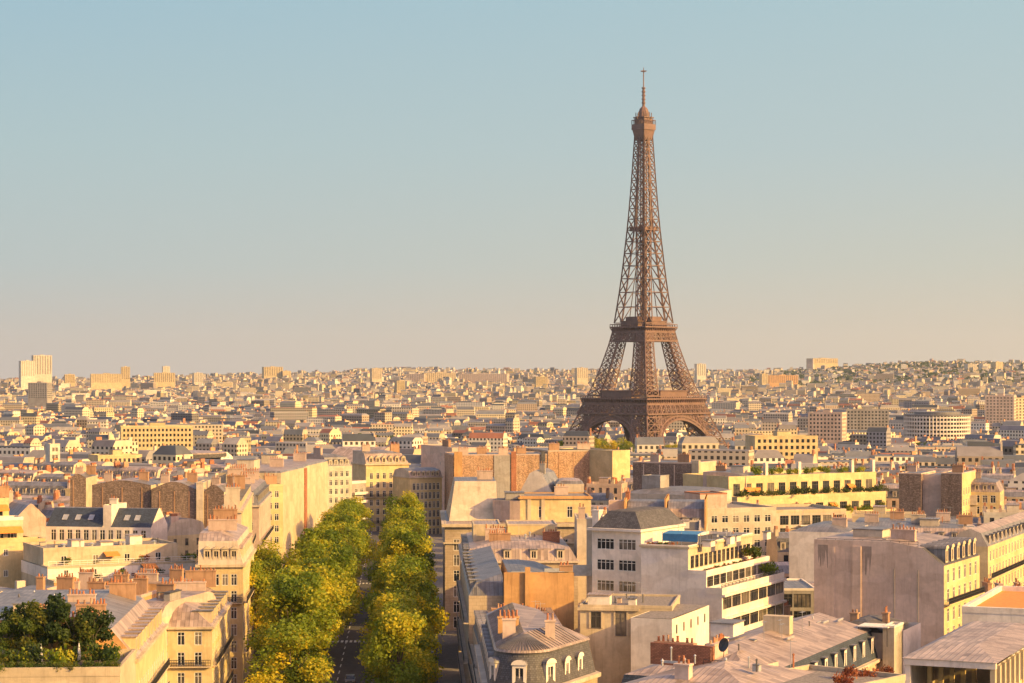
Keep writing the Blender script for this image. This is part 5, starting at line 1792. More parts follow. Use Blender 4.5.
def big_gables():
    B = Bld('apartment_building', 'huge pinkish orange gable wall with a bright yellow end, before the tower foot', 'building', (548, 775), (612, 781), 40)
    z = B.h(451, None, 0)
    B.walls(0, B.W, 0, 40, -1, z, 'rubble_p', m2=('yellow', 'r'))
    B.flat(0, B.W, 0, 40, z, 'zinc', .3, 'offwhite')
    B.flues([4, 9.5, 16.5, 20], 0, 3, z - .6, 'stack', .3)
    B.chimney(2, 6, 6, 7, z, z + 2.4, 'ochre', 7); B.chimney(14, 19, 10, 11, z, z + 2.2, 'pink', 8)
    B.mark('huge orange gable', z=z - 4)
    E = Bld('apartment_building', 'bright yellow plain end wall attached right of the huge orange gable', 'building', (612.4, 770), (630, 776), 8)
    z = E.h(451, None, 0)
    E.walls(0, E.W, 0, 30, -1, z, 'yellow', {'r': W(6, 7, 1.1, 1.9, 2)})
    E.flat(0, E.W, 0, 30, z, 'zinc', .3, 'yellow')
    C = Bld('apartment_building', 'long low orange rubble wall broken by brown chimney strips, left of the huge gable', 'building', (453, 730), (547, 735), 24)
    z = C.h(455, None, 0)
    C.walls(0, C.W, 0, 24, -1, z, 'rubble_p')
    C.flat(0, C.W, 0, 24, z, 'zinc', .3, 'pink')
    for px, w, m_ in ((454, 8, 'ochre'), (511, 5, 'brick'), (541, 4, 'slate')):
        x = C.x(px, 0); C.box('flue', x, x + w * .35, -.45, -.005, 2, z + 1.2, m_)
    x = C.x(494, 0); C.box('rendered_patch', x, x + 5.6, -.2, -.005, 2, z - .1, 'grey')
    for k in range(4):
        C.chimney(3 + 7 * k, 6.4 + 7 * k, 8 + (k % 2) * 4, 9 + (k % 2) * 4, z, z + 1.9, ['pink', 'ochre'][k % 2], 6)
    C.mark('low orange wall', z=z - 3)
    D = Bld('apartment_building', 'long dark brown rubble party wall with a pale chimney strip at its right end', 'building', (633, 660), (692, 650), 18)
    z = D.h(463, None, 0)
    D.walls(0, D.W, 0, 18, -1, z, 'rubble', {}, m2=('cream', 'r'))
    D.flat(0, D.W, 0, 18, z, 'zinc', .3, 'mauve')
    D.flues([3.5, 9, 14], 0, 3, z - .5, 'mauve', .35)
    D.box('flue', D.W + .01, D.W + 2.4, -.3, 1.0, -1, z + 1.0, 'cream')
    D.chimney(3, 6, 6, 7, z, z + 2, 'pink', 6); D.chimney(11, 15, 9, 10, z, z + 2.2, 'ochre', 7)
    D.mark('dark brown rubble wall', z=z - 4)
    E2 = Bld('apartment_building', 'zinc roof with a grey lift hut below the dark brown rubble wall', 'building', (622, 600), (690, 590), 30)
    z = E2.h(494, None, 0)
    E2.walls(0, E2.W, 0, 30, -1, z, 'offwhite', {'f': W(7, 6, 1.2, 1.9, 2)})
    E2.mansard(0, E2.W, 0, 30, z, .8, 3, .5, 6, 'frbl', 'zinc', 'zinc')
    E2.walls(2.5, 8.2, 8, 14, z, z + 4.6, 'grey', name='lift_hut'); E2.flat(2.5, 8.2, 8, 14, z + 4.6, 'zinc', .15, 'grey', name='lift_hut_roof')
    P = Bld('apartment_building', 'plain pink wall with a dark diagonal stair line, left of the planted yellow terraces', 'building', (703, 634), (746, 628), 20)
    z = P.h(476, None, 0)
    P.walls(0, P.W, 0, 20, -1, z, 'pink')
    P.mansard(0, P.W, 0, 20, z, .8, 3, .3, 3, 'br', 'zinc', 'zinc', 'pink')
    b = MB(); b.bar((P.W * .5, -.15, z), (P.W * .98, -.15, z - 8.5), .5); b.build('stair_line', M['slate'], P.root)
    P.chimney(1, 4, 8, 9, z, z + 2.4, 'ochre', 5); P.hut(P.W - 7, P.W - 3, 6, 12, z + .5, 2.2, 'offwhite')
    P.mark('pink wall with diagonal line', z=z - 4)
big_gables()

def planted_terraces():
    B = Bld('apartment_building', 'long yellow apartment block with deep planted terraces and pale posts on its roof', 'building', (746, 618), (896, 650), 30)
    W_ = B.W
    z1, z2, z3 = B.h(515, None, 0), B.h(497, None, 4), B.h(477, None, 8)
    B.walls(0, W_, 0, 30, -1, z1, 'cream', {'f': W(12, 6, 2.2, 2.0, 1.6, 3.0)})
    B.walls(0, W_ - .3, 4, 30, z1 - .05, z2, 'yellow', {'f': W(12, 1, 2.9, 3.4, z1 + .1, style='dark')})
    B.walls(0, W_ - .8, 8, 30, z2 - .05, z3, 'yellow', {'f': W(13, 1, 2.6, 3.6, z2 + .9, style='dark')})
    B.flat(0, W_, 0, 4, z1, 'paving', .9, 'yellow', name='terrace')
    B.flat(0, W_ - .3, 4, 8, z2, 'paving', .9, 'yellow', name='terrace')
    B.flat(0, W_ - .8, 8, 30, z3, 'gravel', .9, 'yellow')
    for px in (766, 799, 852, 873):
        x = B.x(px, 9); B.box('roof_post', x - .5, x + .5, 8.6, 9.8, z3, z3 + 4.6, 'white')
    x = B.x(757, 3.9)
    for (px, y, zz) in ((756, 7.95, z2),):
        x = B.x(px, y); b = MB(); b.box(x - 1.3, x + 1.5, y - .35, y - .1, zz + .9, zz + 3.2); b.build('awning', M['awning'], B.root)
    for t_, zz, yy in ((.1, z2, 7.9), (.42, z1, 3.9), (.6, z1, 3.9), (.78, z2, 7.9)):
        x = W_ * t_
        b = MB(); b.face([(x, yy - 1.2, zz + 2.6), (x + 2.8, yy - 1.2, zz + 2.6), (x + 2.8, yy - .01, zz + 3.3), (x, yy - .01, zz + 3.3)]); b.face([(x, yy - 1.2, zz + 2.2), (x + 2.8, yy - 1.2, zz + 2.2), (x + 2.8, yy - 1.2, zz + 2.6), (x, yy - 1.2, zz + 2.6)]); b.build('awning', M['awning'], B.root)
    k = 0
    for i in range(26):
        lev = i % 3
        yy, zz = ((2.0, z1), (6.0, z2), (10.6, z3))[lev]
        t = (i + .5) / 26
        if lev == 2 and t < .2: continue
        p = B.w2(W_ * t, yy)
        lab = '%s shrub, number %d from the left along the yellow terraces\' %s level' % (['green', 'dark', 'golden'][i % 3], i // 3 + 1, ['bottom', 'middle', 'rooftop'][lev])
        bush(p.x, p.y, B.z0 + zz, lab.replace('number %d' % (i // 3 + 1), ['first', 'second', 'third', 'fourth', 'fifth', 'sixth', 'seventh', 'eighth', 'ninth'][i // 3]), 'shrubs on the yellow planted terraces', ['leaf_g', 'leaf_d', 'leaf'][i % 3], 1.8 + .7 * random.random(), 1.0, i)
    for i in range(7):
        p = B.w2(W_ * (.70 + .036 * i), 1.0)
        tag(put('hedge', BUSH['leaf'][i % 3], None, (p.x, p.y, B.z0 + z1 + .1), i * 1.1, (1.3, 1.1, 1.3)), 'dense golden hedge trough at the right of the yellow planted terrace', 'hedge', 'hedge trough on the yellow terrace')
    B.mark('yellow planted terraces', z=z2)
    # cream wing in front of it
    C = Bld('apartment_building', 'low cream building with large square windows in front of the planted terraces', 'building', (706, 528), (776, 534), 26)
    z = C.h(510, None, 0)
    C.walls(0, C.W, 0, 26, -1, z, 'offwhite', {'f': W(6, 6, 1.7, 1.8, z - 3.1 - 15.5, 3.1)})
    C.flat(0, C.W, 0, 26, z, 'gravel', .6, 'offwhite')
    C.walls(1, 8.4, 6, 16, z, z + 3.8, 'pink', name='roof_studio'); C.flat(1, 8.4, 6, 16, z + 3.8, 'tar', .2, 'brick', name='roof_studio_roof')
    D = Bld('apartment_building', 'modern block with dark wide loggias and pale posts, right of the low cream building', 'building', (776, 545), (846, 550), 22)
    z = D.h(512, None, 0)
    D.walls(0, D.W, 0, 22, -1, z, 'offwhite', {'f': W(6, 6, 2.4, 2.4, z - 3.2 - 16, 3.2, style='dark')})
    D.flat(0, D.W, 0, 22, z, 'gravel', .7, 'cream')
    for k in range(4):
        D.box('balcony', D.W * .32, D.W, -1.3, -.01, z - 3.5 - 3.2 * k, z - 3.3 - 3.2 * k, 'white')
        D.rail((D.W * .32, -1.2), (D.W, -1.2), z - 3.3 - 3.2 * k, 1.0, 1.2, .06, 'iron')
    D.mark('dark loggias', z=z - 3)
planted_terraces()

def mansion_pair():
    """two zinc-roofed houses with dormers in front of the dark rubble wall"""
    B = Bld('apartment_building', 'cream house with two rounded dormered zinc roofs between brick party walls', 'building', (624, 480), (706, 478), 22)
    z = B.h(528, None, 0); W_ = B.W
    B.walls(0, W_, 0, 22, -1, z, 'cream', {'f': W(8, 6, 1.2, 2.0, 1.4, 3.1)})
    B.mansard(.5, W_ * .49, 0, 22, z, 4.2, 2.6, 1.4, 4, 'fb', 'zinc_p', 'zinc', 'pink', {'f': 3}, ('zinc', 'zinc', 'flat', 'offwhite'), (1.5, 1.9))
    B.mansard(W_ * .53, W_ - .4, 0, 22, z, 4.2, 2.6, 1.4, 4, 'fb', 'zinc_p', 'zinc', 'pink', {'f': 3}, ('zinc', 'zinc', 'flat', 'offwhite'), (1.5, 1.9))
    for x in (0.0, W_ * .495, W_ - .36):
        B.walls(x, x + .36, -.1, 20, z - .3, z + 6.6, 'ochre', name='fire_wall')
    B.chimney(.02, .9, 6, 10, z + 6, z + 7.6, 'brick', 6)
    B.box('chimney', -3.6, -.02, 2, 5, z - 2, z + 6.0, 'pink')
    B.mark('twin dormered zinc roofs', z=z + 2)
    C = Bld('apartment_building', 'flat dark roof cluttered with white vents, behind the blue tarpaulin', 'building', (592, 430), (700, 428), 30)
    z = C.h(532, None, 0)
    C.walls(0, C.W, 0, 30, -1, z, 'offwhite', {'f': W(8, 6, 1.2, 2.0, 1.4, 3.1)})
    C.flat(0, C.W, 0, 30, z, 'tar', .4, 'offwhite')
    for k in range(6):
        C.hut(1.5 + 3.3 * k, 3.0 + 3.3 * k, 5 + (k % 3) * 3, 7 + (k % 3) * 3, z, 1.2 + .3 * (k % 2), 'white', 'zinc_p')
    D = Bld('apartment_building', 'pale grey plastered shaft building at the left of the white window block', 'building', (577, 395), (590, 395), 16)
    z = D.h(520, None, 0)
    D.walls(0, D.W, 0, 16, -1, z, 'offwhite'); D.flat(0, D.W, 0, 16, z, 'gravel', .2, 'offwhite'); D.chimney(.4, 1.6, 3, 4, z, z + 2, 'pink', 2)
mansion_pair()

def white_modern():
    # window block with a dark roof
    B = Bld('apartment_building', 'white modern block with three rows of blue windows under a dark slate roof', 'building', (592, 342.4), (641, 338), 16)
    z = B.h(531, None, 0); W_ = B.W
    B.walls(0, W_, 0, 16, -1, z, 'white', {'f': W(2, 8, 3.1, 1.75, z - 3.0 - 3.35 * 6, 3.35, mg=.5)}, m2=('offwhite', 'l'))
    B.box('eave', -.6, W_ + .3, -.7, 16, z + .003, z + .4, 'white')
    B.mansard(0, W_, 0, 16, z + .42, 2.6, 2.0, .2, 1, 'flbr', 'slate', 'tar', 'white')
    B.chimney(-.4, .8, .8, 2.2, z + .42, z + 3.0, 'white', 1)
    B.walls(-2.6, -.62, 3, 14, -1, z + 1.6, 'offwhite', name='stair_tower'); B.flat(-2.6, -.62, 3, 14, z + 1.6, 'gravel', .2, 'white', name='stair_tower_roof')
    B.mark('white block with blue windows', z=z - 4)
    # the stepped white block with its big blank wall and band windows
    C = Bld('office_building', 'stepped white block with a huge blank wall, band windows and a tiled terrace', 'building', (641, 335.2), (722, 329.3), 30)
    W_ = C.W
    zt = C.h(543, 0, 0)
    x1, x2, x3 = C.x(705, 0), C.x(720, 0), W_
    zs1 = C.h(568, x1, 0); zs2 = C.h(583, W_, 0)
    zA, zB, zC_ = zs1, zs2 - 1.0, zt
    # body up to terrace 2, narrowing upwards on the right
    xa, xb = W_, W_ - 2.6
    zlow = C.h(594, W_, 0)
    C.walls(0, xa, 0, 30, -1, zlow, 'white', {'r': W(7, 9, 4.4, 2.1, zlow - 2.5 - 3.6 * 4, 3.6, mg=.3, style='dark')})
    C.flat(xb, xa, 0, 30, zlow + .002, 'paving', .9, 'white', name='terrace')
    C.walls(0, xb, 0, 30, zlow - .02, zlow + 3.0, 'white', {'r': W(10, 1, 2.7, 2.1, zlow + .4, mg=.3, style='dark')})
    xc = xb - 3.0
    C.flat(xc, xb, 0, 30, zlow + 3.002, 'terracotta', .5, 'white', name='tiled_terrace')
    C.walls(0, xc, 0, 30, zlow + 2.98, zt - .6, 'white', {'r': W(14, 1, 1.5, 2.0, zlow + 3.6, mg=.8, style='dark')}, m2=('cream', 'r'))
    C.flat(0, xc, 0, 30, zt - .58, 'tar', .45, 'white')
    C.cornice(0, xc, 0, 30, zt - .6, .25, .3, 'cream')
    for k, (zz, xx) in enumerate(((zlow - .15, xa), (zlow - 3.75, xa))):
        C.box('ledge', xx + .003, xx + .5, .0, 30, zz - .35, zz, 'white')
    C.rail((xa - .15, .2), (xa - .15, 29.8), zlow + .9, .5, 1.6, .06, 'iron')
    # roof clutter, tarpaulin on a scaffold frame
    t = thing('tarpaulin_shelter', 'blue tarpaulin stretched over a rooftop frame on the stepped white block', 'tarpaulin', tuple(C.w2(2.2, 3.6)) + (C.z0 + zt - .55,), C.ang)
    b = MB(); b.face([(0, 0, 1.9), (6.0, 0, 1.9), (6.0, 3.0, 2.2), (0, 3.0, 2.2)]); b.face([(0, 0, .7), (6.0, 0, .7), (6.0, 0, 1.9), (0, 0, 1.9)])
    b.build('sheet', M['tarp'], t)
    for (x, y) in ((0, 0.05), (3.2, .05), (6.4, .05), (0, 3), (6.4, 3)):
        b = MB(); b.bar((x, y, 0), (x, y, 2.2), .07); b.build('post', M['metal'], t)
    for k in range(5):
        p = C.w2(.8 + .9 * k, 1.0 + .2 * k)
        bush(p.x, p.y, C.z0 + zt - .5, ['dark', 'brown', 'green', 'low', 'round'][k] + ' potted shrub on the white block\'s roof, before the blue tarpaulin', 'pots before the blue tarpaulin', ['leaf_d', 'leaf_r', 'leaf_g'][k % 3], .55, .9, k, 'potted_shrub')
    for k in range(4):
        C.hut(9.6 + 1.0 * k if k % 2 else 8.8, 10.3 + 1.0 * k if k % 2 else 10.2, 4 + 6 * k, 6 + 6 * k, zt - .57, .9 + .3 * (k % 2), 'white', 'zinc')
    for k, (yy, s_, lab) in enumerate(((24, 2.0, 'bushy green tree-like shrub at the far end of the tiled terrace'), (27, 2.3, 'golden spreading shrub on the far terrace corner of the stepped white block'), (29, 1.8, 'low green shrub hanging over the end of the band-windowed terrace'))):
        p = C.w2(xb - 1.2 + (1.4 if k else 0), yy)
        bush(p.x, p.y, C.z0 + zlow + (3.0 if not k else .1), lab, 'terrace shrubs of the stepped white block', ['leaf_g', 'leaf', 'leaf_g'][k], s_, 1.0, k)
    for k in range(9):
        p = C.w2(xb - .9, 2 + 2.8 * k)
        bush(p.x, p.y, C.z0 + zlow + 3.0, '%s small pot plant from the near end of the tiled terrace' % ['first', 'second', 'third', 'fourth', 'fifth', 'sixth', 'seventh', 'eighth', 'ninth'][k], 'pot plants along the tiled terrace', ['leaf_d', 'leaf_r', 'leaf_g'][k % 3], .5, 1.0, k, 'pot_plant')
    C.clutter(1, xc - 1, 5, 28, zt - .57, 14, 5)
    C.mark('huge white blank wall', z=zt - 8)
    # lower cream building in front
    D = Bld('apartment_building', 'low cream building with two tall dark French windows, below the white window block', 'building', (580, 308), (672, 306), 16)
    z = D.h(607, D.W * .3, 0)
    D.walls(0, D.W, 0, 16, -1, z, 'cream', {})
    D.cornice(0, D.W * .62, 0, 16, z - .5, .35, .4, 'cream')
    D.flat(0, D.W, 0, 16, z, 'gravel', .3, 'cream')
    for px, w, h in ((596, 1.5, 2.4), (621, 1.6, 3.6)):
        x = D.x(px, 0)
        zz = D.h(636 if w > 1.55 else 628, x, 0)
        put('window', win_mesh(w, h, 'dark'), D.root, (x, -.13, zz))
        b = MB()
        for (a0, a1, c0, c1) in ((-w / 2 - .25, -w / 2, 0, h), (w / 2, w / 2 + .25, 0, h), (-w / 2 - .25, w / 2 + .25, h, h + .25)):
            b.box(x + a0, x + a1, -.14, -.004, zz + c0, zz + c1)
        b.build('window_surround', M['cream'], D.root)
    D.clutter(1, D.W - 1, 3, 14, z, 12, 12)
    D.hut(1.0, 4.2, 1.2, 4, z, 1.5, 'white', 'zinc_p'); D.hut(D.W * .52, D.W * .6, 1, 3, z, 1.1, 'white', 'zinc')
    E = Bld('apartment_building', 'lit white wing with five small square windows and a weedy gravel roof', 'building', (672, 296), (709, 314), 6)
    z = E.h(612, None, 0)
    E.walls(0, E.W, 0, 6, -1, z, 'white', {'f': W(5, 1, .75, 1.3, z - 2.3, mg=.5, style='dark')})
    b = MB(); b.face([(.2, .2, z + .02), (E.W - .2, .2, z + .02), (E.W - .2, 5.8, z + .02), (.2, 5.8, z + .02)]); b.build('roof', M['gravel'], E.root)
    E.dish(-3.5, -1.2, z - 6.2, .75, (-.2, -1, .3), 'skin_white')
white_modern()

def zinc_foreground():
    A = Bld('apartment_building', 'broad pink zinc roof with a red brick fire wall, at the bottom middle', 'building', (590, 222), (770, 212), 24)
    z = A.h(688, None, 0)
    W_ = A.W
    A.walls(0, W_, 0, 24, -1, z - 1.2, 'pink', {'f': W(6, 5, 1.2, 2, 2)})
    A.mansard(0, W_, 0, 24, z - 1.2, 2.2, 9.0, .35, 3, 'frbl', 'zinc_p', 'zinc_p', 'pink')
    b = MB()
    xr = A.x(648, 17); x2 = A.x(703, 15)
    A.box('fire_wall', xr, x2, 17.6, 18.1, z - .4, z + 2.0, 'brick')
    A.chimney(xr + .3, xr + 5.0, 18.11, 18.9, z, z + 1.9, 'ochre', 8)
    A.chimney(W_ * .36, W_ * .44, 5.2, 6.2, z - .9, z + 1.5, 'mauve', 3)
    A.vent(W_ * .2, 9, z + .8, .5, .12); A.vent(W_ * .5, 12, z + 1, .5, .12)
    A.dish(x2 + 1.0, 18.2, z + .8, .8, (-.5, -1, .35), 'iron')
    A.clutter(3, W_ - 3, 9, 16, z + .9, 10, 4)
    A.mark('pink zinc roof with brick fire wall', z=z)
    B = Bld('apartment_building', 'wide zinc roof over a dark slate mansard with tall white dormers, bottom right of centre', 'building', (754, 238), (880, 288), 17)
    z = B.h(716, 0, 0) 
    W_ = B.W
    B.walls(0, W_, 0, 17, -1, z, 'cream', {'f': W(14, 5, 1.2, 2, 2)})
    B.mansard(0, W_, 0, 17, z, 3.6, 1.0, 2.0, 9, 'fbl', 'slate_b', 'zinc_p', 'mauve', {'f': 12}, ('slate_b', 'zinc', 'flat', 'white'), (1.15, 2.5))
    B.cornice(0, W_, 0, 17, z - .45, .5, .4, 'offwhite')
    zr = z + 5.5
    B.chimney(W_ * .12, W_ * .12 + 5.0, 7, 8, zr - .4, zr + 1.2, 'pink', 9)
    B.box('chimney', W_ * .60, W_ * .60 + 1.6, 6, 9.5, zr - .4, zr + 1.9, 'cream')
    B.hut(W_ * .52, W_ * .52 + 4.2, 12, 15, zr - .5, 1.6, 'white', 'zinc')
    for k in range(4):
        B.vent(3 + 3.2 * k, 6 + k, z + 4.6, .4, .1)
    B.clutter(2, W_ - 3, 4.5, 8, zr - .5, 16, 3)
    B.mark('white dormers on dark slate', z=z + 2)
    C = Bld('house', 'pink zinc roofed annex with a low parapet wall left of the white dormers', 'house', (700, 233), (748, 230), 8)
    z = C.h(668, None, 0)
    C.walls(0, C.W, 0, 8, -1, z, 'mauve'); C.mansard(0, C.W, 0, 8, z, 1.2, 2.6, .3, 1, 'frbl', 'zinc_p', 'zinc_p')
    C.rail((.3, .3), (C.W * .5, .3), z, .7, .8, .05, 'iron')
    for i, (px, Y, zz, s_) in enumerate(((853, 226, 656, 1.05), (864, 228, 658, 1.0), (846, 220, 668, 1.1), (886, 232, 652, .8))):
        Z = wz(zz + 26, Y)
        bush(wx(px, Y), Y, Z, ['rounded red autumn shrub below the white dormers', 'orange-red autumn shrub beside the white dormers, second of four', 'dark red autumn shrub nearest the bottom edge', 'small orange autumn shrub beside the grey pavilion'][i], 'autumn shrubs by the dark slate mansard', 'leaf_r', s_, 1.3, i)
    P = Bld('house', 'low flat-roofed courtyard wing carrying the red autumn shrubs at the bottom right', 'house', (826, 214), (905, 226), 12)
    z = P.h(682, None, 6)
    P.walls(0, P.W, 0, 12, -1, z, 'cream'); P.flat(0, P.W, 0, 12, z, 'gravel', .5, 'cream')
zinc_foreground()

def mauve_gable():
    B = Bld('apartment_building', 'large shaded mauve gable wall with dark top stains and a sunlit balcony front', 'building', (814, 345.5), (944, 335.8), 22)
    W_ = B.W
    z = B.h(566, W_, 0)
    zt = B.h(546, W_ * .4, 0)
    B.walls(0, W_, 0, 22, -1, z, 'mauve', {'r': W(6, 7, 1.2, 2.2, z - 2.9 - 3.1 * 6, 3.1)}, m2=('yellow', 'r'))
    B.mansard(0, W_, 0, 22, z, zt - z, 3.6, .8, 5, 'r', 'slate', 'zinc_p', 'mauve', {'r': 6}, ('zinc_d', 'zinc', 'round', 'cream'), (1.5, 2.2))
    for k in (1, 3):
        B.balcony('r', 0, W_, 0, 22, z - 3.0 - 3.1 * k, .9, 'yellow')
    B.box('flue', W_ * .30, W_ * .37, -.25, -.004, 4, zt - .05, 'mauve')
    B.flues([W_ * .62, W_ * .8], 0, 3, zt - 3.5, 'grey', .12, 'downpipe'); B.flues([W_ * .14], 0, 6, zt - .4, 'mauve', .5)
    for (xa, xb) in ((W_ * .03, W_ * .11), (W_ * .375, W_ * .45)):
        q = random.Random(int(xa * 10))
        n_ = 16
        low = [(xb - (xb - xa) * i / n_, zt - .8 - 4.2 * q.random() ** 1.6) for i in range(n_ + 1)]
        b = MB(); b.face([(xa, -.006, zt - .05), *[(x_, -.006, z_) for x_, z_ in low[::-1]], (xb, -.006, zt - .05)]); b.build('water_stain', M['stain'], B.root)
    zz = zt + .8
    B.hut(4, 9, 8, 14, zz - .4, 1.6, 'offwhite'); B.chimney(11, 15, 6, 7, zz - .4, zz + 1.4, 'pink', 7); B.rail((.5, .4), (W_ * .8, .4), zz - .75, .9, 1.5, .05, 'iron')
    B.clutter(2, W_ - 6, 3, 18, zt + .1, 12, 7)
    B.mark('shaded mauve gable', z=zt - 8)
    # annex at its foot
    C = Bld('house', 'small white annex with a dark hipped roof and open shed at the gable foot', 'house', (826, 290), (896, 286), 14)
    z = C.h(632, None, 0)
    C.walls(0, C.W, 0, 14, -1, z, 'white', m2=('mauve', 'f'))
    C.mansard(0, C.W * .82, 0, 14, z, 1.1, 3.0, .3, 2, 'frbl', 'tar', 'slate')
    C.walls(C.W * .84, C.W, -1.0, 4, -1, z + 1.0, 'offwhite', name='stair_tower'); C.flat(C.W * .84, C.W, -1, 4, z + 1.0, 'zinc', .15, 'white', name='stair_tower_roof')
    b = MB(); x = C.W * .5
    b.box(x, x + 4.2, -1.8, 2.0, z + .9, z + 1.05); b.build('shed_roof', M['skin_white'], C.root)
    for u in (x + .1, x + 4.0):
        C.box('shed_post', u, u + .12, -1.7, -1.58, z - 1.6, z + .9, 'frame_d')
    C.chimney(2, 3.0, 5, 6, z + .6, z + 1.8, 'ochre', 2); C.chimney(6, 6.8, 7, 8, z + .6, z + 1.8, 'ochre', 2)
    D = Bld('apartment_building', 'plain white wall building left of the shaded gable, under the dark loggias', 'building', (789, 432), (846, 428), 24)
    z = D.h(532, None, 0)
    D.walls(0, D.W, 0, 24, -1, z, 'white')
    D.mansard(0, D.W, 0, 24, z, .8, 3, .4, 4, 'frbl', 'zinc', 'zinc')
    D.antenna(2, 4, z + .8, 3.5); D.chimney(7, 10, 9, 10, z + .5, z + 2.2, 'pink', 6)
    E = Bld('apartment_building', 'grey flat roof court block with a dark glazed wall between white wall and band windows', 'building', (770, 372), (816, 372), 18)
    z = E.h(590, None, 0)
    E.walls(0, E.W, 0, 18, -1, z, 'grey', {'f': W(2, 5, 3.0, 2.4, 2, 3.0, style='dark')}); E.flat(0, E.W, 0, 18, z, 'zinc', .3, 'white')
    E.hut(1, 3, 9, 12, z, 1.3, 'slate', 'zinc')
mauve_gable()

def pavilion():
    B = Bld('pavilion', 'flat-roofed grey pavilion with an open front loggia and tall lit side pilasters', 'building', (905, 238), (995, 234), 34)
    W_ = B.W
    z = B.h(667, W_ * .5, 0)
    zb = z - 4.6
    B.walls(0, W_, 0, 34, -1, zb, 'cream')
    b = MB()
    # side walls and back wall leave the front open
    b.box(0, .5, 0, 34, zb + .003, z); b.box(.5, W_ - .5, 13, 13.4, zb + .003, z)
    b.build('side_wall', M['offwhite'], B.root)
    for k in range(12):
        y = .05 + 2.9 * k
        B.box('pilaster', W_ - .55, W_, y, y + .9, zb + .003, z, 'cream')
    B.box('sill_wall', W_ - .45, W_ - .15, .96, 33.5, zb + .003, zb + 1.2, 'yellow')
    for k in range(11):
        y = .95 + 2.9 * k
        put('window', win_mesh(1.98, 3.3), B.root, (W_ - .42, y + 1.0, zb + 1.25), pi / 2)
    B.box('corner_post', 0, .6, -.05, .6, zb, z - .003, 'white'); 
    B.box('beam', -.1, W_ + .1, -.2, .6, z + .003, z + .75, 'white')
    b = MB(); zf = z + .76
    o = .35
    b.face([(-o, -o, zf), (W_ + o, -o, zf), (W_ * .62, 10, zf + .55), (0 + W_ * .1, 10, zf + .55)], 0)
    b.face([(W_ + o, -o, zf), (W_ + o, 34, zf), (W_ * .62, 34, zf + .55), (W_ * .62, 10, zf + .55)], 0)
    b.face([(W_ * .1, 10, zf + .55), (W_ * .62, 10, zf + .55), (W_ * .62, 34, zf + .55), (W_ * .1, 34, zf + .55)], 0)
    b.face([(-o, 34, zf), (-o, -o, zf), (W_ * .1, 10, zf + .55), (W_ * .1, 34, zf + .55)], 0)
    b.face([(-o, -o, zf), (-o, 34, zf), (W_ + o, 34, zf), (W_ + o, -o, zf)], 1)
    b.build('roof', [M['zinc_p'], M['offwhite']], B.root)
    for k in range(5):
        B.box('column', 1.4 + 1.0 * k, 1.9 + 1.0 * k, 5.0 + 1.3 * k, 5.5 + 1.3 * k, zb + .003, z - .01, 'yellow')
    for i, (x, y) in enumerate(((5.2, 3.0), (8.4, 4.4))):
        p = B.w2(x, y)
        t = thing('bench', ['long slatted bench standing in the open loggia', 'dark bench at the right of the open loggia'][i], 'bench', (p.x, p.y, B.z0 + zb + .003), B.ang)
        b = MB(); b.box(-1.6, 1.6, -.25, .25, .42, .5); b.build('seat', M['yellow' if i == 0 else 'frame_d'], t)
        b = MB(); b.box(-1.6, 1.6, .22, .28, .55, 1.0); b.build('backrest', M['yellow' if i == 0 else 'frame_d'], t)
        for x_ in (-1.4, 1.4):
            b = MB(); b.box(x_ - .05, x_ + .05, -.22, .22, 0, .42); b.build('leg', M['iron'], t)
    for i in range(8):
        p = B.w2(.6 + 1.3 * i, -.9)
        tag(put('hedge', BUSH['leaf_g'][i % 3], None, (p.x, p.y, B.z0 + zb - .6), i * 1.3, (1.0, .8, .9)), 'green and gold hedge along the foot of the open loggia', 'hedge', 'hedge along the loggia')
    b = MB(); b.box(-.5, W_ + .5, -2.2, -.01, zb - 1.4, zb - .55); b.build('planter_ledge', M['cream'], B.root)
    B.mark('open loggia', z=z)
    C = Bld('apartment_building', 'white parapet building with a bright orange roof surface at the right edge', 'building', (962, 285), (1085, 279), 30)
    z = C.h(607, 0, 0)
    C.walls(0, C.W, 0, 30, -1, z - .6, 'white'); C.flat(0, C.W, 0, 30, z - .6, 'awning', .7, 'white', .6)
    b = MB(); b.box(C.W * .5, C.W * .5 + 3, 8, 10, z - .59, z - .1); b.build('skylight', M['metal'], C.root)
    D = Bld('apartment_building', 'sunlit yellow facade with balconies receding at the right edge, beyond the gable', 'building', (988, 415), (1042, 470), 7)
    z = D.h(536, None, 0)
    D.walls(0, D.W, 0, 7, -1, z, 'yellow', {'f': W(18, 7, 1.2, 2.1, z - 3 - 18.6, 3.1)})
    D.mansard(0, D.W, 0, 7, z, 2.6, 1.4, .8, 2, 'fb', 'zinc', 'zinc_p', 'offwhite', {'f': 14}, ('zinc', 'zinc', 'flat', 'offwhite'), (1.2, 1.6))
    D.balcony('f', 0, D.W, 0, 7, z - 6.2, .8, 'cream')
    D.mark('yellow receding facade', z=z)
    E = Bld('apartment_building', 'brown rubble gable pair with a dark recess between, and a yellow right side', 'building', (899, 584), (962, 577), 18)
    z = E.h(473, None, 0); W_ = E.W
    xa, xb = E.x(921, 0), E.x(941, 0)
    E.walls(0, xa, 0, 18, -1, z - .3, 'rubble'); E.walls(xb, W_, 0, 18, -1, z, 'rubble', {'r': W(5, 8, 1.2, 2.0, 1.4, 3.1)}, m2=('yellow', 'r'))
    E.walls(xa + .003, xb - .003, 2.4, 17, -1, z - .7, 'mauve', name='recess_wall')
    for (a, c, zz) in ((0, xa, z - .3), (xb, W_, z), (xa + .01, xb - .01, z - .7)):
        E.flat(a, c, 2.5 if a == xa + .01 else 0, 17 if a == xa + .01 else 18, zz, 'zinc', .2, 'mauve')
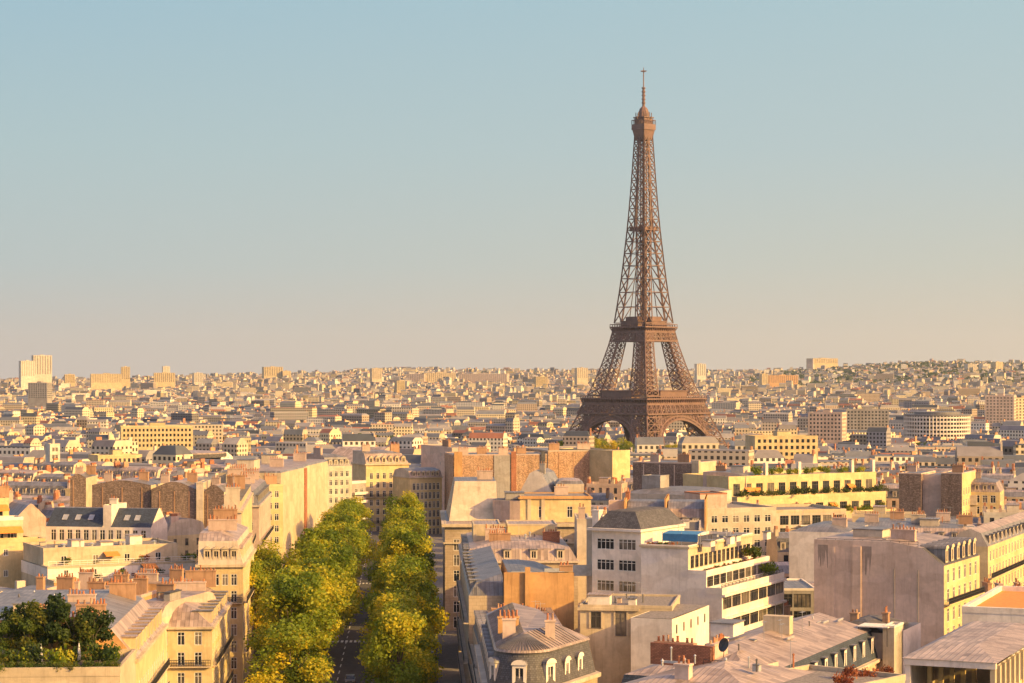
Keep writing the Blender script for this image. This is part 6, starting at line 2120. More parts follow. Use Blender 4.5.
    E.chimney(1, 3.6, 5, 6, z, z + 1.6, 'pink', 5); E.chimney(W_ - 4, W_ - 1, 6, 7, z, z + 1.8, 'ochre', 6)
    E.mark('brown rubble gable pair', z=z - 5)
    G = Bld('apartment_building', 'yellow house with glazed balcony bays right of the brown rubble gables', 'building', (962, 588), (1000, 585), 16)
    z = G.h(492, None, 0)
    G.walls(0, G.W, 0, 16, -1, z, 'yellow', {'f': W(4, 8, 1.4, 2.1, z - 3 - 21.7, 3.1), 'r': W(6, 8, 1.2, 2.1, z - 3 - 21.7, 3.1)})
    G.mansard(0, G.W, 0, 16, z, 2.6, 1.2, .8, 4, 'fr', 'zinc_p', 'zinc', 'pink', {'f': 4}, ('zinc', 'zinc', 'flat', 'cream'), (1.2, 1.6))
    for k in range(3):
        G.box('bay', G.W * .05, G.W * .4, -1.2, -.004, z - 3.6 - 3.1 * k, z - .9 - 3.1 * k, 'offwhite')
    G.chimney(1, 4.5, 8, 9, z + 3, z + 5, 'pink', 7)
    Hh = Bld('apartment_building', 'shaded zinc roofs with a row of small dormers below the brown rubble gables', 'building', (852, 454), (978, 448), 34)
    z = Hh.h(540, None, 0)
    Hh.walls(0, Hh.W, 0, 34, -1, z, 'pink', {'f': W(9, 7, 1.2, 1.9, 1.6, 3.0), 'r': W(8, 7, 1.2, 1.9, 1.6, 3.0)})
    Hh.mansard(0, Hh.W, 0, 34, z, 2.4, 3.2, .7, 8, 'frb', 'zinc_p', 'zinc', 'offwhite', {'f': 9}, ('zinc', 'zinc', 'flat', 'offwhite'), (1.1, 1.3))
    for k in range(5):
        Hh.chimney(2 + 5 * k, 5 + 5 * k, 10 + (k % 2) * 9, 11 + (k % 2) * 9, z + 2.8, z + 4.6, ['pink', 'ochre', 'offwhite'][k % 3], 6)
    Hh.clutter(2, Hh.W - 2, 6, 26, z + 2.6, 24, 9)
    Hh.antenna(8, 15, z + 3, 3.5); Hh.antenna(20, 20, z + 3, 3)
    Hh.hut(14, 18, 6, 10, z + 2.4, 1.6, 'offwhite')
pavilion()

# ------------------------------------------------------------------ single buildings that stand out farther off
def hall():
    Yc = 1010.0
    x = wx(190, Yc)
    zg = ground(x, Yc)
    H = thing('round_hall', 'wide dark-rimmed oval hall roof seen edge on, left of the avenue', 'hall', (x, Yc, zg))
    zt = wz(452, Yc) - zg
    el = lambda rx, ry: [(rx * cos(2 * pi * i / 40), ry * sin(2 * pi * i / 40)) for i in range(40)]
    b = MB(); b.prism(el(14.5, 17), -1, zt - 2.2); b.build('wall', M['frame_d'], H)
    b = MB(); b.prism(el(17.2, 20), zt - 2.2, zt - .5, bottom=True); b.build('roof_rim', M['tar'], H)
    b = MB(); b.prism(el(16.8, 19.6), zt - .5, zt); b.loft(el(16.8, 19.6), zt, el(8, 9), zt + .6); b.face([(*p, zt + .6) for p in el(8, 9)]); b.build('roof', M['zinc_p'], H)
    OCC.append([(x - 20, Yc - 24), (x + 20, Yc - 24), (x + 20, Yc + 24), (x - 20, Yc + 24)])
    LANDMARK.append(('oval hall roof', 190, 455))
hall()

def slab(px0, px1, Y, top, depth, wall, label, name='tower_block', cat='tower block', rows=None, n=None, dY=0.0, roof='gravel', base=None, dz=3.2, short=None, group=None):
    if 4500 < Y < 6500:
        Y, dY, depth = Y * 1.28, dY * 1.2, depth * 1.2
    B = Bld(name, label, cat, (px0, Y), (px1, Y + dY), depth, group=group)
    z = B.h(top, None, 0)
    n = n or max(2, int(B.W / 4.2))
    rows = rows or max(2, int(z / dz) - 1)
    win = W(n, rows, B.W / n * .5, 1.7, max(1.2, z - rows * dz + .4), dz)
    win2 = W(max(2, int(depth / 4)), rows, 2.0, 1.7, win['z'], dz)
    B.walls(0, B.W, 0, depth, -1, z, wall, {'f': win, 'r': win2}, bake=True)
    B.flat(0, B.W, 0, depth, z, roof, .6, wall)
    B.hut(B.W * .4, B.W * .62, depth * .3, depth * .7, z, 2.6, wall)
    if short: B.mark(short, z=z * .7)
    return B

slab(121, 193, 1330, 427, 16, 'yellow_v', 'long cream building with a regular row of windows, far left of the avenue', 'apartment_building', 'building', 4, 18, 10, 'zinc_p', short='long cream window row')
slab(98, 142, 960, 456, 14, 'yellow_v', 'bright pale yellow low block with a taller white stub at its left end', 'apartment_building', 'building', 5, 9, 10, short='pale yellow low block')
slab(50, 60, 930, 445, 8, 'white_v', 'narrow sunlit white stub tower between the red roofs on the left', 'apartment_building', 'building', 6, 2, 2, short='narrow white stub')
slab(755, 818, 1040, 437, 16, 'yellow_v', 'long yellow building with a row of dark square windows, right of the iron tower', 'apartment_building', 'building', 6, 11, 6, short='yellow square-windowed row')
slab(846, 889, 2100, 410, 20, 'grey', 'dark glassy office slab in the right middle distance', 'office_building', 'building', 6, 12, -6, short='dark office slab')
slab(808, 842, 1750, 413, 18, 'mauve', 'mauve shaded block left of the dark office slab', 'apartment_building', 'building', 7, 9, -10)
slab(985, 1014, 2250, 396, 22, 'mauve', 'tall grey-mauve slab block near the right edge', 'tower_block', 'tower block', 14, 8, -10, short='tall grey-mauve slab')
slab(1014.5, 1040, 2260, 398, 20, 'cream_v', 'tall sunlit cream slab block at the far right edge', 'tower_block', 'tower block', 14, 7, 12)
slab(21, 35, 5000, 361, 30, 'white_v', 'shorter broad tower of the tall pair on the left skyline', 'tower_block', 'tower block', 14, 6, 14)
slab(33.5, 52, 5100, 355.5, 30, 'white_v', 'taller tower of the pair on the left skyline, with a stepped top', 'tower_block', 'tower block', 18, 7, 18, short='tall skyline pair')
slab(28, 47, 3600, 383, 20, 'grey', 'dark grey block in front of the tall skyline pair', 'tower_block', 'tower block', 8, 8, -8)
slab(65, 75, 5200, 374.5, 24, 'yellow_v', 'small square sunlit tower just right of the tall skyline pair', 'tower_block', 'tower block', 8, 5, 8)
slab(91, 122, 5000, 374, 30, 'yellow_v', 'long gold apartment slab on the left skyline', 'tower_block', 'tower block', 8, 18, 20, short='long gold skyline slab')
slab(121.5, 130, 5300, 367, 22, 'yellow_v', 'slim bright tower at the right end of the long gold skyline slab', 'tower_block', 'tower block', 12, 4, 6)
slab(154, 175, 5200, 373, 26, 'yellow_v', 'wide low tower block under a slimmer one on the left skyline', 'tower_block', 'tower block', 9, 10, 12)
slab(163, 170, 5600, 366.5, 20, 'white_v', 'slim pale tower rising behind the wide low tower block', 'tower_block', 'tower block', 12, 4, 6)
slab(194, 203, 5400, 373, 24, 'white_v', 'squarish pale tower farthest right of the left skyline cluster', 'tower_block', 'tower block', 9, 5, 8)
slab(264, 283, 6200, 367, 40, 'yellow_v', 'stepped gold tower cluster left of the wooded skyline', 'tower_block', 'tower block', 10, 8, 16, short='gold stepped skyline cluster')
slab(283, 291, 6200, 371, 30, 'yellow_v', 'lower step of the gold tower cluster, on its right', 'tower_block', 'tower block', 8, 4, 8)
slab(372, 382, 6800, 368.5, 30, 'cream_v', 'lone cream tower on the skyline above the avenue', 'tower_block', 'tower block', 10, 5, 10, short='lone cream skyline tower')
slab(397, 405, 4600, 381, 20, 'yellow_v', 'small yellow tower below the long pale skyline slab', 'tower_block', 'tower block', 8, 4, 6)
slab(406, 424, 5600, 374, 40, 'mauve', 'shaded left end of the long skyline slab', 'tower_block', 'tower block', 9, 10, -14)
slab(424.5, 456, 5600, 373, 30, 'cream_v', 'sunlit long slab block on the skyline, left of the iron tower', 'tower_block', 'tower block', 9, 16, 30, short='sunlit long skyline slab')
slab(459, 507, 5700, 374, 30, 'mauve', 'long mauve shaded slab block on the skyline, nearest left of the iron tower', 'tower_block', 'tower block', 9, 24, -30, short='long mauve skyline slab')
slab(536, 548, 5200, 377, 26, 'yellow_v', 'gold tower block on the skyline just left of the iron tower legs', 'tower_block', 'tower block', 8, 6, 8)
slab(577, 588, 5400, 368, 26, 'cream_v', 'pale tower peeking out behind the left leg of the iron tower', 'tower_block', 'tower block', 10, 5, 6)
slab(697, 706, 5600, 364, 24, 'white_v', 'slim pale tower just right of the iron tower on the skyline', 'tower_block', 'tower block', 12, 4, 6, short='slim pale tower by the iron tower')
slab(762, 768, 5000, 374, 20, 'yellow_v', 'very slim yellow tower right of the iron tower', 'tower_block', 'tower block', 9, 3, 4)
slab(768.5, 798, 5200, 375.5, 26, 'ochre', 'long orange-tinted slab block below the hillside', 'tower_block', 'tower block', 7, 14, 16, short='orange-tinted slab')
slab(807, 813, 9000, 359.5, 60, 'mauve', 'shaded narrow end of the big hilltop block', 'tower_block', 'tower block', 6, 4, -12)
slab(813, 838, 9000, 358.5, 60, 'yellow_v', 'big bright block alone on the hill crest at the right', 'tower_block', 'tower block', 6, 14, 40, short='bright hill crest block')
slab(968, 977, 7600, 364, 30, 'white_v', 'pale hillside tower, first of the three at the far right', 'tower_block', 'tower block', 9, 5, 10)
slab(983, 991, 7700, 364, 30, 'white_v', 'pale hillside tower, middle one of the three at the far right', 'tower_block', 'tower block', 9, 5, 10)
slab(996, 1003, 7700, 362, 30, 'yellow_v', 'yellowish hillside tower, last of the three at the far right', 'tower_block', 'tower block', 10, 4, 10)

def round_house():
    """the ring-shaped building on the right, with storeys of close-set windows"""
    Yc = 1950.0; x = wx(937, Yc); zg = ground(x, Yc)
    T = thing('ring_building', 'large round grey-white building with storeys of close-set windows, in the right middle distance', 'building', (x, Yc, zg))
    N, r = 60, 30.0
    zt = wz(416, Yc - r) - zg
    el = lambda q: [(q * cos(2 * pi * i / N), q * sin(2 * pi * i / N)) for i in range(N)]
    b = MB(); b.prism(el(r - .6), -1, zt - .4); b.build('glazed_wall', M['glass'], T)
    b = MB()
    k = 0
    z = zt - 24
    while z < zt:
        b.loft(el(r), z, el(r), z + 1.5); b.loft(el(r), z + 1.5, el(r - .55), z + 1.5); b.loft(el(r - .55), z, el(r), z)
        z += 3.6
    for (X, Y_) in el(r - .2):
        b.bar((X, Y_, 0), (X, Y_, zt), .8)
    b.build('facade_frame', M['white'], T)
    b = MB(); b.prism(el(r + .4), zt, zt + 1.2, bottom=True); b.prism(el(r * .7), zt + 1.2, zt + 3.4); b.build('roof', M['zinc'], T)
    OCC.append([(x - 34, Yc - 34), (x + 34, Yc - 34), (x + 34, Yc + 34), (x - 34, Yc + 34)])
    LANDMARK.append(('large round building', 937, 425))
round_house()

# ------------------------------------------------------------------ the sea of roofs
def city():
    rnd = random.Random(5)
    CELL = 190.0
    seeds = {}
    def seed(i, j):
        if (i, j) not in seeds:
            r = random.Random(i * 7919 + j * 104729)
            seeds[(i, j)] = ((i + .15 + .7 * r.random()) * CELL, (j + .15 + .7 * r.random()) * CELL, r.uniform(-.85, .12))
        return seeds[(i, j)]
    def region(x, y):
        ci, cj = int(math.floor(x / CELL)), int(math.floor(y / CELL))
        best = None
        for i in range(ci - 1, ci + 2):
            for j in range(cj - 1, cj + 2):
                s_ = seed(i, j)
                d = (s_[0] - x) ** 2 + (s_[1] - y) ** 2
                if best is None or d < best[0]:
                    best = (d, i, j)
        return best[1], best[2], best[0]
    out = []
    YMAX = 4300.0
    # bucket the taken footprints
    occ = [(min(p[0] for p in P), max(p[0] for p in P), min(p[1] for p in P), max(p[1] for p in P), P) for P in OCC]
    def taken(x, y, pad):
        for (a, b_, c, d, P) in occ:
            if a - pad < x < b_ + pad and c - pad < y < d + pad and inside(P, x, y, pad):
                return True
        return False
    for j in range(1, int(YMAX / CELL) + 1):
        half = (j + 2) * CELL * .27 + 60
        for i in range(int(-half / CELL) - 1, int(half / CELL) + 2):
            sx, sy, th = seed(i, j)
            if random.Random(i * 31 + j * 17).random() < .04 and sy > 1500:
                continue                                          # a square or park
            c, s_ = cos(th), sin(th)
            v = -150.0
            while v < 150:
                for sgn, dv in ((1, 0.0), (-1, 21.0)):
                    u = -150.0 + rnd.random() * 10
                    while u < 150:
                        w = rnd.choice((9, 12, 14, 16, 18, 20, 24, 28))
                        if sy > 2200: w *= 1.3
                        cu, cv = u + w / 2, v + dv + 6.5
                        x, y = sx + c * cu - s_ * cv, sy + s_ * cu + c * cv
                        u += w + .06
                        if y < 330 or y > YMAX or abs(x) > y * .252 + 30:
                            continue
                        ri, rj, rd = region(x, y)
                        if (ri, rj) != (i, j) or rnd.random() < .06:
                            continue
                        dep = 11.0 + rnd.random() * 2.5
                        ok = True
                        for fu in (-.5, 0, .5):
                            for fv in (-.5, 0, .5):
                                if taken(x + c * w * fu - s_ * dep * fv, y + s_ * w * fu + c * dep * fv, 1.2):
                                    ok = False
                        if ok:
                            out.append((x, y, th, w, dep, sgn))
                v += 46.0
    out.sort(key=lambda t: t[1])
    return out
CITY = city()

WALLS = [('cream_v', 'cream'), ('yellow_v', 'pale yellow'), ('white_v', 'white'), ('pink_v', 'pinkish')]
ORD = ['nearest', 'second nearest', 'third nearest', 'fourth nearest', 'fifth nearest', 'sixth nearest', 'seventh nearest', 'eighth nearest', 'ninth nearest', 'tenth nearest', 'eleventh nearest', 'twelfth nearest', 'thirteenth nearest', 'fourteenth nearest', 'fifteenth nearest']

def plain_chimney(s, x0, x1, y0, y1, z0, z1, mat):
    """a stack with its clay pots in one mesh, for houses too far off to show single pots"""
    b = MB()
    b.box(x0, x1, y0, y1, z0, z1, 0, bottom=False)
    b.box(x0 + .1, x1 - .1, y0 + .2, y1 - .2, z1 + .002, z1 + .75, 1, bottom=False)
    b.build('chimney', [M['stack' if mat == 'ochre' else mat], M['pot']], s.root)

def town_house(c, label, rnd):
    x, y, th, w, dep, sgn = c
    ex = Vector((cos(th), sin(th))) * sgn
    ey = Vector((-ex.y, ex.x))
    a = Vector((x, y)) - ex * w / 2 - ey * dep / 2
    wm, word = rnd.choices(WALLS, (5, 3, 2, 2))[0]
    style = rnd.choices(('mansard', 'zinc', 'flat', 'tile'), (5, 4, 2.2, 0.6))[0]
    B = Bld('apartment_building', None, 'building', tuple(a), tuple(a + ex * w), dep, occ=False, world_pts=True)
    near = y < 640
    cap = 19.0 if y > 650 else (15.0 if y > 480 else 12.5)
    h = rnd.uniform(12.0, 17.5) if style != 'flat' else rnd.uniform(12, 20)
    h = min(h, cap - B.z0 - 6 + 4 * (style == 'flat') + 2)
    rows = int((h - 1.2) / 3.05)
    n = max(2, int(w / 2.6))
    win = {k: W(n, rows, 1.15, 2.0, h - rows * 3.05 + .35, 3.05) for k in 'fb'}
    if rnd.random() < .35:
        win['r' if rnd.random() < .5 else 'l'] = W(3, rows, 1.0, 1.8, h - rows * 3.05 + .35, 3.05)
    B.walls(0, w, 0, dep, -1, h, wm, win, bake=not (y < 450))
    if style == 'mansard':
        B.mansard(0, w, 0, dep, h, 3.1, 1.2, 1.0, 3.2, 'fb', rnd.choice(('slate', 'zinc', 'zinc_p')), rnd.choice(('zinc', 'zinc_p')), rnd.choice(('offwhite', 'pink', 'cream', 'mauve')))
        zr = h + 3.2; feat = 'mansard'
        me = dormer_mesh(1.2, 1.9, 1.5, 'offwhite', 'zinc', 'flat')
        for s_ in 'fb':
            if B.seen(s_, 0, w, 0, dep):
                for k in range(n):
                    put('dormer', me, B.root, ((k + .5) * w / n, .2 if s_ == 'f' else dep - .2, h + .4), 0 if s_ == 'f' else pi)
    elif style == 'zinc':
        B.mansard(0, w, 0, dep, h, 1.5, 3.0, .5, 2.6, 'fb', 'zinc', 'zinc_p', rnd.choice(('pink', 'mauve', 'offwhite')))
        zr = h + 1.4; feat = 'zinc-roofed'
    elif style == 'tile':
        B.mansard(0, w, 0, dep, h, 2.4, dep * .46, .1, dep * .04, 'fb', 'terracotta', 'terracotta', 'ochre')
        zr = h + 1.4; feat = 'red-tiled'
    else:
        B.flat(0, w, 0, dep, h, rnd.choice(('gravel', 'zinc_p', 'tar')), .7, wm)
        B.hut(w * .3, w * .3 + 3.2, dep * .3, dep * .7, h, 2.4, wm, 'zinc_p')
        zr = h; feat = 'flat-roofed'
    if rnd.random() < .5 and style != 'flat':
        b = MB()
        for s_ in 'fb':
            if B.seen(s_, 0, w, 0, dep):
                zz = h - 3.05 + .2
                b.box(0, w, -.75 if s_ == 'f' else dep + .004, -.004 if s_ == 'f' else dep + .75, zz - .15, zz, 0)
                b.box(0, w, -.75 if s_ == 'f' else dep + .70, -.70 if s_ == 'f' else dep + .75, zz, zz + .8, 1)
        b.build('balcony', [M['offwhite'], M['iron']], B.root)
    nc = 2 + (rnd.random() < .6) + (rnd.random() < .4)
    for k in range(nc):
        L = rnd.uniform(1.8, 4.0)
        y0 = rnd.uniform(1.0, dep - L - .6)
        xx = (.04, w - .84)[k] if k < 2 else rnd.uniform(1.2, w - 2.0)
        (B.chimney if y < 430 else lambda *a_, **kw: plain_chimney(B, *a_))(xx, xx + .75, y0, y0 + L, zr - 1.4, zr + rnd.uniform(1.0, 2.6), rnd.choice(('ochre', 'pink', 'offwhite', 'brick', 'cream')))
    p = B.w2(w / 2, dep / 2)
    return B, word, feat, 'narrow ' if w < 12 else ('wide ' if w > 22 else ''), proj(p.x, p.y, B.z0 + h)

def build_city():
    rnd = random.Random(21)
    vis = []
    rest = []
    for c in CITY:
        px = 512 + F * c[0] / c[1]
        if -6 < px < 1030 and len(vis) < 225:
            vis.append(c)
        else:
            rest.append(c)
    built = []
    for c in vis:
        built.append(town_house(c, None, rnd))
    # a label for each: its look, then its rank by distance from the nearest landmark in one direction
    groups = {}
    for k, (B, word, feat, wd, (px, py)) in enumerate(built):
        best = None
        for name, lx, ly in LANDMARK:
            d = hypot(px - lx, (py - ly) * 1.6)
            if best is None or d < best[0]:
                dx, dy = px - lx, (py - ly) * 1.6
                if abs(dx) >= abs(dy):
                    side = 'right of' if dx > 0 else 'left of'
                else:
                    side = 'beyond' if dy < 0 else 'before'
                best = (d, name, side)
        groups.setdefault((best[1], best[2], word + ' ' + feat), []).append((best[0], k))
    for (name, side, look), L in groups.items():
        L.sort()
        for r, (d, k) in enumerate(L):
            B, word, feat, wd, pp = built[k]
            B.root['label'] = '%s%s %s house, %s%s the %s' % (wd, word, feat, (ORD[r] + ' ') if len(L) > 1 else '', side, name)
            B.root['group'] = 'apartment houses of the middle distance'
    # everything beyond: one mass of buildings
    R = np.random.default_rng(3)
    rows = [(c[0], c[1], c[2], c[3], c[4]) for c in rest]
    N2 = 32000
    y = np.sqrt(R.random(N2) * (9900.0 ** 2 - 4250.0 ** 2) + 4250.0 ** 2)
    x = (R.random(N2) - .5) * 2 * (y * .252 + 30)
    th = np.round(R.random(N2) * 6) / 6 * 1.0 - .85
    far = np.stack([x, y, th, R.uniform(9, 24, N2), R.uniform(9, 14, N2)], 1)
    keep = np.ones(N2, bool)
    clump = np.sin(x * .004 + 1.7) * np.sin(y * .0021 + x * .0016) + .35 * R.normal(size=N2)
    rr = x / y
    keep &= ~((clump > .78))
    keep &= ~((rr > .12) & (y > 6500) & (R.random(N2) < .5))
    far = far[keep]
    NS = 130
    ys = np.sqrt(R.random(NS) * (7000.0 ** 2 - 1500.0 ** 2) + 1500.0 ** 2)
    xs = (R.random(NS) - .5) * 2 * ys * .245
    okk = np.array([not any(inside(P, a, b_, 45) for P in OCC) for a, b_ in zip(xs, ys)])
    slabs = np.stack([xs, ys, R.choice((-.7, -.5, -.3, .1, .4), NS), R.uniform(26, 60, NS), R.uniform(12, 17, NS)], 1)[okk]
    A = np.concatenate([np.array(rows), far, slabs])
    nsl = len(slabs)
    n = len(A)
    print('individual houses', len(vis), 'mass', n, 'nearest mass', rest[0][1] if rest else None, 'farthest single', vis[-1][1])
    X, Y, T, Wd, D = A.T
    Z = np.array([ground(a, b_) for a, b_ in zip(X, Y)]) - 1.0
    H = R.uniform(12.5, 19.5, n)
    H = np.where(R.random(n) < .07, H * R.uniform(1.2, 1.7, n), H)
    H = np.where((Y > 4200) & (R.random(n) < .05), R.uniform(24, 38, n), H)
    H = np.where(Y > 4200, H * .85, H)
    H = np.where(Y < 700, np.minimum(H, 15), H)
    H[-nsl:] = R.uniform(20, 34, nsl)
    flat = R.random(n) < .32
    rh = np.where(flat, .5, R.uniform(1.6, 4.2, n))
    flat[-nsl:] = True; rh[-nsl:] = .5
    ins = np.where(flat, .3, np.minimum(D * .38, R.uniform(1.5, 4.5, n)))
    insx = np.where(R.random(n) < .75, .02, ins)
    cosT, sinT = np.cos(T), np.sin(T)
    def pt(u, v, z):
        return np.stack([X + cosT * u - sinT * v, Y + sinT * u + cosT * v, z], 1)
    hw, hd = Wd / 2, D / 2
    zt, zr = Z + H, Z + H + rh
    sg = ((-1, -1), (1, -1), (1, 1), (-1, 1))
    P = [pt(a * hw, b_ * hd, Z) for a, b_ in sg] + [pt(a * hw, b_ * hd, zt) for a, b_ in sg] + [pt(a * (hw - insx), b_ * (hd - ins), zr) for a, b_ in sg]
    # a chimney stack on one end wall
    cx = np.where(R.random(n) < .5, -1, 1) * (hw - .5)
    cv = R.uniform(-.5, .5, n) * hd
    cl, ch = R.uniform(.8, 1.9, n), zr + R.uniform(.8, 2.4, n)
    for zz in (zt, ch):
        P += [pt(cx - .4, cv - cl, zz), pt(cx + .4, cv - cl, zz), pt(cx + .4, cv + cl, zz), pt(cx - .4, cv + cl, zz)]
    V = np.stack(P, 1).reshape(-1, 3)
    fb = [(0, 1, 5, 4), (1, 2, 6, 5), (2, 3, 7, 6), (3, 0, 4, 7), (4, 5, 9, 8), (5, 6, 10, 9), (6, 7, 11, 10), (7, 4, 8, 11), (8, 9, 10, 11),
          (12, 13, 17, 16), (13, 14, 18, 17), (14, 15, 19, 18), (15, 12, 16, 19), (16, 17, 18, 19)]
    mi = [0, 0, 0, 0, 1, 1, 1, 1, 1, 1, 1, 1, 1, 1]
    base = (np.arange(n) * 20)[:, None, None]
    Fc = (np.array(fb)[None] + base).reshape(-1, 4)
    me = bpy.data.meshes.new('city_buildings')
    me.from_pydata(V.tolist(), [], Fc.tolist())
    me.materials.append(M['far_wall']); me.materials.append(M['far_roof'])
    me.polygons.foreach_set('material_index', np.tile(mi, n))
    uvs(me)
    wallc = np.array([(.62, .52, .38), (.68, .56, .36), (.78, .71, .60), (.46, .36, .28), (.30, .28, .29), (.56, .46, .35)])
    roofc = np.array([(.15, .16, .19), (.22, .20, .205), (.06, .07, .09), (.32, .29, .27), (.30, .12, .07), (.11, .12, .14)])
    potc = np.array([(.50, .26, .13), (.55, .45, .35), (.42, .18, .10)])
    wc = wallc[R.choice(6, n, p=(.28, .22, .2, .12, .06, .12))] * R.uniform(.78, 1.1, (n, 1))
    rc = roofc[R.choice(6, n, p=(.25, .27, .14, .18, .06, .10))] * R.uniform(.75, 1.2, (n, 1))
    pc = potc[R.choice(3, n)]
    fcol = np.ones((n, 14, 4))
    fcol[:, 0:4, :3] = wc[:, None]
    fcol[:, 4:9, :3] = rc[:, None]
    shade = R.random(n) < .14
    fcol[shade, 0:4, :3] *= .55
    ends = (insx < .1)
    for f_ in (5, 7):
        fcol[ends, f_, :3] = wc[ends] * .9
    fcol[:, 9:, :3] = pc[:, None]
    at = me.color_attributes.new('tint', 'FLOAT_COLOR', 'CORNER')
    at.data.foreach_set('color', np.repeat(fcol.reshape(-1, 4), 4, axis=0).ravel())
    me.update()
    o = put('city_buildings', me)
    tag(o, 'dense mass of far cream and grey city buildings reaching to the hills', 'buildings', kind='stuff')
build_city()

# ------------------------------------------------------------------ trees of the far city, in masses and at the tower's foot
def far_trees():
    R = np.random.default_rng(9)
    pts = []
    def cluster(px, Y, wpx, dY, n, h0, h1):
        for _ in range(n):
            y = Y + R.normal() * dY
            x = (px + R.normal() * wpx - 512) / F * y
            pts.append((x, y, R.uniform(h0, h1)))
    cluster(440, 1480, 26, 30, 60, 12, 17); cluster(395, 2050, 30, 30, 60, 12, 16)
    cluster(915, 1800, 26, 25, 70, 12, 18); cluster(352, 1300, 12, 15, 16, 10, 14); cluster(760, 1500, 25, 40, 30, 9, 13)
    for _ in range(200):
        y = math.sqrt(R.uniform(1300 ** 2, 4600 ** 2)); px = R.uniform(0, 1024)
        cluster(px, y, 6 + 10 * R.random(), 18, int(3 + 9 * R.random()), 9, 15)
    for _ in range(1500):
        y = R.uniform(6600, 9900); r = R.uniform(.11, .25)
        pts.append((r * y, y, R.uniform(11, 20)))
        if R.random() < .8: pts.append((R.uniform(-.24, .1) * y, R.uniform(8600, 9900), R.uniform(9, 16)))
    for _ in range(400):
        y = R.uniform(8300, 9900); r = R.normal() * .035 - .03
        pts.append((r * y, y, R.uniform(12, 18)))
    lob, V, Fa, tint = None, [], [], []
    n0 = 0
    quads, tt = [], []
    for (x, y, h) in pts:
        z = ground(x, y)
        k = int(46 if y < 2500 else (24 if y < 6000 else 12))
        r = h * .36 * (1 if y < 6000 else 1.7)
        d = R.normal(size=(k, 3)); d /= np.linalg.norm(d, axis=1)[:, None]
        c = np.array((x, y, z + h * .58)) + d * np.array((r, r, h * .40)) * (.55 + .5 * R.random((k, 1)))
        nn = d + R.normal(size=(k, 3)) * .5; nn /= np.linalg.norm(nn, axis=1)[:, None]
        a = np.cross(nn, R.normal(size=(k, 3))); a /= np.linalg.norm(a, axis=1)[:, None]
        b_ = np.cross(nn, a)
        s_ = r * (.42 if y < 2500 else .6) * (.7 + .6 * R.random((k, 1)))
        quads.append(np.stack([c - a * s_, c - b_ * s_, c + a * s_, c + b_ * s_], 1))
        tt.append(np.clip(R.random() * .6 + .3 * R.random(k), 0, 1))
    Q = np.concatenate(quads); n = len(Q)
    t = np.repeat(np.concatenate(tt), 4)
    me = bpy.data.meshes.new('far_trees')
    me.from_pydata(Q.reshape(-1, 3).tolist(), [], np.arange(4 * n).reshape(-1, 4).tolist())
    me.materials.append(M['leaf_d'])
    at = me.color_attributes.new('tint', 'FLOAT_COLOR', 'POINT')
    at.data.foreach_set('color', np.stack([t, t, t, np.ones(len(t))], 1).ravel())
    me.update()
    tag(put('far_trees', me), 'dark green trees scattered through the far city and over the hills', 'trees', kind='stuff')
    # trees one can tell apart before the tower's left foot
    for i, (px, py, Y, lab) in enumerate(((566, 428, 1560, 'brownish tree before the outermost left foot of the iron tower'), (578, 430, 1580, 'low olive tree left of the brightest green one at the tower foot'), (590, 429, 1570, 'bright green tree before the left arch of the iron tower'), (600, 427, 1590, 'tallest green tree under the left arch of the iron tower'), (611, 431, 1575, 'small green tree at the right end of the clump under the tower'), (625, 433, 1560, 'olive tree before the near foot of the iron tower'), (690, 433, 1560, 'brown-green tree under the right arch of the iron tower'), (672, 434, 1580, 'small tree left under the right arch of the iron tower'))):
        z = ground(wx(px, Y), Y)
        h = wz(py, Y) - z
        tree(wx(px, Y), Y, z, lab, 'trees at the foot of the iron tower', i, h / 19.0, 'park_tree', sz=.92, rz=i)
far_trees()

# ------------------------------------------------------------------ avenue trees and vehicles
def avenue_trees():
    names = ['first', 'second', 'third', 'fourth', 'fifth', 'sixth', 'seventh', 'eighth', 'ninth', 'tenth', 'eleventh', 'twelfth', 'thirteenth', 'fourteenth', 'fifteenth', 'sixteenth', 'seventeenth', 'eighteenth', 'nineteenth', 'twentieth', 'twenty-first', 'twenty-second', 'twenty-third', 'twenty-fourth', 'twenty-fifth', 'twenty-sixth', 'twenty-seventh', 'twenty-eighth', 'twenty-ninth', 'thirtieth', 'thirty-first', 'thirty-second', 'thirty-third', 'thirty-fourth']
    rnd = random.Random(4)
    for row, off in (('left', -4.9), ('right', 11.6)):
        y, k = 322.0, 0
        while y < 660 and k < 34:
            x = mid(y) + off + rnd.uniform(-.9, .9)
            sc = rnd.uniform(1.16, 1.52) if row == 'left' else rnd.uniform(1.02, 1.32)
            tree(x, y, ground(x, y) + .16, '%s plane tree from the near end of the %s avenue row' % (names[k], row), 'plane trees along the avenue', rnd.randrange(7), sc, sz=rnd.uniform(.76, .95) if row == 'left' else rnd.uniform(.82, 1.0))
            y += rnd.uniform(11.0, 15.5) if y < 560 else rnd.uniform(14, 18)
            k += 1
    k = 0
    for y in (392, 406, 421, 437, 455):
        x = LX(y) + 4.5
        tree(x, y, ground(x, y) + .16, '%s dark shaded tree from the near end, close to the left house fronts' % names[k], 'trees by the left house fronts', k + 2, 1.1)
        k += 1
avenue_trees()

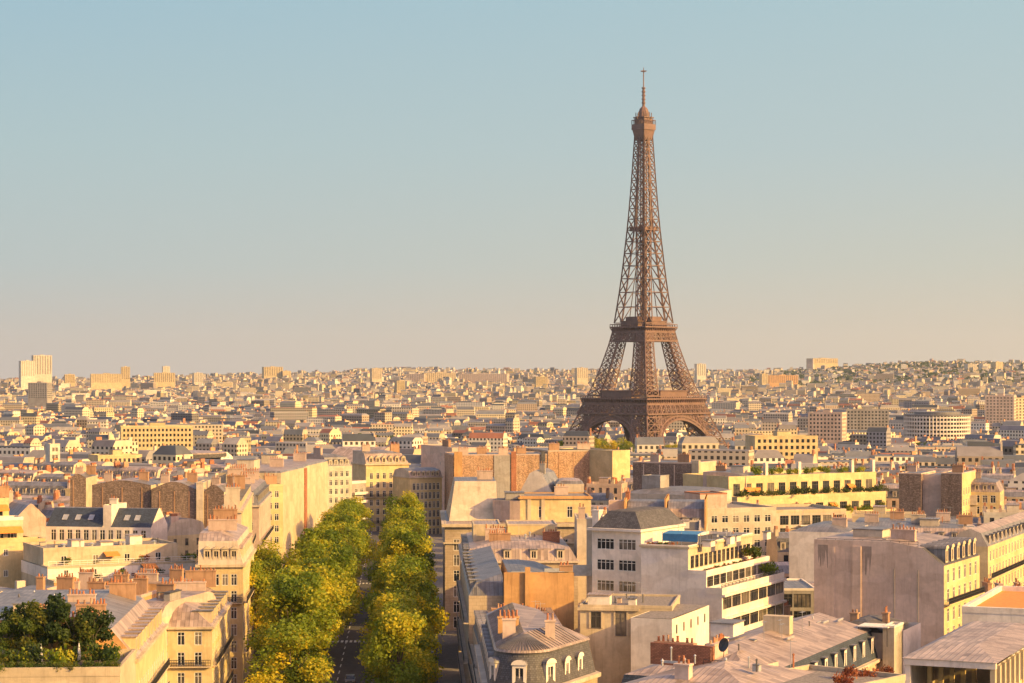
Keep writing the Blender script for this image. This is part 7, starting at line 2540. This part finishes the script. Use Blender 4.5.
def car_mesh(kind):
    if ('car', kind) in _cache: return _cache[('car', kind)]
    L, Wd, H = (4.2, 1.75, 1.45) if kind == 'car' else (5.0, 1.95, 2.2)
    def half(profile, w, m):
        b = MB()
        n = len(profile)
        for s_ in (-1, 1):
            f = [(s_ * w(z), y, z) for y, z in profile]
            b.face(f if s_ > 0 else f[::-1], m)
        for i in range(n):
            (ya, za), (yb, zb) = profile[i], profile[(i + 1) % n]
            b.face([(-w(za), ya, za), (w(za), ya, za), (w(zb), yb, zb), (-w(zb), yb, zb)][::-1], m)
        return b
    if kind == 'car':
        body = [(-2.1, .35), (-2.1, .75), (-1.9, .88), (-1.1, .95), (1.55, .98), (2.05, .9), (2.1, .35)]
        cabin = [(-1.15, .951), (-.35, 1.42), (1.0, 1.45), (1.75, .981)]
        roof = [(-.38, 1.40), (-.2, 1.475), (.9, 1.495), (1.05, 1.43)]
    else:
        body = [(-2.5, .35), (-2.5, 1.0), (-2.3, 1.15), (2.45, 1.15), (2.5, .35)]
        cabin = [(-2.25, 1.151), (-1.6, 2.0), (2.35, 2.05), (2.42, 1.151)]
        roof = [(-1.62, 1.98), (-1.45, 2.12), (2.3, 2.16), (2.37, 2.03)]
    w = lambda z: Wd / 2 * (1.0 if z < 1.0 else 1.0 - .2 * (z - 1.0))
    res = {}
    res['body'] = half(body, lambda z: Wd / 2, 0)
    res['windows'] = half(cabin, lambda z: w(z) - .06, 0)
    res['roof'] = half(roof, lambda z: w(z) - .03, 0)
    wb = MB()
    wb.tube((-.1, 0, 0), (.1, 0, 0), .32, .32, 14, 0); wb.tube((-.11, 0, 0), (.11, 0, 0), .19, .19, 10, 1)
    res['wheel'] = wb
    lt = MB(); lt.box(-.18, .18, -.03, .03, -.08, .08)
    res['headlight'] = lt
    out = {k: v for k, v in res.items()}
    _cache[('car', kind)] = out
    return out

CARPAINT = {}
def car(px, Y, lab, col, kind='car', x=None, rz=0.04):
    X = wx(px, Y) if x is None else x
    t = thing('parked_car' if kind == 'car' else 'parked_van', lab, 'car' if kind == 'car' else 'van', (X, Y, ground(X, Y) + .035), rz, 'vehicles along the avenue')
    if col not in CARPAINT:
        m = plain('car_paint', col, .3, .1, vary=.05); CARPAINT[col] = m
    parts = car_mesh(kind)
    for nm, mats in (('body', [CARPAINT[col]]), ('windows', [M['glass']]), ('roof', [CARPAINT[col]])):
        key = ('carmesh', kind, nm, col)
        if key not in _cache: _cache[key] = parts[nm].mesh(nm, mats)
        put(nm, _cache[key], t)
    for nm, mats, spots in (('wheel', [M['rubber'], M['metal']], [(sx * .8, sy, .32) for sx in (-1, 1) for sy in (-1.3, 1.3)]), ('headlight', [M['white']], [(sx * .6, -2.11 if kind == 'car' else -2.51, .7) for sx in (-1, 1)])):
        key = ('carmesh', kind, nm)
        if key not in _cache: _cache[key] = parts[nm].mesh(nm, mats)
        for p in spots: put(nm, _cache[key], t, p)
    return t

cols = [((.62, .62, .62), 'silver'), ((.04, .04, .05), 'black'), ((.7, .68, .65), 'white'), ((.06, .08, .14), 'dark blue'), ((.16, .16, .17), 'grey'), ((.30, .03, .03), 'red')]
for i, (y, ci, kind) in enumerate(((398, 1, 'car'), (404.5, 4, 'car'), (417, 2, 'van'), (424, 0, 'car'), (446, 3, 'car'), (452.5, 0, 'car'), (459, 1, 'car'), (466, 2, 'car'), (480, 4, 'car'), (487, 0, 'car'), (500, 2, 'car'), (507, 5, 'car'), (520, 1, 'car'), (534, 2, 'van'), (548, 0, 'car'))):
    X = RX(y) - 4.8
    car(0, y, '%s %s parked at the right kerb, %s from the near end of the row' % (cols[ci][1], kind, ['first', 'second', 'third', 'fourth', 'fifth', 'sixth', 'seventh', 'eighth', 'ninth', 'tenth', 'eleventh', 'twelfth', 'thirteenth', 'fourteenth', 'fifteenth'][i]), cols[ci][0], kind, X)
car(0, 436, 'white car driving on the central road between the tree rows', (.7, .68, .65), 'car', mid(436) - 2.6)
car(0, 372, 'dark grey car on the central road near the bottom edge', (.16, .16, .17), 'car', mid(372) + 2.4)
car(0, 470, 'silver car crossing on the open lane right of the trees', (.62, .62, .62), 'car', RX(470) - 7.6)

# ------------------------------------------------------------------ evening haze over the whole scene
b = MB()
b.box(-7400, 7400, -260, 15200, -330, 345)
hz = b.build('haze', M['white'])
hm = bpy.data.materials.new('evening_haze')
hm.use_nodes = True
nt = hm.node_tree
for n_ in list(nt.nodes):
    if n_.type != 'OUTPUT_MATERIAL': nt.nodes.remove(n_)
pv = nt.nodes.new('ShaderNodeVolumePrincipled')
pv.inputs['Color'].default_value = (0.80, 0.89, 1.0, 1)
pv.inputs['Density'].default_value = 0.000026
pv.inputs['Anisotropy'].default_value = 0.2
nt.links.new(pv.outputs[0], [n_ for n_ in nt.nodes if n_.type == 'OUTPUT_MATERIAL'][0].inputs['Volume'])
hz.data.materials.clear(); hz.data.materials.append(hm)
tag(hz, 'thin warm evening haze lying over the city', 'haze', kind='stuff')
